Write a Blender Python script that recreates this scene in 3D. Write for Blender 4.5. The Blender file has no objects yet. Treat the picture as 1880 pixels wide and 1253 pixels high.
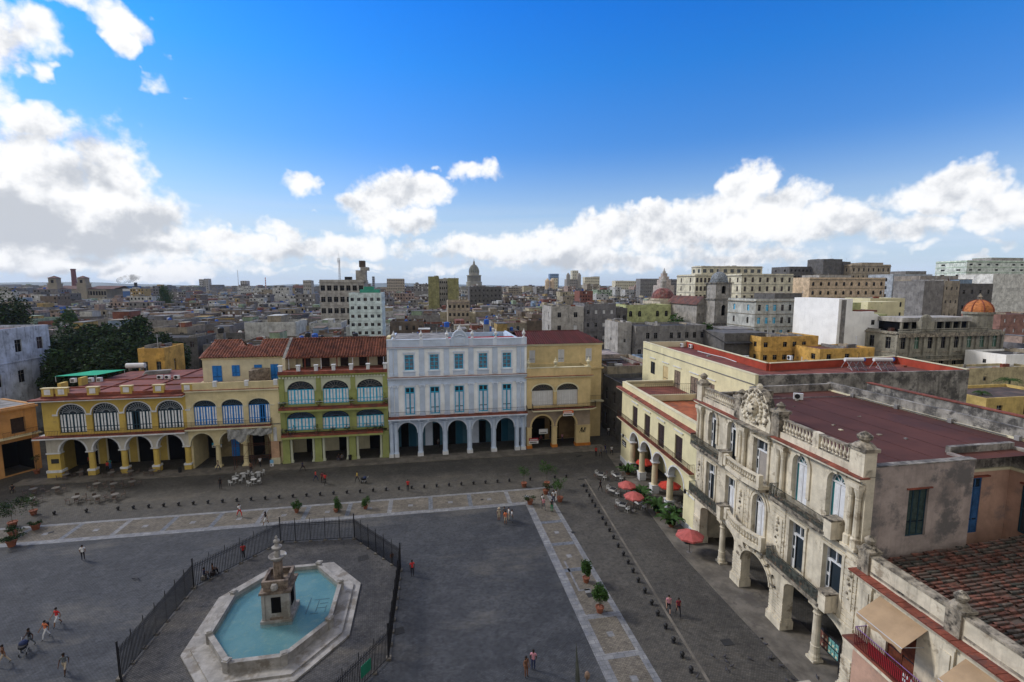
import bpy, bmesh, math, random
from mathutils import Vector, Matrix, noise as mnoise
R = math.radians
scene = bpy.context.scene
COL = scene.collection
# ---------------------------------------------------------------- camera
F_PX, PW, PH, CAM_H = 880.0, 1880, 1253, 29.0
PITCH = math.atan(102 / F_PX)
YAW = math.atan(158 / F_PX * math.cos(PITCH))
cd = bpy.data.cameras.new('camera'); cam = bpy.data.objects.new('camera', cd); COL.objects.link(cam)
cam.location = (0, 0, CAM_H); cam.rotation_euler = (math.pi / 2 - PITCH, 0, -YAW)
cd.sensor_width = 36; cd.lens = F_PX / PW * 36; cd.clip_start = 0.1; cd.clip_end = 60000
scene.camera = cam
FW = Vector((math.sin(YAW) * math.cos(PITCH), math.cos(YAW) * math.cos(PITCH), -math.sin(PITCH)))
RT = Vector((math.cos(YAW), -math.sin(YAW), 0)); UP = RT.cross(FW); CC = Vector((0, 0, CAM_H))
def ray(px, py): return FW * F_PX + RT * (px - PW / 2) - UP * (py - PH / 2)
def gnd(px, py, z=0.0):            # surveyed point of the ground seen at a photo position
    d = ray(px, py); return CC + d * ((z - CAM_H) / d.z)
def at(px, py, Y):                 # surveyed point in the plane at depth Y
    d = ray(px, py); return CC + d * (Y / d.y)
# ---------------------------------------------------------------- render settings, light
scene.view_settings.view_transform = 'Standard'; scene.view_settings.look = 'None'
scene.view_settings.exposure = 0.18; scene.view_settings.gamma = 1.0
SUN_AZ, SUN_EL = R(-62), R(38)     # azimuth from +Y towards +X
sl = bpy.data.lights.new('sun', 'SUN'); sl.energy = 2.3; sl.angle = R(12); sl.color = (1.0, 0.94, 0.86)
so = bpy.data.objects.new('sun', sl); COL.objects.link(so)
sd = Vector((math.sin(SUN_AZ) * math.cos(SUN_EL), math.cos(SUN_AZ) * math.cos(SUN_EL), math.sin(SUN_EL)))
so.rotation_euler = sd.to_track_quat('Z', 'Y').to_euler()
# ---------------------------------------------------------------- sky with clouds
world = bpy.data.worlds.new('World'); scene.world = world; world.use_nodes = True
WN = world.node_tree; WN.nodes.clear()
def mk_tools(nt):
    def nd(t, **k):
        n = nt.nodes.new(t)
        for a, b in k.items(): setattr(n, a, b)
        return n
    def put(s, v):
        if isinstance(v, bpy.types.NodeSocket): nt.links.new(v, s)
        else: s.default_value = v
    def mth(op, a, b=0.0, c=0.0, clamp=False):
        n = nd('ShaderNodeMath', operation=op); n.use_clamp = clamp
        put(n.inputs[0], a); put(n.inputs[1], b); put(n.inputs[2], c); return n.outputs[0]
    def vm(op, a, b=(0, 0, 0), out=0):
        n = nd('ShaderNodeVectorMath', operation=op); put(n.inputs[0], a); put(n.inputs[1], b); return n.outputs[out]
    def sm(x, lo, hi, t0=0.0, t1=1.0):
        n = nd('ShaderNodeMapRange'); n.interpolation_type = 'SMOOTHSTEP'
        put(n.inputs[0], x); n.inputs[1].default_value = lo; n.inputs[2].default_value = hi
        n.inputs[3].default_value = t0; n.inputs[4].default_value = t1; return n.outputs[0]
    def mix(f, a, b, mode='MIX'):
        n = nd('ShaderNodeMix', data_type='RGBA', blend_type=mode); put(n.inputs[0], f)
        put(n.inputs[6], a if isinstance(a, bpy.types.NodeSocket) else tuple(a) + (1,) * (4 - len(a)))
        put(n.inputs[7], b if isinstance(b, bpy.types.NodeSocket) else tuple(b) + (1,) * (4 - len(b)))
        return n.outputs[2]
    def noi(vec, scale, detail=4, rough=0.5, dist=0.0, out='Fac'):
        n = nd('ShaderNodeTexNoise'); put(n.inputs['Vector'], vec); n.inputs['Scale'].default_value = scale
        n.inputs['Detail'].default_value = detail; n.inputs['Roughness'].default_value = rough
        n.inputs['Distortion'].default_value = dist; return n.outputs[out]
    return nd, put, mth, vm, sm, mix, noi
def azel(px, py):
    d = ray(px, py).normalized(); return math.degrees(math.atan2(d.x, d.y)), math.degrees(math.asin(d.z))
# cloud puffs as (photo x, y, half width, half height, weight)
PUFFS = [(70,330,190,110,1),(200,300,90,95,1),(150,420,230,60,1),(60,220,90,45,.9),(250,390,95,70,1),(-120,330,220,160,1),(20,450,330,45,1),
 (30,60,70,55,.8),(200,40,75,38,.8),(210,75,40,30,.7),(75,120,30,20,.6),(-60,90,120,110,.8),(120,10,90,25,.7),
 (275,148,36,24,.28),(316,98,20,16,.2),(345,175,14,8,.1),(255,130,16,10,.2),
 (548,345,46,30,.75),(735,360,72,50,1),(770,355,85,42,1),(700,395,62,36,.9),(745,410,70,30,.9),(802,302,18,9,.4),(870,314,44,22,.6),(840,320,20,10,.4),(585,402,20,6,.3),
 (515,430,50,26,.8),(360,450,110,30,.8),(440,462,110,30,.8),(560,460,90,26,.8),(640,450,70,26,.8),(745,455,40,16,.7),(600,484,150,12,.5),
 (870,458,90,26,.9),(960,455,90,36,.95),(1040,445,80,36,1),(1120,425,80,46,1),(1200,420,90,52,1),(1190,390,50,30,1),(1290,400,100,52,1),(1380,385,110,62,1),(1370,330,55,45,1),(1330,420,160,46,1),(1450,370,70,48,1),(1500,410,110,46,1),(1570,410,90,38,1),(1650,420,90,28,.8),
 (1690,360,95,44,.95),(1745,330,75,40,1),(1800,355,80,38,1),(1860,380,90,44,1),(1800,410,90,30,.8),(2000,400,160,70,1),(1660,458,34,14,.45),(1830,450,50,16,.45),
 (1100,475,320,20,.7),(1350,470,260,24,.7),(1800,480,120,10,.3),(900,492,300,12,.35),(180,490,330,24,.85),(560,500,260,10,.35)]
GREYS = [(70,395,150,30,1),(170,330,60,26,.8),(250,410,90,36,.9),(60,430,260,26,.9),(200,455,260,16,.8),(100,495,260,10,.6),(400,475,160,12,.45),(735,420,80,16,.6),(560,480,120,14,.5),
 (850,480,200,12,.5),(1050,490,200,16,.7),(1300,455,180,14,.35),(1250,485,250,14,.7),(1420,445,90,12,.3),(1560,440,110,12,.3),(1780,385,120,14,.35),(1760,430,120,10,.4),(1600,490,260,12,.4),(60,110,60,25,.3),(960,480,100,10,.4)]
def cloud_group():
    g = bpy.data.node_groups.new('cloud_field', 'ShaderNodeTree')
    g.interface.new_socket('P', in_out='INPUT', socket_type='NodeSocketVector')
    g.interface.new_socket('D', in_out='INPUT', socket_type='NodeSocketVector')
    g.interface.new_socket('Density', in_out='OUTPUT', socket_type='NodeSocketFloat')
    nd, put, mth, vm, sm, mix, noi = mk_tools(g)
    gi = nd('NodeGroupInput'); go = nd('NodeGroupOutput')
    # billow the outline by warping the lookup position
    w1 = noi(gi.outputs['D'], 9.0, 3, .55, out='Color'); w2 = noi(gi.outputs['D'], 42.0, 2, .6, out='Color')
    p = vm('ADD', gi.outputs['P'], vm('MULTIPLY', vm('SUBTRACT', w1, (.5, .5, .5)), (6.5, 4.5, 0)))
    p = vm('ADD', p, vm('MULTIPLY', vm('SUBTRACT', w2, (.5, .5, .5)), (2.2, 1.8, 0)))
    acc = None
    for (x, y, rx, ry, w) in PUFFS:
        a, e = azel(x, y); a2, _ = azel(x + rx, y); _, e2 = azel(x, y - ry)
        q = vm('MULTIPLY', vm('SUBTRACT', p, (a, e, 0)), (1 / abs(a2 - a), 1 / abs(e2 - e), 0))
        l = vm('DOT_PRODUCT', q, q, out=1)
        v = mth('MULTIPLY_ADD', l, -1.0 * max(w, .6), w)
        if acc is None: acc = v
        else:
            n = nd('ShaderNodeMath', operation='SMOOTH_MAX'); put(n.inputs[0], acc); put(n.inputs[1], v); n.inputs[2].default_value = .12; acc = n.outputs[0]
    fbm = noi(gi.outputs['D'], 16.0, 7, .6)
    acc = mth('MINIMUM', acc, 1.0)
    acc = mth('MULTIPLY_ADD', mth('SUBTRACT', fbm, .47), 2.2, acc)
    put(go.inputs[0], acc)
    return g
def build_sky():
    nd, put, mth, vm, sm, mix, noi = mk_tools(WN)
    tc = nd('ShaderNodeTexCoord'); d = vm('NORMALIZE', tc.outputs['Generated'])
    sp = nd('ShaderNodeSeparateXYZ'); put(sp.inputs[0], d)
    az = mth('MULTIPLY', mth('ARCTAN2', sp.outputs[0], sp.outputs[1]), 57.29578)
    el = mth('MULTIPLY', mth('ARCSINE', sp.outputs[2]), 57.29578)
    cb = nd('ShaderNodeCombineXYZ'); put(cb.inputs[0], az); put(cb.inputs[1], el)
    P = cb.outputs[0]
    cg = cloud_group()
    def field(Pv, Dv):
        n = nd('ShaderNodeGroup'); n.node_tree = cg; put(n.inputs[0], Pv); put(n.inputs[1], Dv); return n.outputs[0]
    D0 = field(P, d)
    # billows shaded by how the cloud thickens towards the sun, up and to the left
    def relief(scale, off, det, rg=.6):
        return mth('SUBTRACT', noi(d, scale, det, rg), noi(vm('ADD', d, off), scale, det, rg))
    rel = mth('ADD', mth('MULTIPLY', relief(16.0, (-.010, -.002, .018), 6), 2.3), mth('MULTIPLY', relief(7.0, (-.02, -.004, .04), 3, .5), 2.0))
    grey = None
    gp = vm('ADD', P, vm('MULTIPLY', vm('SUBTRACT', noi(d, 8.0, 3, .6, out='Color'), (.5, .5, .5)), (9, 5, 0)))
    for (x, y, rx, ry, w) in GREYS:
        a, e = azel(x, y); a2, _ = azel(x + rx, y); _, e2 = azel(x, y - ry)
        q = vm('MULTIPLY', vm('SUBTRACT', gp, (a, e, 0)), (1 / abs(a2 - a) / 1.3, 1 / abs(e2 - e) / 1.5, 0))
        v = mth('MULTIPLY', mth('SUBTRACT', 1.0, vm('LENGTH', q, out=1), clamp=True), w)
        grey = v if grey is None else mth('MAXIMUM', grey, v)
    alpha = sm(D0, -.04, .72)
    alpha = mth('MULTIPLY', alpha, sm(el, -1.0, .5))
    edge = sm(D0, 1.3, .2)                              # thin rims stay bright
    lit = mth('ADD', mth('ADD', .70, mth('MULTIPLY', rel, 1.1)), mth('MULTIPLY', edge, .22))
    lit = mth('SUBTRACT', lit, mth('MULTIPLY', grey, 1.15), clamp=True)
    lit = sm(lit, 0.0, .95)
    ccol = mix(lit, (5.2, 5.5, 6.0), (9.2, 9.25, 9.35))
    # soft grey streaks of a low bank at the horizon
    sky = nd('ShaderNodeTexSky', sky_type='NISHITA'); sky.sun_disc = False
    sky.sun_elevation = SUN_EL; sky.sun_rotation = SUN_AZ; sky.altitude = 100; sky.air_density = 1.0; sky.dust_density = .6; sky.ozone_density = 3.0
    grad = nd('ShaderNodeValToRGB'); put(grad.inputs[0], mth('DIVIDE', el, 60.0, clamp=True))
    cr = grad.color_ramp
    cr.elements[0].position = 0; cr.elements[0].color = (1.0, 1.0, 1.0, 1)
    cr.elements[1].position = 1; cr.elements[1].color = (.0, .82, 2.4, 1)
    for pos, c in [(.12, (.85, 1.1, 1.35)), (.25, (.52, 1.08, 1.7)), (.38, (.22, 1.08, 2.0)), (.6, (.0, .9, 2.35))]:
        e_ = cr.elements.new(pos); e_.color = c + (1,)
    skc = mix(1.0, sky.outputs[0], grad.outputs[0], 'MULTIPLY'); skc = mix(1.0, skc, (.88, .88, .88), 'MULTIPLY')
    # rows of thin haze cloud down low
    st = noi(vm('MULTIPLY', P, (.02, .55, 0)), 1.0, 6, .6)
    low = mth('MULTIPLY', sm(el, 11, 1.0), sm(st, .36, .6))
    skc = mix(mth('MULTIPLY', low, .8), skc, (6.0, 6.6, 7.5))
    skc = mix(sm(el, 16, 0.0, 0.0, .8), skc, (5.4, 6.7, 8.4))
    col = mix(alpha, skc, ccol)
    # cloud shading the square, added unseen overhead and behind, brightened to lift the scene
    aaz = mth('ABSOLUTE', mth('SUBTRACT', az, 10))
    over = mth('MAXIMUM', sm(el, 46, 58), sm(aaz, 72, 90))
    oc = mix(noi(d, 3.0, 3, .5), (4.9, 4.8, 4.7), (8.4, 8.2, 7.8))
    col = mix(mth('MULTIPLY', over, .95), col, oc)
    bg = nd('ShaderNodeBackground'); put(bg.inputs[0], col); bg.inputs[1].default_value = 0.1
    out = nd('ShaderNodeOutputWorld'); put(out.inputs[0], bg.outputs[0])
    world.cycles.sampling_method = 'MANUAL'; world.cycles.sample_map_resolution = 512
build_sky()
# ---------------------------------------------------------------- materials
MATS = {}
def mat(name, col, rough=.85, var=.18, scale=.6, stain=None, streak=0.0, bump=0.0, spec=.3, grime=None, pattern=None):
    """painted / rendered surface: base colour, blotches, rain streaks, own-shape stains"""
    if name in MATS: return MATS[name]
    m = bpy.data.materials.new(name); m.use_nodes = True; nt = m.node_tree
    nd, put, mth, vm, sm, mix, noi = mk_tools(nt)
    b = nt.nodes['Principled BSDF']; b.inputs['Roughness'].default_value = rough
    b.inputs['Specular IOR Level'].default_value = spec
    geo = nd('ShaderNodeNewGeometry'); pos = geo.outputs['Position']
    c = tuple(col) + (1,)
    cur = None
    if var > 0:
        n = noi(pos, scale, 5, .65)
        lo = tuple(max(0, v * (1 - var * 1.6)) for v in col); hi = tuple(min(1, v * (1 + var)) for v in col)
        cur = mix(sm(n, .3, .7), lo, hi)
        n2 = noi(pos, scale * 9, 3, .6)
        cur = mix(mth('MULTIPLY', sm(n2, .5, .8), var), cur, tuple(v * .6 for v in col))
    if stain:
        sc, amt, ss = stain
        n3 = noi(vm('ADD', pos, (31, 7, 13)), ss, 6, .7)
        cur = mix(sm(n3, .62 - amt * .3, .72 - amt * .2), cur or c, sc)
    if streak:
        n4 = noi(vm('MULTIPLY', pos, (1.6, 1.6, .14)), 1.3, 5, .65)
        cur = mix(mth('MULTIPLY', sm(n4, .48, .75), streak), cur or c, grime or (.05, .045, .04))
    if pattern: cur = pattern(nd, put, mth, vm, sm, mix, noi, pos, cur or c, b)
    if cur is None: b.inputs['Base Color'].default_value = c
    else: put(b.inputs['Base Color'], cur)
    if bump:
        bm_ = nd('ShaderNodeBump'); bm_.inputs['Strength'].default_value = bump; bm_.inputs['Distance'].default_value = .05
        put(bm_.inputs['Height'], noi(pos, 7, 4, .6)); put(b.inputs['Normal'], bm_.outputs[0])
    MATS[name] = m; return m
def bricks(c1, c2, mortar, w, h, mortar_size=.02, rot=0.0, amt=1.0, offset=.5):
    def f(nd, put, mth, vm, sm, mix, noi, pos, cur, b):
        mp = nd('ShaderNodeMapping'); put(mp.inputs[0], pos); mp.inputs['Rotation'].default_value = (0, 0, rot)
        t = nd('ShaderNodeTexBrick'); put(t.inputs['Vector'], mp.outputs[0]); t.offset = offset
        t.inputs['Color1'].default_value = c1 + (1,); t.inputs['Color2'].default_value = c2 + (1,); t.inputs['Mortar'].default_value = mortar + (1,)
        t.inputs['Scale'].default_value = 1; t.inputs['Mortar Size'].default_value = mortar_size
        t.inputs['Brick Width'].default_value = w; t.inputs['Row Height'].default_value = h
        return mix(amt, cur, t.outputs[0], 'MULTIPLY')
    return f
def tilerows(period, axis='x', dark=.45):
    """rows of half-round roof tiles: a ridge every period along one axis"""
    def f(nd, put, mth, vm, sm, mix, noi, pos, cur, b):
        s = nd('ShaderNodeSeparateXYZ'); put(s.inputs[0], pos)
        v = mth('SINE', mth('MULTIPLY', s.outputs['XYZ'.index(axis.upper())], 6.2832 / period))
        n = noi(vm('MULTIPLY', pos, (3, 3, 6)), 1.2, 4, .7)
        cur = mix(mth('MULTIPLY', sm(n, .35, .7), .55), cur, (.10, .035, .02))
        bmp = nd('ShaderNodeBump'); bmp.inputs['Strength'].default_value = 1; bmp.inputs['Distance'].default_value = .12
        put(bmp.inputs['Height'], v); put(b.inputs['Normal'], bmp.outputs[0])
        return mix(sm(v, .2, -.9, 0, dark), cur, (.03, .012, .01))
    return f
def glassm(name, col=(.02, .03, .04), rough=.15):
    return mat(name, col, rough=rough, var=0, spec=.6)
def cobble(c_lo, c_hi, w, h, rot=0.0, extra=None, extra_amt=.0):
    def f(nd, put, mth, vm, sm, mix, noi, pos, cur, b):
        big = noi(pos, .07, 6, .62); mid = noi(pos, .5, 5, .6); fine = noi(pos, 2.2, 3, .6)
        cur = mix(sm(big, .35, .68), c_lo, c_hi)
        cur = mix(mth('MULTIPLY', sm(mid, .42, .72), .5), cur, tuple(v * 1.5 for v in c_hi))
        cur = mix(mth('MULTIPLY', sm(fine, .45, .7), .6), cur, tuple(v * .6 for v in c_lo))
        if extra:
            n = noi(vm('MULTIPLY', vm('ADD', pos, (3, 50, 0)), (.5, 1.3, 1)), .11, 7, .7)
            cur = mix(mth('MULTIPLY', sm(n, .53, .68), extra_amt), cur, extra)
        mp = nd('ShaderNodeMapping'); put(mp.inputs[0], pos); mp.inputs['Rotation'].default_value = (0, 0, rot)
        t = nd('ShaderNodeTexBrick'); put(t.inputs['Vector'], mp.outputs[0])
        t.inputs['Color1'].default_value = (1.25, 1.25, 1.25, 1); t.inputs['Color2'].default_value = (.72, .72, .75, 1); t.inputs['Mortar'].default_value = (.38, .37, .36, 1)
        t.inputs['Scale'].default_value = 1; t.inputs['Mortar Size'].default_value = .018; t.inputs['Brick Width'].default_value = w; t.inputs['Row Height'].default_value = h
        n2 = noi(vm('MULTIPLY', pos, (6, 12, 1)), 1.0, 2, .6)
        bmp = nd('ShaderNodeBump'); bmp.inputs['Strength'].default_value = .5; bmp.inputs['Distance'].default_value = .02
        put(bmp.inputs['Height'], mth('SUBTRACT', n2, mth('MULTIPLY', t.outputs['Fac'], .8))); put(b.inputs['Normal'], bmp.outputs[0])
        return mix(.75, cur, t.outputs[0], 'MULTIPLY')
    return f
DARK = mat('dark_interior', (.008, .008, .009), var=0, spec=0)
WHITE = mat('white_paint', (.62, .63, .64), var=.1, scale=1.5, streak=.2)
SHUT = mat('white_louvre', (.72, .74, .76), var=.08, scale=2, pattern=None)
IRON = mat('black_iron', (.012, .012, .014), rough=.5, var=0)
RUST = mat('rusty_iron', (.09, .03, .018), rough=.8, var=.3, scale=3)
TERRA = mat('terracotta_ledge', (.23, .065, .04), var=.3, scale=.8, stain=((.12, .05, .04), .4, .8))
REDROOF = mat('red_roof_coating', (.175, .056, .040), var=.25, scale=.35, stain=((.10, .03, .028), .45, .3))
MAROON = mat('maroon_roof_coating', (.080, .028, .020), var=.22, scale=.16, stain=((.06, .025, .022), .45, .12))
TILEX = mat('clay_tile_roof', (.27, .095, .055), var=.45, scale=1.1, pattern=tilerows(.45, 'x', .25))
TILEM = mat('maroon_tile_roof', (.125, .022, .022), var=.2, scale=.7, pattern=tilerows(.36, 'x'))
YEL = mat('yellow_ochre_wall', (.52, .37, .09), var=.12, scale=.4, streak=.15, stain=((.38, .27, .09), .2, .6))
CRM = mat('cream_wall', (.62, .53, .31), var=.12, scale=.4, streak=.12)
CRMW = mat('pale_cream_wall', (.60, .55, .38), var=.10, scale=.4, streak=.15)
GRN = mat('olive_green_wall', (.29, .32, .11), var=.1, scale=.5, streak=.1)
GRNL = mat('off_white_panel', (.52, .54, .42), var=.08, scale=.5, streak=.1)
BLU = mat('pale_blue_wall', (.49, .58, .72), var=.10, scale=.4, streak=.1, grime=(.2, .24, .34))
BLUW = mat('blue_white_trim', (.58, .65, .76), var=.08, scale=.5, streak=.15, grime=(.2, .24, .3))
BLUP = mat('white_boards', (.80, .83, .85), var=.08, scale=.5, streak=.1, grime=(.3, .33, .4))
OCH = mat('ochre_wall', (.58, .45, .235), var=.12, scale=.4, streak=.12)
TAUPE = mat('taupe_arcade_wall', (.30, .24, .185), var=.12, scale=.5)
ORG = mat('orange_plinth', (.48, .17, .03), var=.15, scale=.8)
PYL = mat('pale_yellow_wall', (.64, .58, .36), var=.08, scale=.3, streak=.08, stain=((.40, .40, .18), .12, .9))
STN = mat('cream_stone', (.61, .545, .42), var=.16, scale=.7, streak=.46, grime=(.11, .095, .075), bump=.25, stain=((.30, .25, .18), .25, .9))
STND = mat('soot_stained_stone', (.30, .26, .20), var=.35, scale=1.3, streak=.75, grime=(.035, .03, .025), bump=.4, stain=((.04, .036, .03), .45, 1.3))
STNG = mat('pinkish_grey_render', (.34, .28, .25), var=.2, scale=.5, stain=((.13, .12, .115), .42, .35), bump=.3, streak=.35, grime=(.12, .11, .1))
PINK = mat('salmon_render', (.48, .30, .22), var=.15, scale=.4, stain=((.28, .2, .17), .25, .4), streak=.15)
LICH = mat('lichen_grey_wall', (.26, .24, .21), var=.4, scale=.7, streak=.8, grime=(.05, .045, .04), stain=((.07, .065, .06), .5, .8), bump=.3)
BBLUE = mat('bright_blue_wood', (.02, .17, .50), var=.12, scale=2)
TBLUE = mat('turquoise_wood', (.03, .38, .62), var=.12, scale=2)
NAVY = mat('dark_teal_wood', (.012, .04, .06), var=.1, scale=2)
DKWOOD = mat('dark_brown_wood', (.035, .022, .022), var=.2, scale=3)
GLS = glassm('dark_window_glass'); TEAL = mat('teal_glass', (.02, .14, .16), rough=.2, var=.1, spec=.5)
TANGL = mat('tan_canvas', (.36, .25, .15), var=.08, scale=1)
STEEL = mat('brushed_steel', (.45, .46, .48), rough=.35, var=.05)
PLW = mat('white_plastic', (.62, .62, .62), rough=.5, var=.05)
GREYP = mat('grey_concrete', (.22, .21, .20), var=.3, scale=.6, stain=((.09, .085, .08), .35, .5))
DULLB = mat('dull_blue_wood', (.03, .10, .24), var=.2, scale=2)
BLKP = mat('black_plastic', (.015, .015, .017), rough=.45, var=0)
BLUEP = mat('blue_plastic_tank', (.02, .09, .38), rough=.5, var=.1)
# ---------------------------------------------------------------- mesh builder
class MB:
    def __init__(s): s.v = []; s.f = []; s.m = []; s.mats = []
    def mi(s, m):
        if m not in s.mats: s.mats.append(m)
        return s.mats.index(m)
    def face(s, pts, m):
        i = len(s.v); s.v += [tuple(p) for p in pts]; s.f.append(tuple(range(i, i + len(pts)))); s.m.append(s.mi(m))
    def box(s, x0, x1, y0, y1, z0, z1, m, top=None, skip=''):
        if x0 > x1: x0, x1 = x1, x0
        if y0 > y1: y0, y1 = y1, y0
        if z0 > z1: z0, z1 = z1, z0
        i = len(s.v); k = s.mi(m); kt = s.mi(top) if top else k
        s.v += [(x0, y0, z0), (x1, y0, z0), (x1, y1, z0), (x0, y1, z0), (x0, y0, z1), (x1, y0, z1), (x1, y1, z1), (x0, y1, z1)]
        for n, q, kk in (('b', (3, 2, 1, 0), k), ('t', (4, 5, 6, 7), kt), ('f', (0, 1, 5, 4), k), ('r', (1, 2, 6, 5), k), ('k', (2, 3, 7, 6), k), ('l', (3, 0, 4, 7), k)):
            if n not in skip: s.f.append(tuple(i + a for a in q)); s.m.append(kk)
    def lathe(s, cx, cy, prof, m, n=12, ang=0.0, sx=1, sy=1, cap=True):
        i = len(s.v); k = s.mi(m)
        for (r, z) in prof:
            for a in range(n):
                t = ang + 2 * math.pi * a / n; s.v.append((cx + r * sx * math.cos(t), cy + r * sy * math.sin(t), z))
        for j in range(len(prof) - 1):
            for a in range(n):
                b = (a + 1) % n; s.f.append((i + j * n + a, i + j * n + b, i + (j + 1) * n + b, i + (j + 1) * n + a)); s.m.append(k)
        if cap:
            s.f.append(tuple(i + (len(prof) - 1) * n + a for a in range(n))); s.m.append(k)
            s.f.append(tuple(i + a for a in reversed(range(n)))); s.m.append(k)
    def tube(s, p, q, r, m, n=5, r2=None):
        p = Vector(p); q = Vector(q); d = (q - p)
        if d.length < 1e-6: return
        d.normalize(); a = d.orthogonal().normalized(); b = d.cross(a); i = len(s.v); k = s.mi(m)
        for c, rr in ((p, r), (q, r if r2 is None else r2)):
            for t in range(n):
                w = 2 * math.pi * t / n; s.v.append(tuple(c + (a * math.cos(w) + b * math.sin(w)) * rr))
        for t in range(n):
            u = (t + 1) % n; s.f.append((i + t, i + u, i + n + u, i + n + t)); s.m.append(k)
        if n > 5: s.f.append(tuple(i + t for t in reversed(range(n)))); s.m.append(k); s.f.append(tuple(i + n + t for t in range(n))); s.m.append(k)
    def prism(s, pts, z0, z1, m, top=None):       # pts counter-clockwise in plan
        k = s.mi(m); i = len(s.v); n = len(pts)
        s.v += [(p[0], p[1], z0) for p in pts] + [(p[0], p[1], z1) for p in pts]
        for a in range(n):
            b = (a + 1) % n; s.f.append((i + a, i + b, i + n + b, i + n + a)); s.m.append(k)
        s.f.append(tuple(i + a for a in reversed(range(n)))); s.m.append(k)
        s.f.append(tuple(i + n + a for a in range(n))); s.m.append(s.mi(top) if top else k)
    def ball(s, c, r, m, n=8, sz=1.0):
        prof = [(max(.001, r * math.sin(math.pi * j / n)), c[2] - r * sz * math.cos(math.pi * j / n)) for j in range(n + 1)]
        s.lathe(c[0], c[1], prof, m, n=n + 2, cap=False)
    def build(s, name, parent=None, smooth=False, loc=None, rz=0.0):
        me = bpy.data.meshes.new(name); me.from_pydata(s.v, [], s.f)
        for m in s.mats: me.materials.append(m)
        me.polygons.foreach_set('material_index', s.m)
        if smooth: me.polygons.foreach_set('use_smooth', [True] * len(s.f))
        me.update()
        o = bpy.data.objects.new(name, me); COL.objects.link(o)
        if parent: o.parent = parent
        if loc is not None: o.location = loc
        if rz: o.rotation_euler.z = rz
        return o
def tag(o, label=None, cat=None, group=None, kind=None):
    if label: o['label'] = label
    if cat: o['category'] = cat
    if group: o['group'] = group
    if kind: o['kind'] = kind
    return o
def empty(name, loc=(0, 0, 0), rz=0.0, label=None, cat=None, group=None):
    o = bpy.data.objects.new(name, None); COL.objects.link(o); o.location = loc; o.rotation_euler.z = rz
    o.empty_display_size = .3
    return tag(o, label, cat, group)
def kids(o): return [c for c in o.children]
def dup(o, loc, rz=0.0, label=None, group=None, parent=None, sc=None):
    c = o.copy(); COL.objects.link(c); c.location = loc; c.rotation_euler.z = rz
    if parent: c.parent = parent
    if label: c['label'] = label
    if group: c['group'] = group
    if sc: c.scale = (sc, sc, sc)
    for k in list(o.children):
        q = k.copy(); COL.objects.link(q); q.parent = c
        for g in list(k.children):
            w = g.copy(); COL.objects.link(w); w.parent = q
    return c
def struct(mb, name): return tag(mb.build(name), kind='structure')
# ---------------------------------------------------------------- facade pieces (local x right, y into the house, z up)
def arc_pts(a, b, zt, rise, n=12):
    c = (a + b) / 2; hw = (b - a) / 2
    return [(c - hw * math.cos(math.pi * i / n), zt + rise * math.sin(math.pi * i / n)) for i in range(n + 1)]
def wall(mb, x0, x1, z0, z1, ops, y, t, m, rev=None, back=False):
    """wall slab front at y, thickness t, openings (a, b, sill, springing, rise)"""
    rev = rev or m; x = x0
    for (a, b, zs, zt, rise) in sorted(ops):
        if a > x: mb.face([(x, y, z0), (a, y, z0), (a, y, z1), (x, y, z1)], m)
        if zs > z0: mb.face([(a, y, z0), (b, y, z0), (b, y, zs), (a, y, zs)], m)
        pts = arc_pts(a, b, zt, rise) if rise > 0 else [(a, zt), (b, zt)]
        for (p, q) in zip(pts, pts[1:]):
            mb.face([(p[0], y, p[1]), (q[0], y, q[1]), (q[0], y, z1), (p[0], y, z1)], m)
            mb.face([(p[0], y, p[1]), (p[0], y + t, p[1]), (q[0], y + t, q[1]), (q[0], y, q[1])], rev)
            if back: mb.face([(p[0], y + t, p[1]), (p[0], y + t, z1), (q[0], y + t, z1), (q[0], y + t, q[1])], m)
        mb.face([(a, y, zs), (a, y + t, zs), (a, y + t, zt), (a, y, zt)], rev)
        mb.face([(b, y, zs), (b, y, zt), (b, y + t, zt), (b, y + t, zs)], rev)
        if zs > z0 or not back: mb.face([(a, y, zs), (b, y, zs), (b, y + t, zs), (a, y + t, zs)], rev)
        x = b
    if x < x1: mb.face([(x, y, z0), (x1, y, z0), (x1, y, z1), (x, y, z1)], m)
    if back:
        xs = [x0] + [v for o in sorted(ops) for v in o[:2]] + [x1]
        for i in range(0, len(xs), 2):
            if xs[i + 1] > xs[i]: mb.face([(xs[i + 1], y + t, z0), (xs[i], y + t, z0), (xs[i], y + t, z1), (xs[i + 1], y + t, z1)], m)
    mb.face([(x0, y, z1), (x1, y, z1), (x1, y + t, z1), (x0, y + t, z1)], m)
    mb.face([(x0, y, z0), (x0, y, z1), (x0, y + t, z1), (x0, y + t, z0)], m)
    mb.face([(x1, y, z0), (x1, y + t, z0), (x1, y + t, z1), (x1, y, z1)], m)
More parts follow.
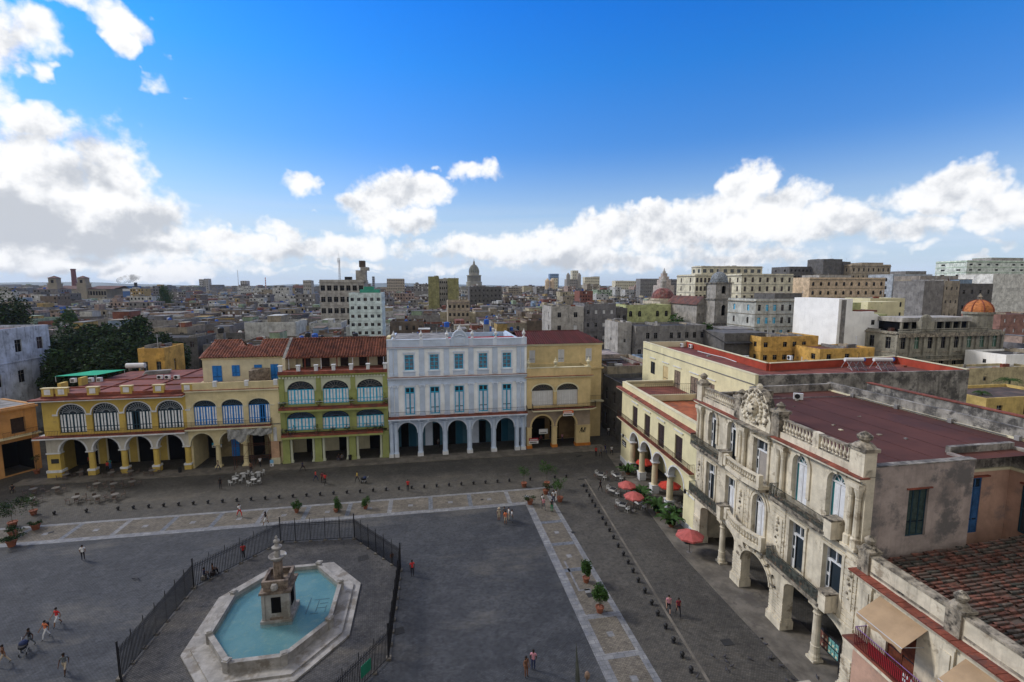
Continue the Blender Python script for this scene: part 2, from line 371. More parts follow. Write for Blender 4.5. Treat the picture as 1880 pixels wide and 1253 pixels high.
def archivolt(mb, a, b, zt, rise, w, y, t, m, n=14, legs=0.0):
    """moulding ring round an arched head, standing t proud of y"""
    c = (a + b) / 2; hw = (b - a) / 2
    def P(r0, r1, i): th = math.pi * i / n; return (c - r0 * math.cos(th), zt + r1 * math.sin(th))
    for i in range(n):
        p, q = P(hw, rise, i), P(hw, rise, i + 1); P2, Q2 = P(hw + w, rise + w, i), P(hw + w, rise + w, i + 1)
        yf = y - t
        mb.face([(p[0], yf, p[1]), (q[0], yf, q[1]), (Q2[0], yf, Q2[1]), (P2[0], yf, P2[1])][::-1], m)
        mb.face([(P2[0], yf, P2[1]), (Q2[0], yf, Q2[1]), (Q2[0], y, Q2[1]), (P2[0], y, P2[1])], m)
        mb.face([(p[0], y, p[1]), (q[0], y, q[1]), (q[0], yf, q[1]), (p[0], yf, p[1])], m)
    if legs:
        mb.box(a - w, a, y - t, y, zt - legs, zt, m); mb.box(b, b + w, y - t, y, zt - legs, zt, m)
def fanlight(mb, a, b, zt, rise, y, bar, glass, n=9, ring=.5, w=.06):
    c = (a + b) / 2; hw = (b - a) / 2; pts = arc_pts(a, b, zt, rise, 14)
    mb.face([(p[0], y + .06, p[1]) for p in pts][::-1], glass)
    for i in range(1, n):
        th = math.pi * i / n
        mb.tube((c - hw * ring * .55 * math.cos(th), y, zt + rise * ring * .55 * math.sin(th)), (c - hw * math.cos(th), y, zt + rise * math.sin(th)), w / 2, bar, 4)
    for rr in (ring * .55, .78):
        q = [(c - hw * rr * math.cos(math.pi * i / 10), y, zt + rise * rr * math.sin(math.pi * i / 10)) for i in range(11)]
        for u, v in zip(q, q[1:]): mb.tube(u, v, w / 2, bar, 4)
    for u, v in zip(pts, pts[1:]): mb.tube((u[0], y, u[1]), (v[0], y, v[1]), w * .9, bar, 4)
def arched_window(parent, a, b, zs, zt, rise, y, frame, panel, glass=GLS, bar=None, leaves=4, open_leaf=None, cols=3, yd=.3, fan=9):
    """arched window: framed louvre leaves below, fanlight above"""
    w = empty('arched_window', (0, 0, 0)); w.parent = parent
    sh = MB(); n = leaves * cols; st = (b - a) / (n); yy = y + yd
    sh.box(a, b, yy + .04, yy + .08, zs, zt, DARK)
    for i in range(n + 1):
        x = a + st * i; ww = .12 if i % cols == 0 else .075
        sh.box(max(a, x - ww), min(b, x + ww), yy - .05, yy + .02, zs, zt, frame)
    for z in (zs, zs + (zt - zs) * .26, zt - .1): sh.box(a, b, yy - .065, yy + .025, z, z + .1, frame)
    for i in range(n):
        if open_leaf is not None and i // cols == open_leaf: continue
        sh.box(a + st * i + .05, a + st * (i + 1) - .05, yy - .03, yy + .01, zs + .1, zs + (zt - zs) * .26, panel)
        sh.box(a + st * i + .05, a + st * (i + 1) - .05, yy - .03, yy + .01, zs + (zt - zs) * .26 + .1, zt - .1, panel)
    sh.build('shutter', w)
    if rise > 0:
        fl = MB(); fanlight(fl, a, b, zt, rise, yy, bar or frame, glass, fan); fl.build('fanlight', w)
    return w
def rect_window(parent, a, b, z0, z1, y, frame, panel=None, glass=GLS, yd=.12, leaves=2, transom=.0, name='window', fw=.08, rows=1):
    mb = MB(); yy = y + yd
    mb.box(a, b, yy + .03, yy + .07, z0, z1, glass)
    mb.box(a, a + fw, yy - .05, yy + .03, z0, z1, frame); mb.box(b - fw, b, yy - .05, yy + .03, z0, z1, frame)
    mb.box(a + fw, b - fw, yy - .05, yy + .03, z0, z0 + fw, frame); mb.box(a + fw, b - fw, yy - .05, yy + .03, z1 - fw, z1, frame)
    zt = z1
    if transom: zt = z1 - (z1 - z0) * transom; mb.box(a + fw, b - fw, yy - .06, yy + .03, zt - fw / 2, zt + fw / 2, frame)
    for i in range(1, leaves):
        x = a + (b - a) * i / leaves; mb.box(x - fw / 2, x + fw / 2, yy - .045, yy + .03, z0 + fw, z1 - fw, frame)
    for j in range(1, rows):
        z = z0 + (zt - z0) * j / rows; mb.box(a + fw, b - fw, yy - .04, yy + .03, z - fw / 3, z + fw / 3, frame)
    if panel:
        for i in range(leaves):
            xa = a + (b - a) * i / leaves + fw * .9; xb = a + (b - a) * (i + 1) / leaves - fw * .9
            mb.box(xa, xb, yy - .03, yy + .02, z0 + fw * 1.2, z0 + (zt - z0) * .28, panel)
            mb.box(xa, xb, yy - .03, yy + .02, z0 + (zt - z0) * .32, zt - fw, panel)
    return mb.build(name, parent)
def cornice(mb, x0, x1, y, z, m, steps=((.15, .12), (.3, .12), (.45, .16)), ends=True):
    zz = z
    for (d, h) in steps:
        e = d if ends else 0; mb.box(x0 - e, x1 + e, y - d, y + .002 * (zz - z + 1), zz, zz + h, m); zz += h
    return zz
def railing(parent, pts, z, h, m=IRON, step=.16, r=.012, name='railing', fancy=False, top=None):
    """iron railing along a plan polyline"""
    mb = MB()
    for (p, q) in zip(pts, pts[1:]):
        p = Vector((p[0], p[1], 0)); q = Vector((q[0], q[1], 0)); L = (q - p).length; n = max(1, int(L / step))
        for zz, rr in ((z + h, .025), (z + .08, .018)) + (((z + h * .5, .012),) if fancy else ()):
            mb.tube((p.x, p.y, zz), (q.x, q.y, zz), rr, top if (top and zz == z + h) else m, 4)
        for i in range(n + 1):
            c = p.lerp(q, i / n); big = i % 8 == 0
            mb.tube((c.x, c.y, z), (c.x, c.y, z + h + (.03 if big else 0)), .022 if big else r, m, 4)
    return mb.build(name, parent)
def baluster_run(mb, p, q, z, h, m, step=.28, r=.075, rail=True, capm=None):
    p = Vector((p[0], p[1], 0)); q = Vector((q[0], q[1], 0)); d = q - p; L = d.length; n = max(1, int(L / step)); d.normalize(); nrm = Vector((-d.y, d.x, 0))
    hh = h - .26
    for i in range(n):
        c = p + d * (L * (i + .5) / n)
        mb.lathe(c.x, c.y, [(r * .9, z + .12), (r * .5, z + .12 + hh * .1), (r * 1.15, z + .12 + hh * .35), (r * .5, z + .12 + hh * .62), (r * .45, z + .12 + hh * .8), (r * .9, z + .12 + hh)], m, 6, cap=False)
    if rail:
        for (za, zb, w) in ((z, z + .12, .14), (z + h - .14, z + h, .16)):
            a = p + nrm * w; b = q + nrm * w; c = q - nrm * w; e = p - nrm * w
            mb.prism([(e.x, e.y), (c.x, c.y), (b.x, b.y), (a.x, a.y)], za, zb, capm or m)
def urn(mb, x, y, z, m, s=1.0):
    mb.box(x - .22 * s, x + .22 * s, y - .22 * s, y + .22 * s, z, z + .18 * s, m)
    mb.lathe(x, y, [(.1 * s, z + .18 * s), (.09 * s, z + .3 * s), (.3 * s, z + .62 * s), (.33 * s, z + .85 * s), (.17 * s, z + 1.0 * s), (.2 * s, z + 1.08 * s), (.06 * s, z + 1.25 * s), (.1 * s, z + 1.36 * s), (.01, z + 1.5 * s)], m, 10)
def column(mb, x, y, z0, z1, r, m, base=None, n=14, plinth=.0, pm=None):
    bm_ = base or m
    mb.box(x - r * 1.35, x + r * 1.35, y - r * 1.35, y + r * 1.35, z0, z0 + .25 + plinth, pm or bm_)
    zz = z0 + .25 + plinth
    mb.lathe(x, y, [(r * 1.3, zz), (r * 1.3, zz + .1), (r * 1.08, zz + .2), (r, zz + .3), (r * 1.0, zz + (z1 - zz) * .4), (r * .86, z1 - .42), (r * .95, z1 - .38), (r * .88, z1 - .33), (r * .9, z1 - .26), (r * 1.2, z1 - .16)], m, n)
    mb.box(x - r * 1.3, x + r * 1.3, y - r * 1.3, y + r * 1.3, z1 - .16, z1, m)
# ---------------------------------------------------------------- ground, square, paths
GROUND = mat('city_ground', (.10, .09, .08), var=.3, scale=.05)
PAVE = mat('plaza_cobbles', (.1, .1, .11), var=0, rough=.8, pattern=cobble((.041, .044, .050), (.066, .069, .074), .24, .12, 0, (.15, .14, .12), .5))
STREET = mat('street_paving', (.1, .1, .1), var=0, rough=.8, pattern=cobble((.056, .052, .046), (.086, .080, .069), .22, .14, .06, (.15, .13, .105), .5))
COURT = mat('fountain_court_cobbles', (.1, .1, .1), var=0, rough=.85, pattern=cobble((.040, .040, .042), (.085, .081, .077), .22, .13, .6, (.17, .15, .12), .6))
BEIGE = mat('beige_sett_paving', (.2, .18, .15), var=0, rough=.85, pattern=cobble((.118, .104, .084), (.162, .143, .116), .3, .15, 0))
MARB = mat('grey_white_marble', (.20, .20, .20), var=.2, scale=1.2, rough=.6, pattern=bricks((1.1, 1.1, 1.1), (.78, .8, .84), (.5, .5, .5), .9, .45, .02), stain=((.16, .165, .18), .4, 1.8))
MARBB = mat('blue_grey_marble', (.135, .145, .16), var=.2, scale=2, rough=.6, pattern=bricks((1.15, 1.15, 1.15), (.75, .77, .82), (.5, .5, .5), .6, .3, .03))
KERB = mat('kerb_stone', (.14, .125, .105), var=.25, scale=.6, stain=((.09, .08, .07), .35, .5))
def sheet(name, pts, z, m):
    mb = MB(); mb.face([(p[0], p[1], z) for p in pts], m); return struct(mb, name)
sheet('ground', [(-30000, -3000), (30000, -3000), (30000, 45000), (-30000, 45000)], 0, GROUND)
sheet('street', [(-80, 2), (60, 2), (60, 130), (-80, 130)], .004, STREET)
PA0, PA1 = 59.6, 64.6; PBX0, PBX1 = 12.5, 16.5
sheet('plaza_square', [(-52.4, 4), (12.6, 4), (12.6, 59.7), (-52.4, 59.7)], .008, PAVE)
sheet('paved_path', [(-52.3, PA0), (PBX1, PA0), (PBX1, PA1), (-52.3, PA1)], .012, BEIGE)
sheet('paved_path', [(PBX0, 4), (PBX1, 4), (PBX1, PA0), (PBX0, PA0)], .012, BEIGE)
sheet('paved_path', [(-56.2, 4), (-52.3, 4), (-52.3, PA1), (-56.2, PA1)], .012, BEIGE)
mb = MB()
def strip(x0, x1, y0, y1, m, z=.016): mb.face([(x0, y0, z), (x1, y0, z), (x1, y1, z), (x0, y1, z)], m)
strip(-52.3, 12.5, PA0, PA0 + .85, MARB); strip(-56.2, 16.5, PA1 - .5, PA1, MARB)
strip(12.5, 13.35, 4, PA0 + .85, MARB); strip(15.95, 16.5, 4, PA1 - .5, MARB)
strip(-53.1, -52.3, 4, PA0 + .85, MARB); strip(-56.2, -55.6, 4, PA1 - .5, MARB)
for i in range(12):
    x = -47.5 + i * 5.25; strip(x, x + .55, PA0 + .85, PA1 - .5, MARB if i % 3 == 2 else MARBB)
    strip(x + 2.6, x + 3.2, PA0 + 2.2, PA0 + 2.8, MARB)
ys = [gnd(1020, y).y for y in (958, 1000, 1050, 1141, 1220)] + [28, 20, 12]
for i, y in enumerate(ys):
    strip(13.35, 15.95, y - .3, y + .3, MARB if i in (3, 4) else MARBB)
    y2 = ys[i + 1] if i + 1 < len(ys) else y - 8
    strip(14.35, 14.9, (y + y2) / 2 - .3, (y + y2) / 2 + .3, MARB)
strip(13.75, 13.95, 40.9, 46.0, MARB); strip(13.95, 15.0, 40.9, 41.1, MARB)
struct(mb, 'path_borders')
# fountain court, a touch rougher
FENCE = [(-16.8, 55.2), (-8.7, 54.6), (-3.15, 47.3), (-3.45, 35.5), (-9.0, 28.0), (-17.0, 28.0), (-22.9, 37.0), (-22.6, 47.9)]
sheet('fountain_court', FENCE, .020, COURT)
# pavement edge lines and low kerbs
mb = MB(); mb.prism([(-60, 78.2), (31, 77.6), (31, 80.9), (-60, 80.9)], 0.0, .13, KERB); struct(mb, 'pavement')
mb = MB()
for a, b in [((22.9, 66.4), (19.2, 22)), ]:
    mb.prism([(a[0], a[1]), (b[0], b[1]), (b[0] + .22, b[1]), (a[0] + .22, a[1])], 0, .05, KERB)
struct(mb, 'kerb')
mb = MB(); mb.prism([(30.2, 76), (26.7, 46.5), (26.4, 12), (30, 12), (32, 46), (33, 76)][::-1], 0, .1, KERB); struct(mb, 'pavement')
# ---------------------------------------------------------------- front row
FY = 80.8
def seat(root, x0):
    for ch in root.children: ch.location.x -= x0
def mirror_box(mb, *a): mb.box(*a)
def front_root(name, x0, label, cat, y=FY): return empty(name, (x0, y, 0), 0, label, cat)
def shell(mb, x0, x1, y0, y1, z0, z1, m, mside=None):
    """side and rear walls"""
    mb.box(x0, x0 + .35, y0, y1, z0, z1, mside or m); mb.box(x1 - .35, x1, y0, y1, z0, z1, mside or m); mb.box(x0 + .35, x1 - .35, y1 - .35, y1, z0, z1, mside or m)
def gable_tiles(name, parent, x0, x1, ya, za, yb, zb, yc, zc, m, th=.14, soff=None):
    mb = MB()
    mb.face([(x0, ya, za), (x1, ya, za), (x1, yb, zb), (x0, yb, zb)], m); mb.face([(x0, yb, zb), (x1, yb, zb), (x1, yc, zc), (x0, yc, zc)], m)
    mb.face([(x0, ya, za - th), (x0, yb, zb - th), (x1, yb, zb - th), (x1, ya, za - th)], soff or m)
    mb.face([(x0, ya, za - th), (x1, ya, za - th), (x1, ya, za), (x0, ya, za)], m)
    mb.face([(x0, ya, za - th), (x0, ya, za), (x0, yb, zb), (x0, yb, zb - th)], m); mb.face([(x1, ya, za), (x1, ya, za - th), (x1, yb, zb - th), (x1, yb, zb)], m)
    # barrel tiles along the eave and a ridge roll
    n = int((x1 - x0) / .45)
    for i in range(n):
        x = x0 + (x1 - x0) * (i + .5) / n
        L = math.hypot(yb - ya, zb - za); mb.tube((x, ya - .05, za + .03), (x, yb, zb + .03), .12, m, 5)
    mb.tube((x0, yb, zb + .08), (x1, yb, zb + .08), .17, m, 6)
    return mb.build(name, parent)
# --- yellow arcade house on the corner
x0, x1 = -56.6, -37.2
r = front_root('arcade_house', x0, 'yellow ochre corner house with dark teal arched windows above a four arch arcade', 'house')
up = [(-54.6 + 4.43 * i, -54.6 + 4.43 * i + 3.6) for i in range(4)]
mb = MB(); wall(mb, x0, x1, 6.6, 12.2, [(a, b, 6.9, 9.8, 1.5) for a, b in up], 0, .5, YEL)
shell(mb, x0, x1, .5, 22, 0, 12.6, YEL); mb.box(x0 + .36, x1 - .36, 5.2, 5.4, 0.12, 6.3, DARK); mb.box(x0 + .36, x1 - .36, .5, 5.2, 6.0, 6.2, DKWOOD)  # near-black back wall: the arcade's inner darkness is put into its colour
for i in range(4): mb.box(up[i][0] + 1.8, up[i][0] + 2.9, 5.1, 5.2, .13, 5.0, YEL); mb.box(up[i][0] + 1.6, up[i][0] + 1.8, 5.08, 5.2, .13, 5.2, CRMW); mb.box(up[i][0] + 2.9, up[i][0] + 3.1, 5.08, 5.2, .13, 5.2, CRMW)
mb.build('wall', r)
gr = [(-54.9, -51.35)] + [(-50.45 + 4.43 * i, -50.45 + 4.43 * i + 3.55) for i in range(3)]
mb = MB(); wall(mb, x0, x1, 3.9, 6.3, [(a, b, 3.9, 4.05, 1.85) for a, b in gr], 0, .7, mat('white_arcade_wall', (.46, .43, .36), var=.12, streak=.2), WHITE, back=True)
for a, b in gr: archivolt(mb, a, b, 4.05, 1.85, .22, 0, .07, WHITE)
mb.build('arcade', r)
mb = MB(); mb.box(x0, -54.9, -.05, .75, 0.1, 3.9, YEL); mb.box(x0 - .15, -54.75, -.2, .9, .1, .9, YEL); mb.box(x0 - .2, -54.7, -.25, .95, .9, 1.25, WHITE); mb.box(x0 - .1, -54.8, -.12, .8, 3.75, 3.95, WHITE)
mb.build('corner_pier', r)
for cx in (-50.9, -46.47, -42.04, -37.55):
    mb = MB(); mb.box(cx - .5, cx + .5, -.1, .8, .1, .85, YEL); mb.box(cx - .55, cx + .55, -.15, .85, .85, 1.15, WHITE)
    mb.lathe(cx, .35, [(.42, 1.15), (.40, 3.6), (.5, 3.75), (.52, 3.9)], YEL, 14); mb.box(cx - .55, cx + .55, -.15, .85, 3.8, 3.98, WHITE); mb.build('column', r)
mb = MB(); mb.box(x0 - 1.0, x1, -1.1, 0, 6.25, 6.45, WHITE); mb.box(x0 - .95, x1, -1.05, -.002, 6.45, 6.6, TERRA); mb.box(x0 - .9, x0, 0, 9, 6.3, 6.55, WHITE); mb.build('balcony', r)
railing(r, [(x0 - .85, 4), (x0 - .85, -.98), (x1, -.98)], 6.6, .95, step=.2)
mb = MB(); mb.box(x0 - 1.0, x1, -1.0, 0, 11.95, 12.1, WHITE); mb.prism([(x0 - 1.05, -1.05), (x1, -1.05), (x1, -.003), (x0 - 1.05, -.003)], 12.1, 12.3, TERRA)
mb.box(x0 - .9, x0 - .003, 0, 22, 12.0, 12.25, TERRA); mb.build('cornice', r)
mb = MB(); mb.box(x0, x1, .0, 22, 12.3, 12.6, REDROOF)
for yy in (6, 12): mb.box(x0, x1, yy, yy + .25, 12.6, 12.8, TERRA)
for xx in (-51, -44): mb.box(xx, xx + .25, 0, 22, 12.6, 12.78, TERRA)
mb.build('roof', r)
mb = MB()
for i, px in enumerate((-56.4, -54.6, -50.5, -46, -41.6, -37.6)):
    mb.box(px, px + 1.5, -.02, .5, 12.6, 13.75, YEL); mb.box(px + .35, px + 1.15, -.06, -.02, 12.85, 13.65, WHITE); mb.box(px - .08, px + 1.58, -.1, .56, 13.75, 13.87, CRM)
mb.box(x0, x1, .1, .32, 12.6, 12.95, TERRA)
for yy in (3.5, 8): mb.box(x0, x0 + .5, yy, yy + 1.5, 12.6, 13.9, YEL); mb.box(x0 - .05, x0, yy + .3, yy + 1.2, 12.8, 13.7, WHITE)
mb.build('parapet', r)
for i, (a, b) in enumerate(up):
    arched_window(r, a, b, 6.9, 9.8, 1.5, 0, NAVY, SHUT, bar=mat('fan_tracery', (.30, .34, .38), var=0), open_leaf=(1 if i == 2 else None), leaves=4, cols=2, fan=12)
mb = MB()
for a, b in up: archivolt(mb, a, b, 9.8, 1.5, .16, 0, .09, WHITE)
for a, b in up + [(x1 + .6, 0)]: mb.box(a - .7, a + .0, -.12, 0, 9.6, 9.85, WHITE)
mb.build('moulding', r)
mb = MB(); mb.box(-56.1, -55.1, -.09, -.05, 2.3, 3.0, mat('dark_plaque', (.03, .03, .03), var=0)); mb.build('plaque', r)
seat(r, x0)
# --- cream house with blue windows, scaffold at its arcade
x0, x1 = -37.2, -23.55
r = front_root('arcade_house', x0, 'cream yellow house with three blue arched windows and red tiled set back storey', 'house')
mb = MB(); up = [(-36.2, -32.9), (-32.15, -29.0), (-28.25, -25.05)]
wall(mb, x0, x1, 6.9, 13.2, [(a, b, 7.1, 10.1, 1.05) for a, b in up], 0, .5, CRM); shell(mb, x0, x1, .5, 24, 0, 13.0, CRM)
mb.box(x0 + .36, x1 - .36, 5.2, 5.4, .12, 6.6, mat('brownish_cream_inner', (.24, .19, .10), var=.2)); mb.box(x0 + .36, x1 - .36, .7, 5.2, 6.2, 6.4, DKWOOD); mb.box(-36.6, -35.6, 5.1, 5.2, .13, 4.3, DARK); mb.box(-33, -31.8, 5.1, 5.2, .13, 3.6, BBLUE); mb.box(-29.6, -27.8, 5.1, 5.2, .13, 4, DARK); mb.box(-26.8, -25.2, 5.1, 5.2, .13, 4, DARK); mb.build('wall', r)  # inner wall browner and darker than the facade, arcade darkness put into colour
gr = [(-36.95, -33.6), (-32.75, -29.55), (-28.75, -25.3)]
mb = MB(); wall(mb, x0, x1, 3.9, 6.7, [(a, b, 3.9, 4.05, 1.8) for a, b in gr], 0, .7, CRM, CRMW, back=True)
for a, b in gr: archivolt(mb, a, b, 4.05, 1.8, .18, 0, .06, CRMW)
mb.build('arcade', r)
for cx in (-33.18, -29.15): mb = MB(); column(mb, cx, .35, .1, 3.95, .36, CRM, CRMW, pm=CRM); mb.build('column', r)
mb = MB(); mb.box(-25.2, -24.0, -.05, .8, .1, 3.95, mat('salmon_pier', (.48, .30, .19), var=.15)); mb.box(-25.3, -23.9, -.15, .9, .1, 1.2, CRMW); mb.box(-24.7, -24.2, -.12, -.05, 4, 6.3, WHITE); mb.build('corner_pier', r)
mb = MB(); mb.box(x0, x1 - 1.2, -1.0, 0, 6.55, 6.78, CRMW); mb.box(x0, x1 - 1.25, -.95, -.003, 6.78, 6.9, TERRA); mb.build('balcony', r)
railing(r, [(x0, -.9), (x1 - 1.3, -.9), (x1 - 1.3, 0)], 6.9, 1.0, step=.12, fancy=True)
for i, (a, b) in enumerate(up): arched_window(r, a, b, 7.1, 10.1, 1.05, 0, BBLUE, SHUT, bar=mat('fan_bar_dark', (.05, .09, .12), var=0), open_leaf=(2 if i == 2 else None), leaves=4, cols=2)
mb = MB()
for a, b in up: archivolt(mb, a, b, 10.1, 1.05, .16, 0, .08, CRMW)
for q in (x0 + .5, -32.5, -28.6, -24.6): mb.box(q - .35, q + .3, -.1, 0, 9.9, 10.15, CRMW)
mb.build('moulding', r)
mb = MB(); mb.box(x0, x1, -.35, 0, 12.5, 12.7, CRMW); mb.box(x0, x1, -.3, -.003, 12.7, 12.78, TERRA); mb.build('cornice', r)
mb = MB(); mb.box(x0, x1, 0.02, 4.4, 13.0, 13.2, TERRA)
mb.box(x0, x1, 0, .3, 13.2, 13.9, CRM)
for q in (-33.2, -28.6, -24.3): mb.box(q, q + .6, -.06, .36, 13.2, 14.1, WHITE)
mb.build('roof', r)
mb = MB(); q0, q1 = at(373, 690, 85.2).x, -21.9
wall(mb, q0, q1, 13.2, 17.3, [], 4.4, .3, CRMW); mb.box(q0, q0 + .3, 4.7, 14, 13.2, 17.3, CRMW); mb.box(q0 - .1, q1, 4.25, 4.398, 16.9, 17.25, CRM)
mb.face([(q0, 4.4, 17.3), (q0, 14, 17.3), (q0, 9, 19.3)], CRMW); mb.build('upper_storey', r)
for (pa, pb, pt, pbm) in ((391, 408, 672, 702), (427, 441, 671, 691), (468, 482, 670, 696), (498, 512, 669, 698)):
    a = at(pa, 690, 85.2); b = at(pb, 690, 85.2); z1_ = at(pa, pt, 85.2).z; z0_ = at(pa, pbm, 85.2).z
    rect_window(r, a.x, b.x, max(13.25, z0_), z1_, 4.4, BBLUE, BBLUE, yd=-.06, name='window' if z0_ > 14 else 'door')
q2 = at(395, 628, 90).x
mb = MB(); ea, ez, ry, rz_ = 3.9, 17.25, 9.0, 19.55
def rz(y): return ez + (rz_ - ez) * (y - ea) / (ry - ea)
xa, xb = at(452, 640, 88).x, at(477, 640, 88).x
mb.face([(q0 - .4, ea, ez), (q1, ea, ez), (q1, 7.2, rz(7.2)), (q0 + 1.2, 7.2, rz(7.2))], TILEX)
mb.face([(q0 + 1.2, 7.2, rz(7.2)), (xa, 7.2, rz(7.2)), (xa - 1.2, ry, rz_), (q2, ry, rz_)], TILEX)
mb.face([(xb, 7.2, rz(7.2)), (q1, 7.2, rz(7.2)), (q1, ry, rz_), (xb, ry, rz_)], TILEX)
mb.face([(q0 - .4, ea, ez), (q0 + 1.2, 7.2, rz(7.2)), (q2, ry, rz_), (q0 - .4, 14.4, ez)], TILEX)
mb.face([(q2, ry, rz_), (xa - 1.2, ry, rz_), (xa - 1.2, 14.4, ez), (q0 - .4, 14.4, ez)], TILEX); mb.face([(xb, ry, rz_), (q1, ry, rz_), (q1, 14.4, ez), (xb, 14.4, ez)], TILEX)
mb.face([(xa - 1.2, 9.5, 17.4), (xb, 9.5, 17.4), (xb, 9.5, 18.2), (xa - 1.2, 9.5, 18.2)], GREYP)
n = int((q1 - q0) / .45)
for i in range(n):
    x = q0 + .2 + i * .45; mb.tube((x, ea - .05, ez + .03), (x, 7.2, rz(7.2) + .03), .12, TILEX, 5)
    if x > q2 and not (xa - 1.2 < x < xb): mb.tube((x, 7.2, rz(7.2) + .03), (x, ry, rz_ + .03), .12, TILEX, 5)
mb.tube((q2, ry, rz_ + .05), (xa - 1.2, ry, rz_ + .05), .15, TILEX, 6); mb.tube((xb, ry, rz_ + .05), (q1, ry, rz_ + .05), .15, TILEX, 6)
mb.build('tiled_roof', r)
mb = MB(); mb.prism([(-28.2, 1.0), (-25.9, 3.8), (-28.6, 4.3)][::1], 13.2, 15.4, mat('rubble_stack', (.22, .18, .14), var=.4, scale=2)); mb.build('stair_wall', r)
seat(r, x0)
# --- green house
x0, x1 = -23.5, -6.62
r = front_root('arcade_house', x0, 'olive green house with two rows of turquoise arched windows and tiled roof terrace', 'house')
up = [(-22.3, -18.2), (-16.9, -12.85), (-11.55, -7.4)]; lo = [(-22.6, -18.2), (-17.25, -12.9), (-11.95, -7.35)]
mb = MB(); wall(mb, x0, x1, 5.2, 9.2, [(a, b, 5.5, 7.5, 1.15) for a, b in lo], 0, .5, GRN); wall(mb, x0, x1, 9.2, 14.9, [(a, b, 9.85, 12.25, 1.45) for a, b in up], 0, .5, GRN)
shell(mb, x0, x1, .5, 26, 0, 14.9, GRN, CRM); mb.box(x0 + .36, x1 - .36, 5.2, 5.4, .12, 4.4, CRMW)
for q in (-21.0, -15.6, -10.4): mb.box(q, q + 2.6, 5.1, 5.2, .13, 3.6, DARK)
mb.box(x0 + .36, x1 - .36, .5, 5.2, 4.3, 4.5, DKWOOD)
mb.build('wall', r)
mb = MB()
for a, b in up:     # white panels round the top arches
    wall(mb, a - .35, b + .35, 12.0, 14.3, [(a, b, 12.0, 12.25, 1.45)], -.04, .04, GRNL)
    archivolt(mb, a, b, 12.25, 1.45, .14, -.04, .07, GRNL)
for a, b in lo: archivolt(mb, a, b, 7.5, 1.15, .16, 0, .08, GRN)
for q in (x0, -17.85, -12.5, x1 - .75):
    mb.box(q, q + .75, -.14, -.0, 9.8, 14.4, GRN); mb.box(q - .06, q + .81, -.2, -.0, 12.05, 12.22, GRN); mb.box(q, q + .75, -.12, 0, 5.4, 9.0, GRN)
mb.build('moulding', r)
for a, b in up: arched_window(r, a, b, 9.85, 12.25, 1.45, 0, TBLUE, SHUT, bar=GREYP, leaves=4, cols=2)
for a, b in lo: arched_window(r, a, b, 5.5, 7.5, 1.15, 0, TBLUE, SHUT, bar=mat('fan_blue_bar', (.08, .14, .25), var=0), leaves=4, cols=2, fan=12)
for nm, z, xa, xb in (('lower', 4.75, x0 + .2, x1 - .9), ('upper', 9.15, x0, x1)):
    mb = MB(); mb.box(xa, xb, -1.15, 0, z - .3, z, GRN); mb.box(xa, xb, -1.1, -.003, z, z + .35, TERRA); mb.build('balcony', r)
    railing(r, [(xa + .03, 0), (xa + .03, -1.05), (xb - .03, -1.05), (xb - .03, 0)], z + .35, .95, step=.17, top=(BLUW if nm == 'upper' else GREYP))
mb = MB(); mb.box(x0, x1, 0, .7, 4.2, 4.75, GRN); mb.build('beam', r)
for q0_, q1_, w in ((-23.45, -22.4, (-22.2,)), (-18.5, -17.45, (-18.75, -17.2)), (-13.1, -12.05, (-13.35, -11.8)), (-7.7, -6.65, (-7.95,))):
    mb = MB(); mb.box(q0_, q1_, 0, .9, .1, 4.2, GRN); mb.box(q0_ - .1, q1_ + .1, -.15, 1, .1, .55, GRN)
    for c in w: column(mb, c, .35, .1, 4.2, .22, GRNL, GRNL, n=10)
    mb.build('pillar', r)
mb = MB(); z = cornice(mb, x0, x1, 0, 14.45, GRN, ((.12, .12), (.35, .1), (.42, .1)), ends=False)
n = 34
for i in range(n): q = x0 + .1 + (x1 - x0 - .3) * i / n; mb.box(q, q + .28, -.32, -.0, 14.15, 14.44, GRNL)
mb.box(x0, x1, -.42, .3, z, z + .55, TERRA); mb.build('cornice', r)
mb = MB(); mb.box(x0, x1, .3, 26, 14.9, 15.1, TERRA); mb.build('roof_terrace', r)
for i in range(7):
    q = x0 + .35 + i * 2.7; mb = MB(); mb.box(q - .25, q + .25, -.3, .2, 15.3, 16.15, WHITE); mb.box(q - .33, q + .33, -.36, .26, 16.15, 16.3, WHITE); mb.build('parapet_post', r)
q0, q1 = at(528, 660, 84.6).x, at(716, 660, 84.6).x
mb = MB(); wall(mb, q0, q1, 15.1, 17.6, [], 5.2, .3, CRMW); shell(mb, q0, q1 - .1, 5.5, 13, 15.1, 17.6, CRMW)
mb.face([(q0, 3.0, 17.15), (q0, 13, 17.4), (q0, 7.8, 19.6)], CRMW); mb.build('upper_storey', r)
for i in range(5): q = q0 + 2 + i * 3.1; rect_window(r, q, q + 1.3, 15.15, 17.1, 5.2, DKWOOD, DKWOOD, yd=-.05, name='door')
mb = MB()
for i in range(7): q = q0 + .3 + i * 2.55; mb.tube((q, 3.2, 15.1), (q, 3.2, 17.15), .09, mat('post_red', (.2, .05, .03), var=0) if i % 2 else WHITE, 8)
mb.build('veranda_posts', r)
gable_tiles('tiled_roof', r, q0, q1 - .3, 2.6, 17.15, 7.8, 19.7, 13.5, 17.4, TILEX)
mb = MB(); mb.face([(q0 - .5, 2.4, 17.0), (q0 - .05, 2.4, 17.0), (q0 - .05, 7.9, 20.0), (q0 - .5, 7.9, 20.0)], GREYP); mb.box(q0 - .5, q0 - .05, 2.4, 8, 15, 17.1, CRMW); mb.box(q1 - .6, q1, 5, 9, 17.2, 20.0, CRM); mb.build('party_wall', r)
seat(r, x0)
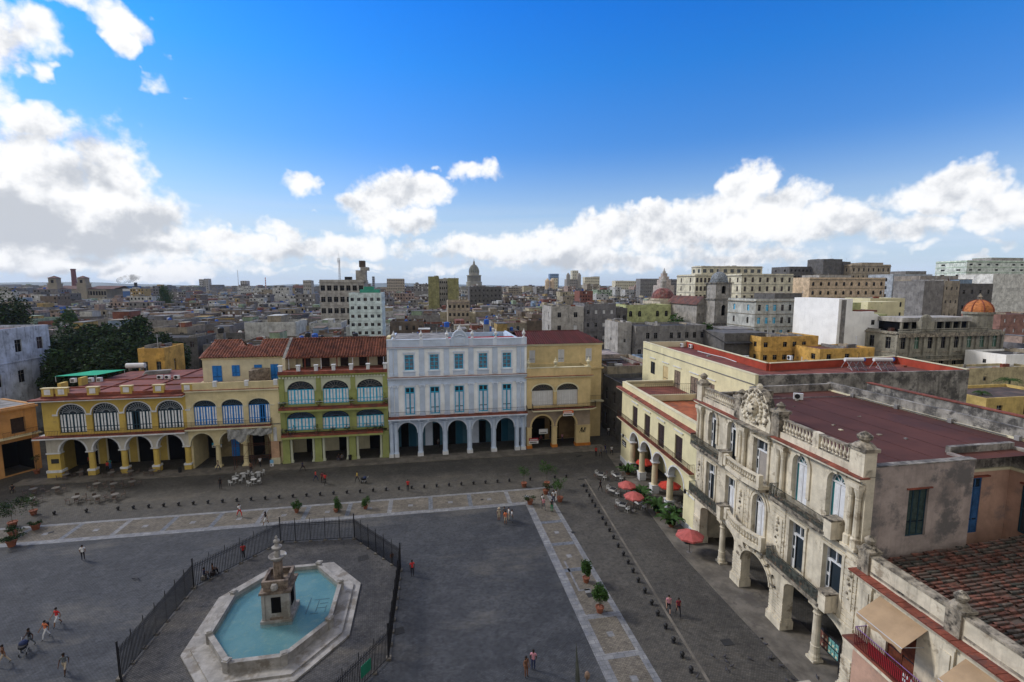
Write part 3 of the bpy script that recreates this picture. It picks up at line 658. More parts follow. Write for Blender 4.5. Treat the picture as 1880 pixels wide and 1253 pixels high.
# --- pale blue palace
x0, x1 = -6.6, 17.0
r = front_root('blue_palace', x0, 'pale blue palace with white urns on the parapet and five windows per storey', 'palace')
bays = [-3.02 + 4.13 * i for i in range(5)]
gar = [(-5.2, -1.95), (-.95, 2.3), (3.2, 6.5), (7.45, 10.72), (11.65, 14.85)]
mb = MB(); wall(mb, x0, x1, 7.0, 13.4, [(c - .78, c + .78, 7.3, 12.0, 0) for c in bays], 0, .4, BLUP); wall(mb, x0, x1, 13.4, 18.7, [(c - .74, c + .74, 14.9, 17.5, 0) for c in bays], 0, .4, BLUP)
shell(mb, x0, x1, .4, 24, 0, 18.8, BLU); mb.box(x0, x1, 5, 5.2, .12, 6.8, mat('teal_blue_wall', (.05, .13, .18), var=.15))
mb.box(x0, x1, .4, 5, 6.5, 6.9, BLUW)
for i, (a, b) in enumerate(gar):
    mb.box(a + .3, a + 1.6, 4.9, 5, .13, 4.6, BLUW if i % 2 else DARK); mb.box(a + 1.7, a + 2.9, 4.92, 5, .13, 4.2, DARK if i % 2 else mat('teal_door', (.012, .08, .13), var=.1))
mb.build('wall', r)
mb = MB()           # board lines
for zz in [7.2 + .32 * i for i in range(36)]:
    if abs(zz - 13.5) < .5: continue
    for i in range(5):
        c = bays[i]
        for a, b in ((c - 1.55, c - .95), (c + .95, c + 1.55)): mb.box(a, b, -.02, 0, zz, zz + .27, BLUP)
mb.build('board_cladding', r)
mb = MB(); wall(mb, x0, x1, 4.1, 6.75, [(a, b, 4.1, 4.3, 1.68) for a, b in gar], 0, .8, BLU, BLUW, back=True)
for a, b in gar: archivolt(mb, a, b, 4.3, 1.68, .2, 0, .08, BLUW)
mb.build('arcade', r)
for cx in (-1.45, 2.75, 6.97, 11.18):
    mb = MB(); mb.box(cx - .4, cx + .4, .05, .75, .1, 4.15, BLU); column(mb, cx, -.05, .1, 6.1, .36, BLU, WHITE, plinth=.35, pm=WHITE); mb.build('column', r)
for cx in (-6.2, -5.45, 15.35, 16.4):
    mb = MB(); mb.box(cx - .35, cx + .35, .3, .8, .1, 4.15, BLU); column(mb, cx, -.05, .1, 6.1, .33, BLU, WHITE, plinth=.35, pm=WHITE); mb.build('column', r)
mb = MB()
for cx in [-5.95, -5.2] + [b_ + 2.065 for b_ in bays[:4]] + [15.55, 16.3]:
    for (za, zb) in ((7.0, 12.3), (13.95, 18.5)):
        w = .28 if cx in (-5.95, -5.2, 15.55, 16.3) else .42
        mb.box(cx - w, cx + w, -.14, 0, za, zb, BLU); mb.box(cx - w - .07, cx + w + .07, -.2, 0, za, za + .5, BLU)
        if za < 8: mb.lathe(cx - w, -.2, [(.16, 12.05), (.16, 12.3)], BLUW, 8); mb.lathe(cx + w, -.2, [(.16, 12.05), (.16, 12.3)], BLUW, 8); mb.box(cx - w - .15, cx + w + .15, -.26, 0, 12.3, 12.42, BLUW)
mb.box(x0, x1, -.08, 0, 12.42, 13.3, BLU)
n = 70
for i in range(n): q = x0 + (x1 - x0) * i / n; mb.box(q + .06, q + .24, -.2, -.0, 13.1, 13.32, BLUW)
mb.build('pilaster', r)
mb = MB()
for i, c in enumerate(bays):
    for (a, b, z0_, z1_) in ((c - .74, c + .74, 14.9, 17.5), (c - .78, c + .78, 7.3, 12.0)):
        mb.box(a - .2, a, -.1, 0, z0_ - .1, z1_ + .2, BLUW); mb.box(b, b + .2, -.1, 0, z0_ - .1, z1_ + .2, BLUW); mb.box(a - .25, b + .25, -.16, 0, z1_ + .2, z1_ + .45, BLUW)
    mb.box(c - 1.1, c + 1.1, -.18, 0, 14.6, 14.78, BLUW); mb.box(c - 1.0, c + 1.0, -.06, 0, 13.95, 14.6, BLU)
mb.build('window_surround', r)
for c in bays:
    rect_window(r, c - .74, c + .74, 14.9, 17.5, 0, TBLUE, None, yd=.16, leaves=2, transom=.22, fw=.12, rows=3, glass=mat('pale_glass', (.16, .19, .24), rough=.2, var=.3, scale=2, spec=.6))
    w = rect_window(r, c - .78, c + .78, 7.3, 12.0, 0, TBLUE, BLUW, yd=.16, leaves=2, transom=.2, fw=.15, rows=1, name='tall_window')
mb = MB(); z = cornice(mb, x0, x1, 0, 13.38, BLUW, ((.15, .1), (.4, .12), (.5, .12)), ends=False); mb.box(x0, x1, -.48, -.01, z, z + .05, TERRA)
z = cornice(mb, x0, x1, 0, 18.45, BLUW, ((.1, .1), (.3, .12), (.42, .1)), ends=False); mb.box(x0, x1, -.4, -.01, z, z + .04, TERRA); mb.build('cornice', r)
mb = MB(); mb.box(x0, x1, -.05, .35, 18.8, 19.95, BLU); mb.box(x0, x1, -.12, .42, 19.95, 20.1, BLUW); mb.box(x0, x0 + .4, .42, 22, 18.8, 19.1, BLU); mb.box(x1 - .4, x1, .42, 22, 18.8, 19.2, BLU)
for cx in (-6.0, -1.0, 3.4, 7.3, 11.4, 16.4): mb.box(cx - .35, cx + .35, -.1, .4, 18.82, 19.94, BLUW)
mb.build('parapet', r)
for cx in (-5.45, -1.0, 3.3, 7.55, 11.6, 16.5): mb = MB(); urn(mb, cx, .15, 20.1, WHITE, 1.0); mb.build('urn', r)
mb = MB(); c = 5.4
pts = [(c - 1.45, 18.9), (c + 1.45, 18.9), (c + 1.45, 20.35)] + [(c + 1.2 * math.cos(math.pi * i / 12), 20.4 + 1.15 * math.sin(math.pi * i / 12)) for i in range(13)] + [(c - 1.45, 20.35)]
for y_ in (-.2, .4): mb.face([(p[0], y_, p[1]) for p in (pts if y_ < 0 else pts[::-1])], BLU)
for p, q in zip(pts, pts[1:] + pts[:1]): mb.face([(p[0], -.2, p[1]), (p[0], .4, p[1]), (q[0], .4, q[1]), (q[0], -.2, q[1])], BLUW)
archivolt(mb, c - 1.0, c + 1.0, 20.4, .95, .2, -.2, .1, BLUW); mb.box(c - .9, c + .9, -.26, -.2, 19.2, 20.2, BLUW); mb.box(c - .7, c + .7, -.3, -.26, 19.35, 20.05, BLU)
for i in range(7): mb.ball((c - .6 + .2 * i, -.28, 20.55 + .25 * math.sin(i * .52)), .12, BLUW, 5)
mb.ball((c, 0, 21.7), .3, WHITE, 6); mb.ball((c - .28, 0, 21.55), .18, WHITE, 5); mb.ball((c + .28, 0, 21.55), .18, WHITE, 5); mb.lathe(c, 0, [(.12, 21.9), (.18, 22.1), (.02, 22.35)], WHITE, 8)
mb.build('crest_pediment', r)
mb = MB(); mb.box(x0, x1, -1.15, 0, 6.65, 6.85, BLUW); mb.box(x0, x1, -1.1, -.003, 6.85, 7.1, TERRA)
for i in range(16): q = x0 + .3 + i * 1.53; mb.box(q, q + .2, -1.0, 0, 6.35, 6.65, BLUW)
mb.build('balcony', r); railing(r, [(x0 + .05, 0), (x0 + .05, -1.05), (x1 - .05, -1.05), (x1 - .05, 0)], 7.1, .95, step=.15)
mb = MB(); mb.box(x0 + .4, 4, .42, 22, 18.8, 19.0, GREYP); mb.box(4, x1 - .4, .42, 12, 18.8, 19.1, mat('bright_red_roof', (.27, .03, .02), var=.15)); mb.build('roof', r)
seat(r, x0)
# --- ochre house with the maroon hipped roof
x0, x1 = 17.05, 28.75
r = front_root('arcade_house', x0, 'ochre street corner house with two white shuttered arches and maroon hipped roof', 'house')
up = [(17.95, 21.85), (22.5, 26.4)]; gr = [(17.95, 21.75), (22.6, 26.15)]
mb = MB(); wall(mb, x0, x1, 7.4, 14.55, [(a, b, 7.8, 10.5, 1.2) for a, b in up], 0, .5, OCH); shell(mb, x0, x1, .5, 5.2, 0, 14.5, OCH); mb.box(x0 + .36, x1 - .36, 4.7, 4.84, .12, 7, mat('dark_ochre_inner', (.20, .13, .06), var=.2))  # arcade's dark interior put into a darker ochre inner wall
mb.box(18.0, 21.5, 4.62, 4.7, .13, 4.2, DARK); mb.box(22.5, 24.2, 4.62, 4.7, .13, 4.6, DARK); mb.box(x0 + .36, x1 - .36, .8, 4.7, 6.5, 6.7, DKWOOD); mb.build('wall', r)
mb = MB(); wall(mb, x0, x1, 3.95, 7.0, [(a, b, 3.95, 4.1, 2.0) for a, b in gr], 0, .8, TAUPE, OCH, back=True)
for a, b in gr: archivolt(mb, a, b, 4.1, 1.95, .3, 0, .07, OCH)
mb.build('arcade', r)
for a, b in ((x0 + .1, 17.95), (21.75, 22.6), (26.15, x1 + .05)):
    mb = MB(); mb.box(a, b, -.05, .8, .6, 3.95, OCH); mb.box(a - .1, b + .1, -.15, .9, .1, .65, ORG); mb.box(a - .06, b + .06, -.12, .86, 3.8, 3.98, OCH); mb.build('pier', r)
for a, b in up: arched_window(r, a, b, 7.8, 10.5, 1.2, 0, mat('white_frame', (.5, .5, .5), var=0), WHITE, bar=mat('fan_bar_brown', (.12, .09, .07), var=0), leaves=4, cols=3)
mb = MB()
for a, b in up: archivolt(mb, a, b, 10.5, 1.2, .22, 0, .09, CRMW)
mb.box(21.95, 22.4, -.12, 0, 7.8, 10.3, OCH); mb.box(21.88, 22.47, -.16, 0, 10.3, 10.5, CRMW); z = cornice(mb, x0, x1, 0, 12.75, CRMW, ((.12, .1), (.3, .1), (.45, .12))); mb.box(x0 - .3, x1 + .4, -.5, -.01, z, z + .06, TERRA)
mb.build('moulding', r)
mb = MB(); mb.prism([(x0 + .9, -1.1), (27.9, -1.1), (29.0, -.9), (29.9, -.1), (29.9, .6), (x0 + .9, 0)], 7.0, 7.25, CRMW, TERRA); mb.build('balcony', r)
railing(r, [(x0 + .95, 0), (x0 + .95, -1.05), (27.9, -1.05), (28.9, -.8), (29.8, -.05), (29.8, .6)], 7.25, 1.0, step=.14, fancy=True)
for cx in (17.35, 22.3, 28.35): mb = MB(); urn(mb, cx, .25, 14.65, CRMW, 1.15); mb.build('urn', r)
mb = MB(); mb.box(x0, x1, .5, 5.2, 13.4, 13.55, mat('green_roof_felt', (.07, .12, .045), var=.2)); mb.box(x0, x1, -.06, .56, 14.55, 14.66, CRMW); mb.build('roof', r)
seat(r, x0)
bx0, bx1, by = 17.05, 32.7, 86.0
b = [at(965, 632, by).z, at(1103, 629, by).z]; ez = 18.2
mb = MB(); wall(mb, bx0, bx1, 0, ez, [(18.6, 19.7, 14.7, 17.05, 0), (24.1, 25.3, 14.7, 17.1, 0), (29.5, 30.7, 14.8, 17.2, 0)], 5.2, .4, OCH); shell(mb, bx0, bx1, 5.6, 22, 0, ez, OCH)
mb.box(28.8, bx1 + .35, 4.9, 5.2, 13.3, 13.6, OCH); mb.box(bx0, bx1 + .2, 5.0, 5.2, ez - .35, ez - .05, CRMW); mb.box(28.8, bx1 + .3, 4.3, 5.2, 7.0, 7.25, CRMW); mb.build('rear_wing', r, loc=(-x0, 0, 0))
w = [rect_window(r, a, c_, z0_, z1_, 5.2, PLW, mat('white_shutter', (.5, .5, .52), var=.05), yd=.1) for a, c_, z0_, z1_ in ((18.6, 19.7, 14.7, 17.05), (24.1, 25.3, 14.7, 17.1), (29.5, 30.7, 14.8, 17.2), (29.6, 30.6, 7.8, 10.8))]
for o in w: o.location.x = -x0
o = railing(r, [(28.85, 4.4), (32.9, 4.4), (32.9, 5.2)], 7.25, 1.0, step=.15); o.location.x = -x0
mb = MB(); rl = at(963, 609, 92.5); rr_ = at(1063, 608, 92.5); zr = rl.z; e0, e1 = bx0 - .1, bx1 + .35
A_, B_, C_, D_ = (e0, 4.8, ez), (e1, 4.8, ez), (e1, 22.3, ez), (e0, 22.3, ez); E_, F_ = (e0, 11.7, zr), (rr_.x, 11.7, zr)
mb.face([A_, B_, F_, E_], TILEM); mb.face([B_, C_, F_], mat('maroon_tile_side', (.125, .022, .022), var=.2, scale=.7, pattern=tilerows(.36, 'y'))); mb.face([C_, D_, E_, F_], TILEM)
mb.box(e0, e1, 4.75, 22.35, ez - .06, ez, CRMW)
n = int((e1 - e0) / .42)
for i in range(n):
    x = e0 + .2 + i * .42; t = 1.0 if x < rr_.x else (e1 - x) / (e1 - rr_.x)
    mb.tube((x, 4.75, ez + .03), (x, 4.8 + 6.9 * t, ez + (zr - ez) * t + .03), .11, TILEM, 5)
mb.tube((E_[0], E_[1], zr + .05), (F_[0], F_[1], zr + .05), .14, TILEM, 6)
mb.build('hipped_roof', r, loc=(-x0, 0, 0))
# logo marks on the corner pier (three slanted black strokes)
mb = MB(); LG = mat('black_sign_paint', (.01, .01, .01), var=0)
def stroke(xa, za, xb, zb, w): mb.face([(xa, -.07, za), (xa + w, -.07, za), (xb + w, -.07, zb), (xb, -.07, zb)], LG)
stroke(26.75, 2.6, 27.15, 3.55, .12); stroke(27.15, 2.6, 27.15, 3.55, .22); stroke(27.4, 2.6, 27.7, 3.5, .2); stroke(27.7, 2.6, 27.95, 3.5, .1); stroke(26.8, 2.95, 27.3, 2.95, .1); mb.face([(26.9, -.07, 2.95), (27.7, -.07, 2.95), (27.7, -.07, 3.05), (26.9, -.07, 3.05)], LG)
mb.build('painted_logo', r, loc=(-x0, 0, 0))
# ---------------------------------------------------------------- right row (local x runs towards the viewer, y into the houses)
RA = R(-93.5); RU = Vector((math.cos(RA), math.sin(RA), 0)); RV = Vector((-math.sin(RA), math.cos(RA), 0)); RO = Vector((31.4, 73.0, 0))
def right_root(name, u0, label, cat): return empty(name, RO + RU * u0, RA, label, cat)
def r2w(u, v, z=0): return RO + RU * u + RV * v + Vector((0, 0, z))
def w2r(p): d = Vector((p[0], p[1], 0)) - RO; return d.dot(RU), d.dot(RV)
SALP = mat('light_yellow_stucco', (.66, .60, .37), var=.08, scale=.4, streak=.1)
# --- pale yellow arcade house
x0, x1 = 0.2, 24.95
r = right_root('arcade_house', x0, 'pale yellow arcade house with four dark doors above a long iron balcony', 'house')
gr = [(4.35, 8.05), (8.6, 12.75), (13.2, 17.5), (18.1, 22.3)]
drs = [(5.0, 7.0), (9.7, 11.75), (14.4, 16.4), (19.5, 21.5)]
mb = MB(); wall(mb, x0, x1, 7.0, 13.3, [(a, b, 7.5, 10.65, 0) for a, b in drs], 0, .5, SALP)
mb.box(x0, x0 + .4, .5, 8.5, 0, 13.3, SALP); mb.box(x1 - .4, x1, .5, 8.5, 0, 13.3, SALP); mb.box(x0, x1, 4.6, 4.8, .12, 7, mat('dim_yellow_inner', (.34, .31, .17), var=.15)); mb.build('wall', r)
mb = MB(); wall(mb, x0, x1, 4.6, 7.0, [(a, b, 4.6, 4.75, 1.75) for a, b in gr], 0, .8, SALP, WHITE, back=True)
for a, b in gr: archivolt(mb, a, b, 4.75, 1.75, .2, 0, .07, WHITE)
mb.build('arcade', r)
for a, b in ((x0, 4.35), (22.3, x1)):
    mb = MB(); mb.box(a, b, 0, .8, .1, 4.6, SALP); mb.box(a - .02, b + .02, -.08, .85, .1, .9, WHITE); mb.box(a, b, -.06, .8, 4.45, 4.62, WHITE); mb.build('pier', r)
PEACH = mat('peach_column', (.58, .50, .33), var=.1)
for cx in (4.45, 8.33, 12.98, 17.8):
    mb = MB(); mb.box(cx - .5, cx + .5, -.1, .9, .1, 1.2, WHITE); mb.box(cx - .56, cx + .56, -.16, .96, 1.2, 1.32, WHITE)
    mb.lathe(cx, .4, [(.5, 1.32), (.42, 1.5), (.42, 3.2), (.38, 4.2), (.5, 4.35), (.58, 4.5)], PEACH, 14); mb.box(cx - .55, cx + .55, -.12, .9, 4.5, 4.66, WHITE); mb.build('column', r)
mb = MB(); mb.box(x0 - .6, x1 - .3, -.65, 0, 7.25, 7.4, CRMW); mb.box(x0 - .58, x1 - .33, -.63, -.003, 7.4, 7.5, TERRA); mb.box(x0 - .6, x0, 0, 3, 7.25, 7.4, CRMW)
for i in range(12): q = x0 + i * 2.1; mb.box(q, q + .12, -.5, 0, 7.12, 7.25, DKWOOD)
mb.build('balcony', r); railing(r, [(x0 - .53, 2.9), (x0 - .53, -.58), (x1 - .38, -.58), (x1 - .38, 0)], 7.5, 1.05, m=mat('brown_iron', (.03, .014, .012), var=0), step=.16, r=.014)
for a, b in drs:
    rect_window(r, a, b, 7.5, 10.65, 0, DKWOOD, DKWOOD, yd=.2, leaves=2, name='balcony_door')
mb = MB()
for a, b in drs: mb.box(a - .25, b + .15, -.16, 0, 11.2, 11.32, WHITE); mb.box(a - .15, b + .05, -.1, 0, 11.1, 11.2, SALP)
mb.build('lintel', r)
mb = MB(); mb.box(x0 - .8, x1, -.75, 0, 12.2, 12.32, CRMW); mb.prism([(x0 - .85, -.8), (x1, -.8), (x1, -.003), (x0 - .85, -.003)], 12.32, 12.5, TERRA); mb.box(x0 - .02, x1, -.03, .5, 13.3, 13.42, CRMW); mb.build('cornice', r)
mb = MB(); mb.box(x0 + .4, 8.0, .5, 8.5, 12.3, 12.5, REDROOF); mb.box(8.2, x1 - .4, .5, 8.5, 11.6, 11.9, mat('orange_roof_coating', (.34, .105, .05), var=.2, scale=.5, stain=((.16, .07, .05), .35, .5))); mb.box(7.9, 8.3, .5, 8.5, 12.0, 12.9, CRMW); mb.box(x0, x0 + .4, .5, 8.5, 13.0, 13.5, CRMW); mb.build('roof', r)
railing(r, [(8.1, .6), (8.1, 8.3)], 12.9, 1.6, step=.3, fancy=True, name='terrace_railing', r=.018)
mb = MB(); mb.box(.9, 2.6, -.06, 0, 3.0, 3.9, mat('dark_plaque', (.03, .03, .03), var=0)); mb.box(1.05, 2.45, -.065, -.061, 3.15, 3.3, WHITE); mb.box(1.05, 2.2, -.065, -.061, 3.5, 3.62, WHITE); mb.build('plaque', r)
for q in (2.2, 23.4): mb = MB(); mb.tube((q, 0, 4.9), (q, -.4, 5.1), .03, IRON, 4); mb.lathe(q, -.4, [(.06, 4.6), (.14, 4.7), (.16, 5.05), (.05, 5.2)], IRON, 6); mb.build('lantern', r)
seat(r, x0)
# --- long pale yellow building behind with the red roof
VB = 8.5
P = [gnd(x, y, 18.3) for x, y in ((1183, 628), (1387, 690), (1780, 680), (1645, 655), (1411, 668), (1262, 627))]
r = empty('rear_building', (P[1].x, P[1].y, 0), RA, 'long pale yellow building with bright red flat roof behind the pale yellow arcade house', 'building')
ul = w2r(P[1])[0]
mb = MB()
us = w2r(P[0])[0]; ue = w2r(P[1])[0]
ops = [(-8.8, -6.9, 13.0, 15.2, 0), (-3.5, -1.5, 12.4, 15.3, 0), (.85, 3.0, 12.2, 15.3, 0), (6.3, 8.7, 12.1, 15.3, 0), (11.2, 13.2, 12.1, 15.3, 0)]
wall(mb, us, ue, 0, 18.3, ops, VB, .4, SALP)
poly = [w2r(p) for p in P]
q = [(us, VB + .4), (ue, VB + .4)]
def wseg(mb, a, b, t, z0, z1, m, inner=None):
    d = Vector((b[0] - a[0], b[1] - a[1], 0)); L = d.length; d.normalize(); n = Vector((-d.y, d.x, 0)) * t
    mb.prism([(a[0], a[1]), (b[0], b[1]), (b[0] + n.x, b[1] + n.y), (a[0] + n.x, a[1] + n.y)], z0, z1, m)
wseg(mb, (ue, VB + .4), poly[2], .4, 0, 17.2, LICH); mb.build('wall', r, loc=(-ul, -VB, 0))
mb = MB(); wseg(mb, (ue, VB + .4), poly[2], .4, 17.2, 18.3, LICH); wseg(mb, (ue, VB + .35), poly[2], .5, 17.1, 17.22, TERRA)
RIN = mat('bright_red_parapet', (.33, .05, .025), var=.15, scale=.6)
for a, b in ((2, 3), (3, 4), (4, 5)):
    wseg(mb, poly[a], poly[b], .3, 0, 17.3, LICH); wseg(mb, poly[a], poly[b], .3, 17.3, 18.35, RIN); wseg(mb, poly[a], poly[b], .38, 18.35, 18.45, CRMW)
wseg(mb, poly[5], poly[0], .3, 0, 18.3, CRMW)
mb.box(us, ue, VB - .03, VB + .45, 18.3, 18.42, CRMW); mb.box(us, ue + .02, VB - .08, VB, 17.1, 17.22, GREYP)
mb.build('parapet', r, loc=(-ul, -VB, 0))
mb = MB(); mb.face([(p[0], p[1], 17.3) for p in ([(us, VB + .3)] + [(ue, VB + .3)] + poly[2:])], REDROOF); mb.build('roof', r, loc=(-ul, -VB, 0))
for i, (a, b, c, d, e) in enumerate(ops):
    o = rect_window(r, a, b, c, d, VB, DKWOOD if i != 1 else OCH, (mat('grey_wood', (.20, .15, .11), var=.3, scale=3) if i != 1 else OCH) if i else None, yd=.1, leaves=2, name='window' if i == 0 else 'door'); o.location = (-ul, -VB, 0)
mb = MB()
for a, b, c, d, e in ops: mb.box(a - .3, b + .3, VB - .16, VB - .09, 15.85, 15.98, WHITE)
mb.build('lintel', r, loc=(-ul, -VB, 0))
# --- cream stone palace
x0, x1 = 25.0, 47.2
r = right_root('stone_palace', x0, 'ornate cream stone palace with balustrade, carved crest and arched balcony windows', 'palace')
U = [(27.35, 28.85, 'arch'), (30.95, 32.45, 'arch'), (35.2, 37.2, 'rect'), (40.35, 42.0, 'archb'), (44.0, 45.7, 'archb')]
Lw = [(27.3, 29.0, 'rect'), (31.05, 32.7, 'rect'), (35.55, 37.35, 'arch'), (40.45, 42.15, 'rect'), (44.1, 45.85, 'rect')]
ou = [(a, b, 11.7, 14.9, .85) if k != 'rect' else (a, b, 11.7, 15.4, 0) for a, b, k in U]
ol = [(a, b, 6.0, 10.1, 0) if k == 'rect' else (a, b, 6.0, 9.4, .95) for a, b, k in Lw]
mb = MB(); wall(mb, x0, x1, 5.4, 10.9, ol, 0, .6, STN); wall(mb, x0, x1, 10.9, 16.3, ou, 0, .6, STN)
mb.box(x0, x0 + .4, .6, 17, 0, 16.5, STN); mb.box(x1 - .4, x1, .6, 1.2, 0, 16.2, STNG); mb.box(x0, x1, 5.4, 5.6, .1, 5.4, mat('dim_stone_inner', (.50, .45, .36), var=.2)); mb.box(x0, x1, .6, 5.4, 5.2, 5.4, STN)
for q in (27, 31, 36, 41, 44.5): mb.box(q, q + 1.6, 5.34, 5.4, .1, 3.6, DKWOOD)
mb.build('wall', r)
gr = [(26.35, 32.95, 4.0, .95), (34.3, 38.55, 2.9, 1.85), (40.2, 46.4, 4.0, 1.0)]
mb = MB(); wall(mb, x0, x1, 2.9, 5.4, [(a, b, 2.9, zt, rs) for a, b, zt, rs in gr], 0, .9, STN, back=True)
archivolt(mb, 34.3, 38.55, 2.9, 1.75, .35, 0, .12, STN); archivolt(mb, 34.3, 38.55, 2.9, 1.75, .12, 0, .2, STN)
for i in range(9):       # voussoirs
    th = math.pi * (i + .5) / 9; c, s_ = math.cos(th), math.sin(th); mb.tube((36.42 - 2.3 * c, -.12, 2.9 + 1.95 * s_), (36.42 - 2.85 * c, -.12, 2.9 + 2.45 * s_), .1, STND, 4)
mb.build('arcade', r)
for a, b in ((x0, 26.35), (32.95, 34.3), (38.55, 40.2), (46.4, x1)):
    mb = MB(); mb.box(a, b, 0, .9, .1, 2.9, STN)
    for k in range(7): mb.box(a - .03, b + .03, -.06, .0, .95 + k * .3, 1.18 + k * .3, STN)
    mb.box(a - .12, b + .12, -.22, 1.0, .1, .8, STN); mb.box(a - .06, b + .06, -.14, .95, .8, .95, STN); mb.build('pier', r)
for cx in (30.25, 43.5):
    mb = MB(); mb.box(cx - .42, cx + .42, .0, .85, .1, .3, STN); mb.lathe(cx, .42, [(.40, .3), (.40, .55), (.34, .7), (.33, 1.3), (.36, 1.35), (.30, 1.4), (.27, 3.9), (.34, 4.0), (.26, 4.1), (.28, 4.25), (.46, 4.55), (.3, 4.6)], STN, 14); mb.box(cx - .48, cx + .48, -.05, .9, 4.6, 4.95, STN); mb.build('column', r)
mb = MB()            # rusticated courses, pilasters, panels, swags
for a, b in ((25.05, 26.6), (33.0, 34.5), (38.3, 39.9), (46.1, 47.15)):
    for k in range(12): mb.box(a, b, -.07, 0, 5.5 + k * .43, 5.5 + k * .43 + .36, STN)
    mb.box(a + .25, b - .25, -.12, -.07, 6.6, 9.6, STN)
    for k in range(7): mb.ball(((a + b) / 2 + .12 * math.sin(k * 2.1), -.14, 9.5 - k * .35), .17 - .012 * k, STND if k % 2 else STN, 4)
for cx in (25.35, 26.0, 33.35, 33.95, 38.75, 39.35, 46.25, 46.85):
    mb.lathe(cx, -.18, [(.3, 11.2), (.3, 11.9), (.2, 12.0), (.2, 12.2), (.17, 14.6), (.19, 14.7), (.17, 14.8), (.28, 15.3), (.3, 15.45)], STN, 9); mb.box(cx - .3, cx + .3, -.5, 0, 11.05, 11.25, STN); mb.box(cx - .3, cx + .3, -.48, 0, 15.45, 15.8, STN)
for a, b, k in U:
    if k != 'rect': archivolt(mb, a, b, 14.9, .85, .3, 0, .12, STN, legs=2.4); mb.box((a + b) / 2 - .15, (a + b) / 2 + .15, -.28, 0, 15.7, 16.1, STN)
    else:
        mb.box(a - .25, a, -.12, 0, 11.6, 15.4, STN); mb.box(b, b + .25, -.12, 0, 11.6, 15.4, STN); mb.box(a - .4, b + .4, -.25, 0, 15.4, 15.58, STN)
        for i in range(11): t = i / 10; mb.ball((a - .2 + (b - a + .4) * t, -.18, 15.65 + .35 * math.sin(math.pi * t)), .15, STN, 4)
    mb.box(a - .5, b + .5, -.05, 0, 11.3, 11.7, STN)
for a, b, k in Lw:
    if k == 'rect': mb.box(a - .22, a, -.1, 0, 5.9, 10.1, STN); mb.box(b, b + .22, -.1, 0, 5.9, 10.1, STN); mb.box(a - .3, b + .3, -.14, 0, 10.1, 10.3, STN)
    else:
        archivolt(mb, a, b, 9.4, .95, .22, 0, .14, STN, legs=3.3); archivolt(mb, a - .35, b + .35, 9.4, 1.3, .16, 0, .1, STN)
        for kk in range(10): mb.box(34.5, 34.95, -.05, 0, 6 + kk * .43, 6.36 + kk * .43, STN); mb.box(37.9, 38.3, -.05, 0, 6 + kk * .43, 6.36 + kk * .43, STN)
mb.box(x0, x1, -.2, 0, 10.75, 10.95, STN); mb.box(x0, x1, -.12, 0, 5.25, 5.45, STN)
z = cornice(mb, x0 - .1, x1 + .1, 0, 15.85, STN, ((.15, .15), (.38, .12), (.6, .15)), ends=False)
for i in range(62): q = x0 + .1 + i * .357; mb.box(q, q + .2, -.42, -.16, 16.0, 16.13, STN)
mb.build('stone_moulding', r)
mb = MB(); mb.box(x0 - .2, 33.2, -.66, 0.1, 16.27, 16.36, TERRA); mb.box(33.2, 38.2, -.95, 0.1, 16.27, 16.37, STND); mb.box(38.2, x1 + .15, -.66, 0.1, 16.27, 16.36, TERRA); mb.build('tile_ledge', r)

# parapet, pedestals, crest
mb = MB(); mb.box(x0, x1, -.15, .35, 16.36, 16.85, STN)
for a, b in ((26.0, 32.2), (38.7, 42.3), (42.9, 46.0)): baluster_run(mb, (a, .1), (b, .1), 16.85, 1.15, STN, step=.34, r=.13, capm=STND)
mb.box(42.3, 42.9, -.1, .35, 16.85, 18.0, STN); mb.build('balustrade', r)
for i, (cx, w, zt) in enumerate(((25.5, .5, 18.4), (32.7, .5, 18.5), (38.2, .5, 18.6), (46.6, .6, 18.3))):
    mb = MB(); mb.box(cx - w, cx + w, -.3, .6, 16.36, zt - .25, STN if i in (0, 3) else STND); mb.box(cx - w - .12, cx + w + .12, -.42, .72, zt - .25, zt, STND)
    if i in (0, 3): mb.lathe(cx, .15, [(w * 1.2, zt), (w * .8, zt + .25), (w * .4, zt + .35), (w * .75, zt + .55), (w * .8, zt + .75), (w * .35, zt + .95), (.02, zt + 1.05)], STND, 10)
    else: mb.lathe(cx, .15, [(w, zt), (w * .6, zt + .2), (w * .8, zt + .4), (w * .3, zt + .6), (.02, zt + .7)], STND, 8)
    mb.build('pedestal', r)
mb = MB(); c = 35.45; random.seed(5)
pts = [(c - 2.2, 16.36), (c + 2.2, 16.36), (c + 2.3, 17.3)] + [(c + 2.0 * math.cos(math.pi * i / 14), 17.6 + 2.3 * math.sin(math.pi * i / 14)) for i in range(1, 14)] + [(c - 2.3, 17.3)]
mb.face([(p[0], -.35, p[1]) for p in pts], STN); mb.face([(p[0], .35, p[1]) for p in pts[::-1]], STND)
for p, q in zip(pts, pts[1:] + pts[:1]): mb.face([(p[0], -.35, p[1]), (p[0], .35, p[1]), (q[0], .35, q[1]), (q[0], -.35, q[1])], STND)
for i in range(22):
    th = math.pi * 2 * i / 22; mb.ball((c + 1.0 * math.cos(th), -.42, 18.0 + 1.25 * math.sin(th)), .17, STN, 4)
for i in range(26):
    th = math.pi * (i / 25) * 1.2 - .3; rr = 1.75 + .15 * math.sin(i * 2.3); mb.ball((c + rr * math.cos(th), -.36, 17.7 + rr * 1.1 * math.sin(th)), random.uniform(.12, .2), STND, 4)
for i in range(30): mb.ball((c + random.uniform(-1.7, 1.7), -.4, 16.75 + random.uniform(0, .8)), random.uniform(.1, .24), random.choice((STN, STN, STND)), 4)
mb.ball((c, -.45, 18.1), .55, STN, 6, 1.3)
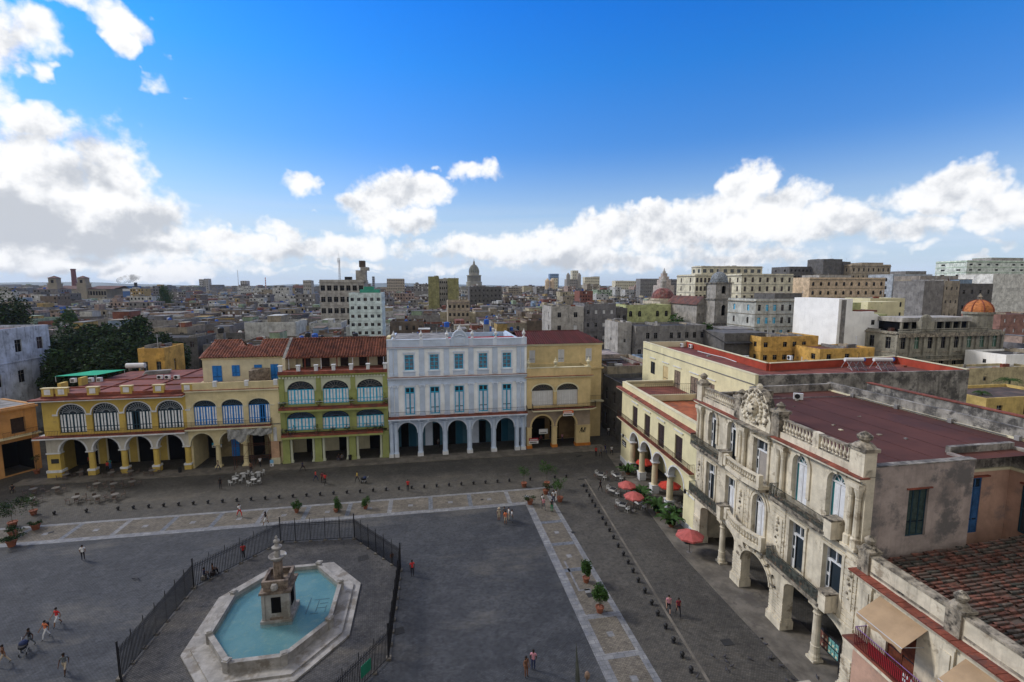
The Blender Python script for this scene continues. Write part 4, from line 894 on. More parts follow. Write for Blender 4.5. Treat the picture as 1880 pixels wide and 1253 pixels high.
for i in range(8): th = i * .785; mb.ball((c + .35 * math.cos(th), -.75, 18.1 + .5 * math.sin(th)), .14, STND, 4)
mb.ball((c, 0, 20.0), .3, STN, 5); mb.build('carved_crest', r)
# windows
for (a, b, k) in U + Lw:
    z0_ = 11.55 if (a, b, k) in U else 5.9
    top = (14.9 if k != 'rect' else 15.4) if (a, b, k) in U else (9.4 if k == 'arch' else 10.1)
    w = empty('balcony_window', (0, 0, 0)); w.parent = r
    mb = MB(); yy = .32; fr = WHITE; upper = (a, b, k) in U
    shut = (k == 'archb') or (a, b) in ((31.05, 32.7), (35.55, 37.35))
    gl = TEAL if k == 'archb' else GLS; zt = top if k != 'rect' else top - 1.15
    mb.box(a, b, yy + .1, yy + .14, z0_, top, GLS if not shut else gl)
    for x in (a, b - .1): mb.box(x, x + .1, yy - .05, yy + .1, z0_, top, fr)
    mb.box(a, b, yy - .06, yy + .1, zt - .06, zt + .06, fr); mb.box(a, a + .38, yy - .04, yy + .02, z0_, zt, fr) if not shut else None
    if not shut:
        for zz in (z0_ + .9, z0_ + 2.0): mb.box(a + .1, a + .3, yy - .05, yy - .041, zz, zz + .85, gl)
    else:
        c = (a + b) / 2
        for xa, xb in ((a + .32, c - .03), (c + .03, b - .12)): mb.box(xa, xb, yy - .05, yy + .02, z0_ + .05, zt - .1, PLW); mb.box(xa + .1, xb - .1, yy - .065, yy - .05, z0_ + .3, z0_ + 1.2, WHITE); mb.box(xa + .1, xb - .1, yy - .065, yy - .05, z0_ + 1.5, zt - .3, WHITE)
        mb.box(a + .1, a + .3, yy - .03, yy + .02, z0_, zt, gl)
    if k == 'rect': mb.box((a + b) / 2 - .04, (a + b) / 2 + .04, yy - .05, yy + .1, zt, top, fr); mb.box(a, b, yy - .05, yy + .1, top - .1, top, fr)
    if (a, b) == (35.2, 37.2): mb.box(a + .45, b - .3, yy - .02, yy + .03, z0_, zt - .1, mat('grey_blind', (.30, .27, .24), var=.1))
    mb.build('frame', w)
    if k != 'rect':
        fl = MB(); rise = .85 if upper else .95; fanlight(fl, a, b, top, rise, yy, fr, gl, n=4, ring=.0, w=.08); fl.build('fanlight', w)
# balconies
LACE = mat('rusted_iron_lace', (.05, .055, .045), var=.5, scale=4, stain=((.12, .075, .05), .3, 2.5))
for (a, b, zb) in ((25.2, 31.2, 11.55), (38.9, 45.1, 11.5), (25.3, 31.3, 6.0), (39.0, 45.1, 5.95)):
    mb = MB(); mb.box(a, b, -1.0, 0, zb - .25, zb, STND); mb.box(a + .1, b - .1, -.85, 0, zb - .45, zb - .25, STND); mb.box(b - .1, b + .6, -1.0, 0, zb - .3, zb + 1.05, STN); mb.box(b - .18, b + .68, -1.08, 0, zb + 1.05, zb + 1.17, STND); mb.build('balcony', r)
    mb = MB(); mb.box(a + .02, b - .12, -.95, -.93, zb + .05, zb + (.3 if zb > 8 else .9), LACE); mb.build('iron_panel', r)
    railing(r, [(a + .04, 0), (a + .04, -.94), (b - .12, -.94)], zb, 1.0, m=LACE, step=.12, r=.02, fancy=True)
for (a, b, zb, bow) in ((32.4, 37.6, 11.6, .25), (33.0, 38.4, 6.35, .55)):
    mb = MB(); n = 8; pl = [(a + (b - a) * i / n, -1.05 - bow * math.sin(math.pi * i / n)) for i in range(n + 1)]
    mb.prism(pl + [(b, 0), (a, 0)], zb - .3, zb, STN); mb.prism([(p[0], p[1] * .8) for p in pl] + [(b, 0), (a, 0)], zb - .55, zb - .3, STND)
    for p, q in zip(pl, pl[1:]): baluster_run(mb, (p[0], p[1] + .15), (q[0], q[1] + .15), zb, 1.0, STN, step=.3, r=.12)
    for q in (a, b): mb.box(q - .2, q + .2, -1.15, -.75, zb, zb + 1.1, STN)
    mb.build('stone_balcony', r)
seat(r, x0)
def wbuild(mb, name, root, smooth=False):
    """link a mesh given in world coordinates as a part of root"""
    o = mb.build(name, root, smooth) if isinstance(mb, MB) else mb
    o.parent = root
    o.matrix_parent_inverse = (Matrix.Translation(root.location) @ Matrix.Rotation(root.rotation_euler.z, 4, 'Z')).inverted()
    return o
# near end: rendered side wing and the salmon wall with the blue door
mb = MB(); wall(mb, 29.0, 37.4, 8.5, 16.95, [(32.1, 33.75, 11.75, 15.15, 0)], 26.0, .4, STNG); mb.box(31.9, 33.95, 25.9, 25.995, 15.2, 15.3, TERRA); mb.box(28.95, 37.45, 25.95, 26.5, 16.95, 17.03, LICH)
mb.box(37.0, 37.4, 26.4, 27.6, 8.5, 16.95, STNG); wbuild(mb, 'side_wall', r)
wbuild(rect_window(None, 32.1, 33.75, 11.75, 15.15, 26.0, NAVY, mat('dark_green_wood', (.03, .05, .045), var=.3, scale=3), yd=.2, leaves=3, rows=1), 'window', r)
mb = MB(); wall(mb, 37.4, 43.0, 8.2, 15.3, [(39.4, 40.5, 10.5, 14.8, 0)], 27.6, .3, PINK); mb.box(38.9, 41.0, 27.4, 27.6, 14.9, 15.0, TERRA); mb.box(37.4, 43.2, 27.5, 27.9, 15.3, 15.5, CRMW); mb.box(37.4, 43.2, 27.65, 28, 15.5, 17.3, LICH)
mb.box(43.0, 43.3, 19.0, 27.6, 8.0, 15.3, PINK); mb.box(42.85, 43.6, 19, 27.5, 15.3, 15.5, CRMW); mb.box(43.1, 43.5, 19, 27.65, 15.5, 17.0, LICH); mb.box(37.4, 43, 27.55, 27.6, 8.6, 8.9, TERRA)
mb.box(43.5, 52, 19, 19.4, 8, 16.5, PINK); wbuild(mb, 'salmon_wall', r)
wbuild(rect_window(None, 39.4, 40.5, 10.5, 14.8, 27.6, DULLB, DULLB, yd=.08, leaves=2, transom=.18, name='blue_door'), '', r)
mb = MB()
def sidewin(mb, X, ya, yb, z0, z1, fr, gl):
    mb.box(X - .03, X, ya, yb, z0, z1, gl)
    for y in (ya, (ya + yb) / 2, yb): mb.box(X - .09, X - .03, y - .05, y + .05, z0, z1, fr)
    for z in (z0, (z0 + z1) / 2, z1): mb.box(X - .085, X - .03, ya, yb, z - .05, z + .05, fr)
sidewin(mb, 43.0, 23.6, 26.6, 10.9, 14.4, NAVY, GLS); mb.box(42.8, 43, 23.4, 26.8, 14.5, 14.62, TERRA); wbuild(mb, 'window', r)
mb = MB(); mb.face([(28.9, 26.4, 16.8), (46.2, 26.4, 16.8), (46.2, 47.6, 16.8), (30.2, 47.6, 16.8)], MAROON); wbuild(mb, 'roof', r)
mb = MB(); mb.box(46.2, 46.6, 26.3, 48, 0, 17.75, LICH); mb.box(46.0, 46.2, 26.3, 48, 16.75, 16.95, CRMW); mb.box(36, 46.6, 47.6, 48.0, 12, 17.6, LICH); mb.box(31.3, 37.5, 46.0, 46.4, 16.4, 17.5, STND)
mb.box(49.5, 49.9, 20, 46, 0, 17.9, LICH); mb.box(49.4, 50.0, 20, 46, 17.9, 18.0, TERRA); mb.box(46.6, 49.5, 26, 26.4, 0, 17, LICH); mb.box(46.6, 49.5, 26.4, 47.5, 15, 15.2, GREYP)
wbuild(mb, 'boundary_wall', r)
POSTER = mat('poster_backing', (.02, .02, .025), var=0)
pr = empty('picture_board', r2w(43.1, 1.1, 1.0), RA, 'framed board of small coloured pictures', 'picture board')
pr['label'] = 'framed board of small coloured pictures inside the near arcade bay of the stone palace'
mb = MB(); mb.box(-.2, 2.0, -.04, .04, 0, 1.5, POSTER); mb.build('backing', pr)
cols = [(.35, .12, .08), (.12, .3, .32), (.4, .33, .2), (.1, .18, .35), (.3, .3, .28)]
mb = MB()
for i in range(6):
    for j in range(2): mb.box(-.1 + i * .34, .19 + i * .34, -.06, -.042, .12 + j * .66, .66 + j * .66, mat('picture_%d' % (i // 3), ((.30, .13, .09), (.14, .34, .32))[i // 3], var=.5, scale=7)); mb.box(-.04 + i * .34, .1 + i * .34, -.066, -.06, .2 + j * .66, .36 + j * .66, CRMW)
mb.build('pictures', pr); mb = MB()
for q in (-.18, 1.98): mb.box(q - .03, q + .03, -.03, .03, -1.0, 0, IRON)
mb.build('stand', pr)
# --- near house with the tiled roof and awnings
x0, x1 = 47.2, 66
r = right_root('tiled_house', x0, 'nearest cream house with old tiled roof, terracotta ledge and tan awning at lower right', 'house')
mb = MB(); wall(mb, x0, x1, 0, 9.9, [(49.6, 51.5, 5.4, 8.5, 0), (54.8, 56.8, 5.4, 8.5, 0), (60, 62, 5.4, 8.5, 0)], 0, .5, STN); mb.box(x0, x0 + .4, .5, 14, 0, 10, STN)
mb.box(x0, x1, .5, .52, 0, 5, STN); mb.build('wall', r)
mb = MB()
for a in (47.5, 52.8, 58): mb.box(a, a + .9, -.14, 0, 5.4, 9.4, STN); mb.box(a - .1, a + 1.0, -.2, 0, 9.2, 9.5, STN); mb.box(a + .15, a + .75, -.2, -.14, 6, 8.8, STN)
z = cornice(mb, x0, x1, 0, 9.35, STN, ((.12, .15), (.3, .15), (.5, .2)), ends=False); mb.box(x0, x1, -.15, 0, 4.9, 5.2, STN)
mb.build('stone_moulding', r)
mb = MB(); mb.box(x0 - .1, x1, -.75, 0.0, 9.9, 10.0, TERRA)
random.seed(3)
for i in range(40): q = x0 + i * .45; mb.box(q, q + .42, -.8, -.1, 10.0, 10.03 + random.uniform(0, .03), TERRA)
mb.build('tile_ledge', r)
mb = MB(); mb.box(x0 - .05, x1, -.1, .35, 10.03, 11.3, STN); mb.box(x0 - .05, x1, -.18, .43, 11.3, 11.45, STND); mb.box(x0 + .9, x1, -.14, -.1, 10.2, 10.35, STND); mb.build('parapet', r)
for cx in (47.7, 53.5, 60): mb = MB(); mb.box(cx - .42, cx + .42, -.25, .55, 10.03, 11.5, STND); mb.box(cx - .52, cx + .52, -.35, .65, 11.5, 11.65, STND); mb.lathe(cx, .15, [(.5, 11.65), (.38, 11.85), (.22, 11.95), (.32, 12.15), (.34, 12.3), (.15, 12.5), (.02, 12.6)], STND, 10); mb.build('pedestal', r)
OLDT = mat('old_mossy_tiles', (.145, .060, .043), var=.5, scale=1.9, stain=((.085, .065, .055), .6, 1.0), rough=.95, bump=.4)
OLDG = mat('grey_mossy_tiles', (.10, .08, .066), var=.5, scale=2.5, stain=((.04, .042, .035), .6, 2))
mb = MB(); mb.face([(x0, .45, 10.3), (x1, .45, 10.3), (x1, 14, 11.6), (x0, 14, 11.6)], OLDT)
n = 62; random.seed(8)
for i in range(n):
    q = x0 + .15 + (x1 - x0) * i / n; jit = random.uniform(-.03, .03); k = 16
    for j in range(k):
        ya = .45 + 13.4 * j / k; yb = ya + 13.4 / k + .06; zz = lambda y: 10.32 + 1.3 * (y - .45) / 13.55
        jj = random.uniform(-.05, .05); hh = random.uniform(-.02, .04)
        if random.random() > .035: mb.tube((q + jit + jj + random.uniform(-.03, .03), ya, zz(ya) + .05 + hh), (q + jit + jj, yb, zz(yb) + .01 + hh), .118, OLDT if random.random() < .72 else OLDG, 5, r2=.09)
mb.build('tiled_roof', r)
for a in (48.95, 54.2, 59.6):
    mb = MB(); b = a + 3.15; zb, zf = 9.15, 8.15
    mb.face([(a, -.05, zb), (b, -.05, zb), (b, -1.6, zf), (a, -1.6, zf)][::-1], TANGL); mb.face([(a, -.05, zb - .03), (b, -.05, zb - .03), (b, -1.6, zf - .03), (a, -1.6, zf - .03)], TANGL)
    n = 16
    for i in range(n): xa = a + (b - a) * i / n; xb = a + (b - a) * (i + 1) / n; za = zf - .22 - .06 * math.sin(i * 1.3); zc = zf - .22 - .06 * math.sin((i + 1) * 1.3); mb.face([(xa, -1.61, zf), (xb, -1.61, zf), (xb, -1.63, zc), (xa, -1.63, za)][::-1], TANGL)
    o = mb.build('awning', r)
    fr = MB(); fr.tube((a, -1.58, zf), (b, -1.58, zf), .03, STEEL, 5)
    for q in (a + .1, b - .1): fr.tube((q, -.05, 8.0), (q, -1.58, zf), .025, STEEL, 5)
    fr.build('awning_frame', o)
RWOOD = mat('red_brown_door', (.14, .04, .02), var=.3, scale=3)
for a, b in ((49.6, 51.5), (54.8, 56.8)): rect_window(r, a, b, 5.4, 8.5, 0, RWOOD, RWOOD, yd=.2, leaves=2, name='balcony_door')
mb = MB(); mb.lathe(0, 0, [(.32, 0), (.32, .03)], BBLUE, 14); o = mb.build('round_sign', r); o.location = (50.3, .02, 7.9); o.rotation_euler.x = R(90)
mb = MB(); mb.box(47.5, 58, -1.0, 0, 5.0, 5.25, STN); mb.box(47.4, 58, -1.05, 0, 5.25, 5.35, TERRA); mb.build('balcony', r)
railing(r, [(48.3, 0), (48.3, -.95), (58, -.95)], 5.35, 1.25, m=mat('dark_red_iron', (.10, .012, .014), var=0), step=.12, r=.02, fancy=True, top=mat('purple_rail', (.22, .12, .30), var=0))
mb = MB(); RB = mat('red_banner_cloth', (.34, .02, .03), var=.1); mb.box(49.3, 57, -.92, -.9, 5.5, 6.3, RB)
mb.build('banner', r)
# white lettering on the banner and the blue circle
mb = MB(); rs = random.Random(4)
for row in (6.05, 5.75):
    q = 51.7
    while q < 56: w = rs.uniform(.12, .28); mb.box(q, q + w, -.935, -.921, row, row + .2, WHITE); q += w + .08
mb.build('banner_lettering', r)
# salmon lower storey
mb = MB(); mb.box(x0 + .1, x1, -.04, 0, 0, 4.7, PINK); mb.build('lower_wall', r)
seat(r, x0)

# seams, pipes and scraps on the flat roofs
sp_ = [o for o in COL.objects if o.name.startswith('stone_palace')][0]; rr_ = random.Random(12); mb = MB(); SEAM = mat('roof_seam', (.070, .026, .021), var=.3, scale=1)
for k in range(5): x = 32.5 + k * 2.9; mb.box(x, x + .05, 27 + rr_.uniform(0, .5), 47, 16.8, 16.825, SEAM)
for k in range(14): x, y = rr_.uniform(31, 45), rr_.uniform(27, 46); mb.box(x, x + rr_.uniform(.1, .4), y, y + rr_.uniform(.1, .3), 16.8, 16.84 + rr_.uniform(0, .06), rr_.choice((CRMW, GREYP, STND)))
mb.tube((31.5, 45, 16.95), (45.8, 44.2, 16.95), .05, GREYP, 5); mb.tube((45.9, 30, 16.95), (45.9, 44.2, 16.95), .05, GREYP, 5)
for k in range(4): y = 29 + k * 5; mb.box(45.7, 46.0, y, y + .35, 16.82, 17.2, GREYP)
wbuild(mb, 'roof_fittings', sp_)
rb = [o for o in COL.objects if o.name.startswith('rear_building')][0]; mb = MB()
pts = [gnd(x, y, 17.4) for x, y in ((1281, 645), (1300, 650), (1330, 657), (1352, 665))]
for a, b in zip(pts, pts[1:]): mb.tube(a, b, .06, PLW, 5)
pts = [gnd(x, y, 17.4) for x, y in ((1376, 668), (1392, 675), (1410, 678), (1424, 677))]
for a, b in zip(pts, pts[1:]): mb.tube(a, b, .06, PLW, 5)
p_ = gnd(1471, 676, 17.35); mb.tube(p_, p_ + Vector((0, 0, 1.6)), .05, PLW, 5); p_ = gnd(1575, 676, 17.35); mb.tube(p_, p_ + Vector((0, 0, 2.2)), .04, DKWOOD, 5)
for x, y in ((1300, 655), (1340, 650), (1390, 672), (1530, 672), (1660, 674), (1480, 664)): p_ = gnd(x, y, 17.35); mb.box(p_.x, p_.x + .5, p_.y, p_.y + .5, 17.3, 17.55, rr_.choice((GREYP, TERRA, CRMW)))
wbuild(mb, 'roof_fittings', rb)
# ---------------------------------------------------------------- the city beyond
RG = [mat('roof_grey', (.12, .112, .105), var=.35, scale=.35, stain=((.05, .047, .045), .45, .4)), mat('roof_dark', (.05, .047, .045), var=.4, scale=.35), mat('roof_rust', (.14, .058, .042), var=.35, scale=.4, stain=((.07, .05, .045), .5, .5)),
      mat('roof_brown', (.10, .07, .055), var=.35, scale=.4, stain=((.06, .05, .045), .45, .5)), mat('roof_pale', (.24, .225, .20), var=.3, scale=.4, stain=((.1, .09, .08), .45, .4))]
RGN = ['grey', 'dark', 'rusty', 'brown', 'pale']
def cm(n, c, st=.55): return mat('city_' + n, tuple(min(.7, v * 1.08) for v in c), var=.22, scale=.5, streak=st, grime=(.05, .046, .042), stain=(tuple(v * .55 for v in c), .25, .9))
CITY = [('grey', cm('grey', (.20, .19, .18), .6)), ('dark grey', cm('dark_grey', (.11, .105, .10), .6)), ('cream', cm('cream', (.38, .33, .22))), ('pinkish', cm('pinkish', (.30, .22, .18))), ('white', cm('white', (.44, .44, .42), .5)),
        ('brown', cm('brown', (.15, .115, .085), .6)), ('pale blue', cm('pale_blue', (.20, .27, .36))), ('ochre', cm('ochre', (.34, .24, .09))), ('sandy', cm('sandy', (.28, .24, .18))), ('pale green', cm('pale_green', (.25, .32, .22))), ('brick red', cm('brick_red', (.20, .075, .05))), ('smoky', cm('smoky', (.16, .155, .16), .7))]
PANE = {}
def pane(parent, x, y, z, w, h, rz=0.0, style='dark', name='window'):
    k = (round(w, 2), round(h, 2), style)
    if k not in PANE:
        mb = MB(); g = {'dark': DARK, 'blue': BBLUE, 'green': mat('green_shutter', (.05, .12, .08), var=.2), 'white': PLW, 'brown': DKWOOD, 'teal': TBLUE, 'glass': GLS}[style]
        mb.box(-w / 2, w / 2, 0, .04, 0, h, g); f = GREYP if style in ('dark', 'brown', 'glass') else WHITE
        mb.box(-.03, .03, -.03, 0, 0, h, f); mb.box(-w / 2, w / 2, -.035, 0, h * .68, h * .68 + .06, f)
        PANE[k] = mb.build(name, parent); o = PANE[k]
    else:
        o = PANE[k].copy(); COL.objects.link(o); o.parent = parent; o.name = name
    o.location = (x, y, z); o.rotation_euler.z = rz; return o
def block(name, label, cat, x0, x1, y0, y1, z1, m, floors=4, cols=6, scols=3, side='r', rm=None, ww=1.1, wh=1.8, trim=None, parapet=.9, group=None, first=0, style='dark', fh=None, ledges=True, skip=0.0, zb=0.0, arch=0.0, wname='window', room=None, seed=1, door=None):
    """a building: front wall with window openings, the side one sees, parapet, roof, ledges"""
    rs = random.Random(seed); root = empty(name, ((x0 + x1) / 2, y0, zb), 0, label, cat, group); cx = (x0 + x1) / 2
    W = (x1 - x0) / 2; D = y1 - y0; Hh = z1 - zb - parapet; fh = fh or Hh / max(1, floors); trim = trim or m; rm = rm or RG[0]
    mb = MB(); nw_ = 0
    sx = W if side == 'r' else -W
    for f in range(floors + 1):
        za = max(0, Hh - fh * (floors - f)) if f < floors else 0
        if f == 0: za0 = 0
        if f == floors: break
        zc = Hh - fh * (floors - 1 - f)
        z0 = 0 if f == 0 else za
        ops = []; sops = []; zs = zc - fh * .5 - wh / 2
        if f >= first:
            for i in range(cols):
                if rs.random() < skip: continue
                c = -W + 2 * W * (i + .5) / cols; ops.append((c - ww / 2, c + ww / 2, zs, zs + wh - (arch if arch else 0), arch))
            for i in range(scols):
                if rs.random() < skip: continue
                c = D * (i + .5) / scols; sops.append((c - ww / 2, c + ww / 2, zs, zs + wh - (arch if arch else 0), arch))
        wall(mb, -W, W, z0, zc, ops, 0, .3, m)
        for o in ops:
            if nw_ < 98: pane(root, (o[0] + o[1]) / 2, .2, zs, ww, wh, 0, style if not isinstance(style, (list, tuple)) else rs.choice(style), wname); nw_ += 1
        # side wall drawn in a turned frame
        sm_ = MB(); wall(sm_, .3, D - .3, z0, zc, sops, 0, .3, m)
        i0 = len(mb.v)
        for (a, b, c) in sm_.v: mb.v.append((sx - b, a, c) if side == 'r' else (sx + b, D - a, c))
        for fc, mi_ in zip(sm_.f, sm_.m): mb.f.append(tuple(i0 + q for q in fc)); mb.m.append(mb.mi(sm_.mats[mi_]))
        for o in sops:
            c = (o[0] + o[1]) / 2
            if nw_ < 98: pane(root, sx - .2 if side == 'r' else sx + .2, c if side == 'r' else D - c, zs, ww, wh, R(90) if side == 'r' else R(-90), style if not isinstance(style, (list, tuple)) else rs.choice(style), wname); nw_ += 1
        if ledges and f > 0: mb.box(-W - .12, W + .12, -.12, .0, z0 - .1, z0 + .1, trim); mb.box(sx, sx + (.12 if side == 'r' else -.12), 0, D, z0 - .1, z0 + .1, trim)
    ox = -sx
    mb.box(min(ox, ox + math.copysign(.3, -ox)), max(ox, ox + math.copysign(.3, -ox)), .301, D, 0, Hh, m); mb.box(-W, W, D - .3, D, 0, Hh, m)
    mb.build('wall', root)
    mb = MB(); mb.box(-W + .3, W - .3, .3, D - .3, Hh - .15, Hh, rm); mb.build('roof', root)
    if parapet > 0:
        mb = MB(); t = .25; mb.box(-W, W, 0, t, Hh, Hh + parapet, m); mb.box(-W, W, D - t, D, Hh, Hh + parapet, m); mb.box(-W, -W + t, t, D - t, Hh, Hh + parapet, m); mb.box(W - t, W, t, D - t, Hh, Hh + parapet, m)
        if trim is not m: mb.box(-W - .4, W + .4, -.4, 0, Hh - .15, Hh + .1, trim); mb.box(sx, sx + math.copysign(.4, sx), -.4, D, Hh - .15, Hh + .1, trim)
        mb.build('parapet', root)
    if room:
        for (a, b, c, d, h, mm) in room:
            mb = MB(); mb.box(-W + a * 2 * W, -W + b * 2 * W, c * D, d * D, Hh, Hh + h, mm or m, top=rm); mb.box(-W + a * 2 * W - .1, -W + b * 2 * W + .1, c * D - .1, d * D + .1, Hh + h, Hh + h + .15, trim); o = mb.build('roof_room', root)
    return root
def pblock(name, label, cat, px0, px1, pyt, Y, depth, *a, **k):
    p = at(px0, pyt, Y); q = at(px1, pyt, Y); return block(name, label, cat, p.x, q.x, Y, Y + depth, (p.z + q.z) / 2, *a, **k)
EXC = []
def ex(o_or, x0, x1, y0, y1): EXC.append((x0, x1, y0, y1))
def L(name, label, cat, px0, px1, pyt, Y, depth, *a, **k):
    r = pblock(name, label, cat, px0, px1, pyt, Y, depth, *a, **k); p = at(px0, pyt, Y); q = at(px1, pyt, Y); EXC.append((p.x, q.x, Y, Y + depth)); return r
HOTEL = cm('hotel_cream', (.58, .54, .41), .2); WHT = cm('clean_white', (.55, .58, .56), .15); TURQ = cm('turquoise_white', (.56, .68, .64), .12)
PEA = cm('peach', (.56, .43, .29), .3); ORN = cm('orange', (.52, .31, .08), .3); LGREY = cm('light_grey', (.36, .34, .31), .5); OLV = cm('olive_slab', (.24, .23, .10), .3)
MINT = cm('mint_white', (.60, .66, .58), .15); PGR = cm('lime_yellow', (.40, .42, .20), .25); STG = cm('church_stone', (.30, .28, .25), .5); BLWH = cm('decayed_blue_white', (.42, .46, .54), .7)
# left side
r = block('decayed_building', 'decayed bluish white building with black stains and dark window holes at the left edge', 'building', -118, at(93, 640, 116).x, 100, 116, at(60, 608, 100).z, BLWH, 2, 5, 3, 'r', RG[2], 1.6, 2.4, parapet=.5, skip=.1, seed=4, fh=6.0, style=('dark', 'brown'))
EXC.append((-130, -84, 96, 118))
mb = MB(); random.seed(2)
for i in range(46): mb.ball((random.uniform(10, 17), random.uniform(.3, 3), 18.6 + random.uniform(0, .5)), random.uniform(.3, .7), random.choice((WHITE, TANGL, STNG, STN)), 4, .5)
tag(mb.build('rubble_heap', None, loc=(-100, 100, .3)), 'heap of pale rubble along the top of the decayed bluish building', 'rubble')
a, b = gnd(-12, 884), gnd(75, 860)
ORH = mat('orange_brown_wall', (.46, .24, .09), var=.15, scale=.4, streak=.3)
r = empty('orange_house', (b.x, b.y, 0), math.atan2(b.y - a.y, b.x - a.x), 'orange brown house with a big dark gateway in the far left corner', 'house')
mb = MB(); wall(mb, -40, 0.2, 0, 5.9, [(-4.2, -.5, 0.1, 5.2, 0)], 0, .5, ORH); wall(mb, -40, 0.2, 5.9, 10.6, [(-2.9, -1.2, 6.4, 8.8, 0)], 0, .5, ORH); mb.box(-.3, .2, .5, 9, 0, 10.6, ORH); mb.box(-.45, -.31, .51, 9, 0, 9, DARK); mb.box(-6, -.5, 5, 5.1, 0, 6, DARK); mb.box(-6, -.5, .6, 5, 5.3, 5.4, DARK); mb.box(-3, -1, .4, .45, 6, 9, DKWOOD); mb.build('wall', r)  # black lining puts the gateway's inner darkness into colour over the orange wall
mb = MB(); mb.box(-40, .4, -.35, 0, 10.1, 10.4, ORH); mb.box(-40, .3, -.9, 0, 5.9, 6.1, CRMW); mb.build('ledge', r); mb = MB(); mb.box(-40, .2, .5, 12, 10.3, 10.5, GREYP); mb.build('roof', r); railing(r, [(-4.2, -.8), (0, -.8)], 6.1, .9)
EXC.append((-100, -58, 78, 98)); 
# yellow rooftop hut behind the corner house
r = L('rooftop_hut', 'small orange yellow hut with grey door on the red roof terrace at left', 'hut', 252, 301, 640, 107, 8, ORN, 1, 2, 1, 'r', RG[0], .9, 2.4, parapet=.4, zb=9.0, style='glass', seed=3, wname='door')
# five storey grey block with mast, turquoise block, olive slabs
r = L('office_block', 'grey five storey block with dark square windows and stepped tower beside a mast', 'building', 586, 668, 514, 232, 16, LGREY, 6, 7, 2, 'r', RG[1], 1.9, 2.4, trim=STG, parapet=1.2, seed=5, fh=5.2)
mb = MB(); mb.box(6, 10.4, 2, 8, 30, 36, STG); mb.box(8, 11.5, 3, 9, 36, 37.5, STG); mb.box(7.5, 10, 3, 7, 37.5, 40.5, RG[3]); mb.box(1, 4, 2, 5, 30, 33, BLKP); mb.build('stepped_tower', r)
t = empty('radio_mast', (at(622, 500, 234).x, 236, 31), 0, 'tall lattice radio mast with antennas rising beside the grey office block', 'mast')
mb = MB(); q = at(622, 466, 236).z - 31
for s_ in ((-.35, -.35), (.35, -.35), (0, .35)): mb.tube((s_[0], s_[1], 0), (s_[0], s_[1], q - 3), .1, STEEL, 4)
for i in range(12): z = i * (q - 3) / 12; mb.tube((-.35, -.35, z), (.35, -.35, z + .8), .06, STEEL, 4); mb.tube((.35, -.35, z), (0, .35, z + .8), .06, STEEL, 4)
mb.tube((0, 0, q - 3), (0, 0, q), .08, STEEL, 4)
for i in range(4): mb.box(-.7 + .35 * i, -.55 + .35 * i, -.4, -.2, q - 4.2, q - 2, WHITE)
mb.build('lattice', t)
r = L('apartment_block', 'pale turquoise four storey apartment block with green water tank hut on top', 'building', 640, 700, 538, 172, 14, TURQ, 5, 5, 3, 'r', RG[4], 1.1, 1.1, parapet=.8, style=('dark', 'brown', 'glass'), seed=6, fh=2.9)
mb = MB(); GT = mat('green_tank_hut', (.05, .28, .20), var=.15); mb.box(-2, 4.5, 2, 7, 25.5, 27.6, GT); mb.box(-.8, 2.5, 3, 6, 27.6, 28.6, GT); mb.build('roof_room', r)
for (u0, u1, dy, lb) in ((786, 806, 0, 'left'), (822, 842, 3, 'right')):
    L('slab_tower', 'olive green windowless slab, %s one of the pair below the cloud gap' % lb, 'building', u0, u1, 508 + dy, 345, 12, OLV, 1, 1, 1, 'r', RG[1], .1, .1, parapet=.3, seed=7, first=5)
L('frame_building', 'open concrete frame between the two olive slabs', 'building', 806.5, 821.5, 512, 350, 10, LGREY, 8, 4, 1, 'r', RG[1], .8, 1.5, parapet=.5, seed=8)
L('apartment_block', 'beige block with dark loggias under the domed capitol', 'building', 822, 862, 552, 235, 12, cm('beige', (.36, .30, .22)), 4, 5, 1, 'r', RG[2], 1.1, 1.5, trim=STNG, seed=9, fh=4)
L('apartment_block', 'broad soot dark block right under the domed capitol', 'building', 862, 921, 527, 420, 20, CITY[1][1], 6, 8, 1, 'r', RG[1], 1.2, 1.6, seed=10, style='dark')
# capitol
p = at(872, 524, 1150); cz = lambda y: at(872, y, 1150).z; S = mat('capitol_stone', (.26, .25, .21), var=.15, scale=.1)
r = empty('capitol', (p.x, 1150, 0), 0, 'large domed capitol building with ribbed dome and lantern on the skyline', 'capitol')
mb = MB(); mb.box(-95, 95, 0, 60, 0, 24, S); mb.box(-35, 35, -12, 0, 0, 27, S); mb.build('wall', r)
mb = MB(); mb.lathe(0, 20, [(19, 24), (19, 38), (17, 38), (14, 40), (14, 52), (16.5, 52), (16.5, 54), (12.5, 54), (12.5, 60)], S, 32); 
for i in range(32): th = i * math.pi / 16; mb.tube((16.2 * math.cos(th), 20 + 16.2 * math.sin(th), 39), (16.2 * math.cos(th), 20 + 16.2 * math.sin(th), 52), .6, S, 6)
mb.lathe(0, 20, [(18, 51.5), (18, 53.5)], S, 32); mb.build('drum', r)
mb = MB(); DG = mat('capitol_dome_skin', (.15, .16, .13), var=.2, scale=.2); prof = [(12.3 * math.cos(a_), 60 + 19 * math.sin(a_)) for a_ in [i * math.pi / 2 / 9 for i in range(9)]]
mb.lathe(0, 20, prof, DG, 32)
for i in range(16):
    th = i * math.pi / 8
    for (a_, b_) in zip(prof, prof[1:]): mb.tube((a_[0] * math.cos(th) * 1.01, 20 + a_[0] * math.sin(th) * 1.01, a_[1]), (b_[0] * math.cos(th) * 1.01, 20 + b_[0] * math.sin(th) * 1.01, b_[1]), .7, S, 4)
